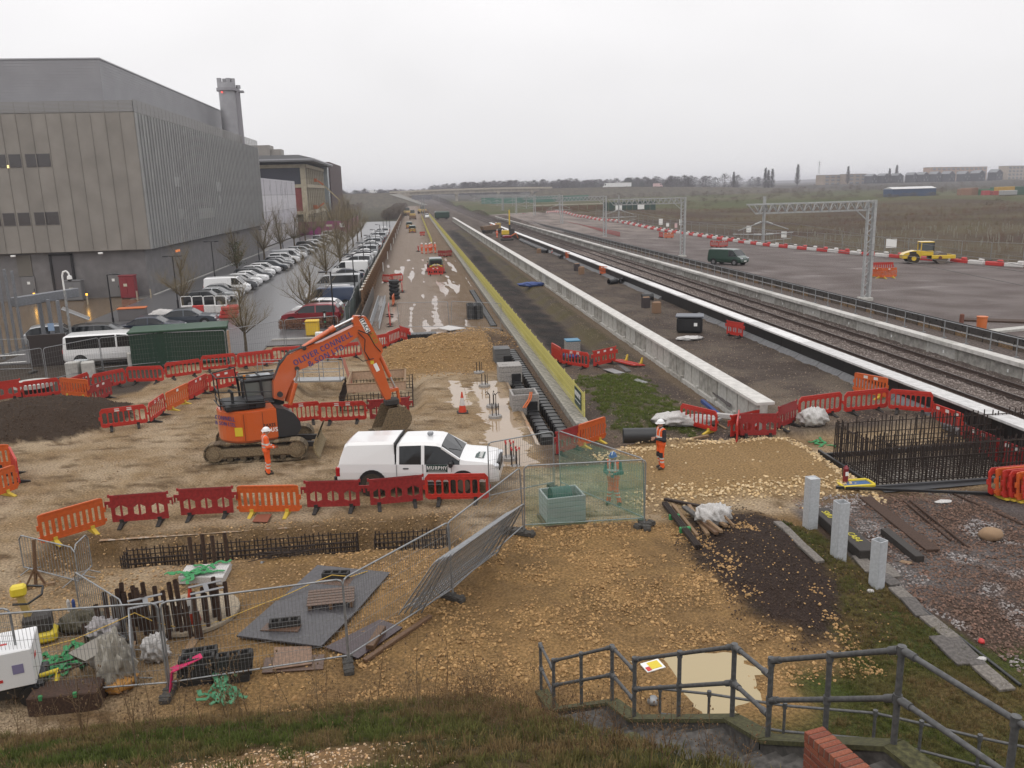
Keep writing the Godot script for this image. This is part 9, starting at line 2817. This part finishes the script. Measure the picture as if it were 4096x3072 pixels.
	part(gb, "bin", mb().cbox(V(0,0.5,0),V(0.95,1.0,0.7),0.06), M("bin_yellow", 0.62,0.4,0.03,0.5))
	part(gb, "lid", mb().cbox(V(0,1.05,0.02),V(1.02,0.14,0.78),0.05), M("bin_yellow"))
	solo("white_block", "small white plastic block beside the yellow grit bin", "block", mb().cbox(V(0,0.2,0),V(0.6,0.4,0.3),0.06), M("white_plate"), on(V(-7.2,0,-60.96)))
	var ps := thing("charging_sign", "slim black sign post with a green symbol before the red estate car", "sign", V(-7.1,0.05,-64.3))
	part(ps, "board", mb().cbox(V(0,0.75,0),V(0.22,1.3,0.06),0.01), blk)
	part(ps, "symbol", mb().cyl(V(0,0.55,0.03),V(0,0.55,0.04),0.07,0.07,12), M("symbol_green", 0.05,0.3,0.15,0.5))
	part(ps, "white_mark", mb().box(V(0,1.05,0.035),V(0.1,0.3,0.01)), M("white_plate"))

func nets(bones: Array, cell: float, blend: float, paint_at: Callable, out: MB) -> void:
	# blend tapered capsules into one field and mesh it: a vertex in each crossed cell, a quad round each crossed edge
	var lo := Vector3.ONE*1e9
	var hi := -lo
	for b in bones:
		var m := maxf(b[2], b[3]) + 3.0*cell
		lo = lo.min((b[0] as Vector3).min(b[1]) - Vector3.ONE*m)
		hi = hi.max((b[0] as Vector3).max(b[1]) + Vector3.ONE*m)
	var n := Vector3i(((hi - lo) / cell).ceil()) + Vector3i.ONE
	var f := PackedFloat32Array()
	var who := PackedByteArray()
	f.resize(n.x*n.y*n.z)
	who.resize(f.size())
	f.fill(1.0)
	var near := PackedFloat32Array(f)
	for bi in bones.size():
		var b: Array = bones[bi]
		var a: Vector3 = b[0]
		var d: Vector3 = b[1] - a
		var dd := maxf(d.length_squared(),1e-8)
		var m := maxf(b[2], b[3]) + blend + 2.0*cell
		var i0 := Vector3i(((a.min(b[1]) - Vector3.ONE*m - lo) / cell).floor()).clamp(Vector3i.ZERO, n - Vector3i.ONE)
		var i1 := Vector3i(((a.max(b[1]) + Vector3.ONE*m - lo) / cell).ceil()).clamp(Vector3i.ZERO, n - Vector3i.ONE)
		for z in range(i0.z, i1.z + 1):
			for y in range(i0.y, i1.y + 1):
				for x in range(i0.x, i1.x + 1):
					var p := lo + V(x, y, z)*cell - a
					var t := clampf(p.dot(d) / dd, 0,1)
					var s := (p - d*t).length() - lerpf(b[2], b[3], t)
					var k := (z*n.y + y)*n.x + x
					var o := f[k]
					var h := maxf(blend - absf(o - s),0.0) / blend
					f[k] = minf(o, s) - h*h*blend*0.25
					if s < near[k]:
						near[k] = s
						who[k] = bi
	var at := {}
	var sx := 1
	var sy := n.x
	var sz := n.x*n.y
	for z in n.z - 1:
		for y in n.y - 1:
			for x in n.x - 1:
				var k := z*sz + y*sy + x
				var c0 := f[k]
				var ins := 0
				var sum := Vector3.ZERO
				var cnt := 0
				var v := [c0, f[k + 1], f[k + sy], f[k + sy + 1], f[k + sz], f[k + sz + 1], f[k + sz + sy], f[k + sz + sy + 1]]
				for q in v:
					if q < 0.0: ins += 1
				if ins == 0 or ins == 8: continue
				for e in [[0,1], [2,3], [4,5], [6,7], [0,2], [1,3], [4,6], [5,7], [0,4], [1,5], [2,6], [3,7]]:
					var va: float = v[e[0]]
					var vb: float = v[e[1]]
					if (va < 0.0) == (vb < 0.0): continue
					var t := va / (va - vb)
					var pa := V(e[0] & 1, (e[0] >> 1) & 1, e[0] >> 2)
					var pb := V(e[1] & 1, (e[1] >> 1) & 1, e[1] >> 2)
					sum += pa.lerp(pb, t)
					cnt += 1
				var pos := lo + (V(x, y, z) + sum / cnt)*cell
				var g := V(v[1] + v[3] + v[5] + v[7] - v[0] - v[2] - v[4] - v[6], v[2] + v[3] + v[6] + v[7] - v[0] - v[1] - v[4] - v[5], v[4] + v[5] + v[6] + v[7] - v[0] - v[1] - v[2] - v[3]).normalized()
				at[k] = [pos, g, paint_at.call(pos, who[k], g)]
	for k in at:
		for ax in 3:
			var s: int = [sx, sy, sz][ax]
			var u: int = [sy, sz, sx][ax]
			var w: int = [sz, sx, sy][ax]
			if k - u < 0 or k - w < 0: continue
			if (f[k] < 0.0) == (f[k + s] < 0.0): continue
			if not (at.has(k - u) and at.has(k - w) and at.has(k - u - w)): continue
			var A: Array = at[k]
			var B: Array = at[k - u]
			var C: Array = at[k - u - w]
			var D: Array = at[k - w]
			out.col = A[2]
			if f[k] < 0.0:
				out.tn(A[0], C[0], B[0], A[1], C[1], B[1]); out.tn(A[0], D[0], C[0], A[1], D[1], C[1])
			else:
				out.tn(A[0], B[0], C[0], A[1], B[1], C[1]); out.tn(A[0], C[0], D[0], A[1], C[1], D[1])

func person(label: String, at: Vector3, yaw: float, kind: int, group: String) -> Node3D:
	var t := thing("person", label, "person", at, yaw, group)
	var body := mb()
	body.tint = true
	var orange := Color(0.72,0.1,0.012)
	var silver := Color(0.5,0.5,0.47)
	var black := Color(0.015,0.015,0.018)
	var skin := Color(0.42,0.24,0.17)
	var boot := Color(0.05,0.036,0.026)
	var teal := Color(0.012,0.06,0.055)

	
	var lk := V(0.1,0.5,0.03)
	var rk := V(-0.1,0.5,0.02)
	var la := V(0.11 if kind != 2 else 0.2,0.1,-0.01)
	var ra := V(-0.11 if kind != 2 else -0.17,0.1,-0.02 if kind != 1 else -0.1)
	var lw: Vector3 = [V(0.06,1.02,0.3),V(0.05,1.14,0.24),V(0.07,1.12,0.3)][kind]
	var rw: Vector3 = [V(-0.07,1.0,0.29),V(-0.06,1.1,0.26),V(-0.09,1.1,0.3)][kind]
	var le := V(0.27,1.1,0.02)
	var re := V(-0.27,1.1,0.0)
	var hc: Vector3 = [V(0,1.63,0.06),V(0,1.64,0.03),V(0,1.62,0.07)][kind]
	var bones := [
		[V(0,0.97,0),V(0,1.15,0.0),0.135,0.14], [V(0.06,1.1,0.01),V(0.09,1.36,0.0),0.125,0.115], [V(-0.06,1.1,0.01),V(-0.09,1.36,0.0),0.125,0.115],
		[V(0.15,1.43,-0.01),V(-0.15,1.43,-0.01),0.075,0.075], [V(0.09,0.93,0),V(-0.09,0.93,0),0.12,0.12],
		[V(0.09,0.9,0), lk, 0.1,0.08], [lk, la, 0.08,0.07], [V(-0.09,0.9,0), rk, 0.1,0.08], [rk, ra, 0.08,0.07],
		[V(0.19,1.41,-0.01), le, 0.072,0.06], [le, lw, 0.06,0.045], [V(-0.19,1.41,-0.01), re, 0.072,0.06], [re, rw, 0.06,0.045],
		[V(0,1.42,-0.01),V(0,1.53,0.0),0.075,0.062],
		[la + V(0,-0.02,-0.04), la + V(0.015,-0.055,0.16),0.055,0.042], [ra + V(0,-0.02,-0.04), ra + V(-0.015,-0.055,0.16),0.055,0.042]]
	var cl := func(p: Vector3, w: int, _g: Vector3) -> Color:
		if w >= 14: return boot
		if w == 13: return orange if kind == 0 else (black if kind == 1 else teal)
		if w >= 9:
			var mid := le if w < 11 else re
			if kind == 0: return silver if absf(p.y - mid.y - 0.12) < 0.028 or (p.distance_to(lw if w < 11 else rw) > 0.08 and p.distance_to(lw if w < 11 else rw) < 0.13) else orange
			return black if kind == 1 else teal
		if w >= 5 and w <= 8:
			if absf(p.y - 0.3) < 0.03 or absf(p.y - 0.42) < 0.03: return silver
			if kind == 1 and p.z > 0.03 and absf(p.y - 0.55) < 0.09: return black
			return orange
		if p.y < 0.95: return orange
		if absf(p.y - 1.08) < 0.028 or absf(p.y - 1.2) < 0.028: return silver
		if p.y > 1.2 and absf(absf(p.x) - 0.1) < 0.024: return silver
		if kind == 2 and absf(p.x) < 0.05 and p.z > 0: return teal
		return orange
	nets(bones, 0.021,0.05, cl, body)
	# head with brow, nose, chin and ears
	var hb := [[hc + V(0,0.035,-0.012), hc + V(0,0.02,0.012),0.088,0.084], [hc + V(0,-0.02,0.03), hc + V(0,-0.075,0.045),0.066,0.042], [hc + V(0,0.015,0.09), hc + V(0,-0.02,0.108),0.01,0.017], [hc + V(0.085,0.01,0), hc + V(0.088,-0.025,0),0.015,0.012], [hc + V(-0.085,0.01,0), hc + V(-0.088,-0.025,0),0.015,0.012], [hc + V(0,-0.05,-0.02), hc + V(0,-0.14,-0.03),0.055,0.06]]
	var hcol := func(p: Vector3, w: int, _g: Vector3) -> Color:
		var q := p - hc
		if q.y > 0.03 and q.z < 0.055: return Color(0.05,0.035,0.025)
		if absf(q.y - 0.012) < 0.008 and absf(absf(q.x) - 0.032) < 0.013 and q.z > 0.05: return Color(0.03,0.025,0.025)
		if absf(q.y + 0.058) < 0.006 and absf(q.x) < 0.024 and q.z > 0.05: return Color(0.3,0.1,0.08)
		return skin
	nets(hb, 0.009,0.025, hcol, body)
	# hands, curled together in front
	for s: int in [1,-1]:
		var w: Vector3 = lw if s > 0 else rw
		var e: Vector3 = le if s > 0 else re
		var d := (w - e).normalized()
		var side := d.cross(Vector3.UP).normalized()*s
		var up := side.cross(d).normalized()*s
		var palm := w + d*0.07
		var fb := [[w, palm, 0.03,0.032], [w + side*0.012, palm + side*0.018,0.026,0.026]]
		for k in 4:
			var r := palm + d*0.02 + up*(0.027 - 0.018*k)
			var l: float = [0.036,0.042,0.038,0.03][k]
			var kn := r + d*l - side*0.006
			fb.append([r, kn, 0.0098,0.0092])
			fb.append([kn, kn + d*l*0.45 - side*l*0.75,0.0092,0.0085])
		var th := w + d*0.03 + up*0.03
		fb.append([th, th + d*0.035 + up*0.018,0.0125,0.0105])
		fb.append([th + d*0.035 + up*0.018, th + d*0.06 + up*0.008 - side*0.012,0.0105,0.009])
		nets(fb, 0.006,0.009, func(_p: Vector3, _w: int, _g: Vector3) -> Color: return skin if kind != 0 else Color(0.2,0.06,0.02), body)
	var m := StandardMaterial3D.new()
	m.resource_name = "clothed_body"
	m.vertex_color_use_as_albedo = true
	m.roughness = 0.75
	if not mats.has("clothed_body"): mats["clothed_body"] = m
	part(t, "body", body, mats["clothed_body"])
	var hm := M("helmet_white", 0.75,0.75,0.75,0.35) if kind != 2 else M("helmet_blue", 0.02,0.07,0.3,0.35)
	var hel := mb()
	var prof := []
	for k in 9: prof.append(W(0.128*sin(PI*0.5*(8 - k) / 8.0 + 0.0) if k < 8 else 0.0,0.135*sin(PI*0.5*k / 8.0)))
	prof.push_front(W(0.15,-0.012))
	hel.lathe(prof, 16, Transform3D(Basis().scaled(V(0.92,1,1.12)), hc + V(0,0.045,0.0)))
	hel.prism(PackedVector2Array([W(-0.09,0.1),W(-0.06,0.185),W(0.06,0.185),W(0.09,0.1)]),-0.006,0.006, Transform3D(Basis(Vector3.RIGHT, PI / 2 + 0.12), hc + V(0,0.05,0.0)))
	var ho := part(t, "helmet", hel, hm)
	if kind == 2: part(ho, "stripe", mb().tube([hc + V(0,0.1,0.13), hc + V(0,0.172,0.06), hc + V(0,0.186,0), hc + V(0,0.172,-0.06), hc + V(0,0.1,-0.13)], 0.012,5), M("white_plate"))
	return t

func build_people() -> void:
	var g := "site workers standing alone"
	var p0 := person("worker in orange overalls and a white helmet standing before the excavator", on(V(-5.82,0,-30.21)), PI*0.62,0, g)
	var p1 := person("worker in an orange vest with black sleeves and a white helmet on the sandy path", on(V(8.21,0,-27.22)),-PI*0.42,1, g)
	var p2 := person("worker in a blue helmet and dark green jacket behind the green netting", on(V(5.97,0,-24.95)),-0.5,2, g)
	var ords := ["first", "second", "third", "fourth", "fifth"]
	var i := 0
	for p in [V(1.13,0,-142.55),V(1.84,0,-141.32),V(2.47,0,-141.89),V(2.79,0,-143.22),V(3.4,0,-142.32)]:
		copy(p0, on(p), PI + 0.5*(i - 2), ords[i] + " worker from the left in the orange group on the haul road", "workers grouped on the haul road")
		i += 1
	i = 0
	for p in [V(20.04,0.33,-219.98),V(21.79,0.33,-225.15),V(22.34,0.33,-222.52),V(17.86,0.33,-182.82),V(19.18,0.33,-183.43),V(19.89,0.33,-184.45)]:
		copy(p0, on(p),0.8*i, ["worker in orange beside the drilling rig mast", "worker in orange just past the drilling rig", "worker in orange close by the rig's far side", "worker in orange standing apart before the rig", "worker in orange in the near pair by the black wall", "worker in orange nearest the black wall by the tripod"][i], "workers by the drilling rig")
		i += 1
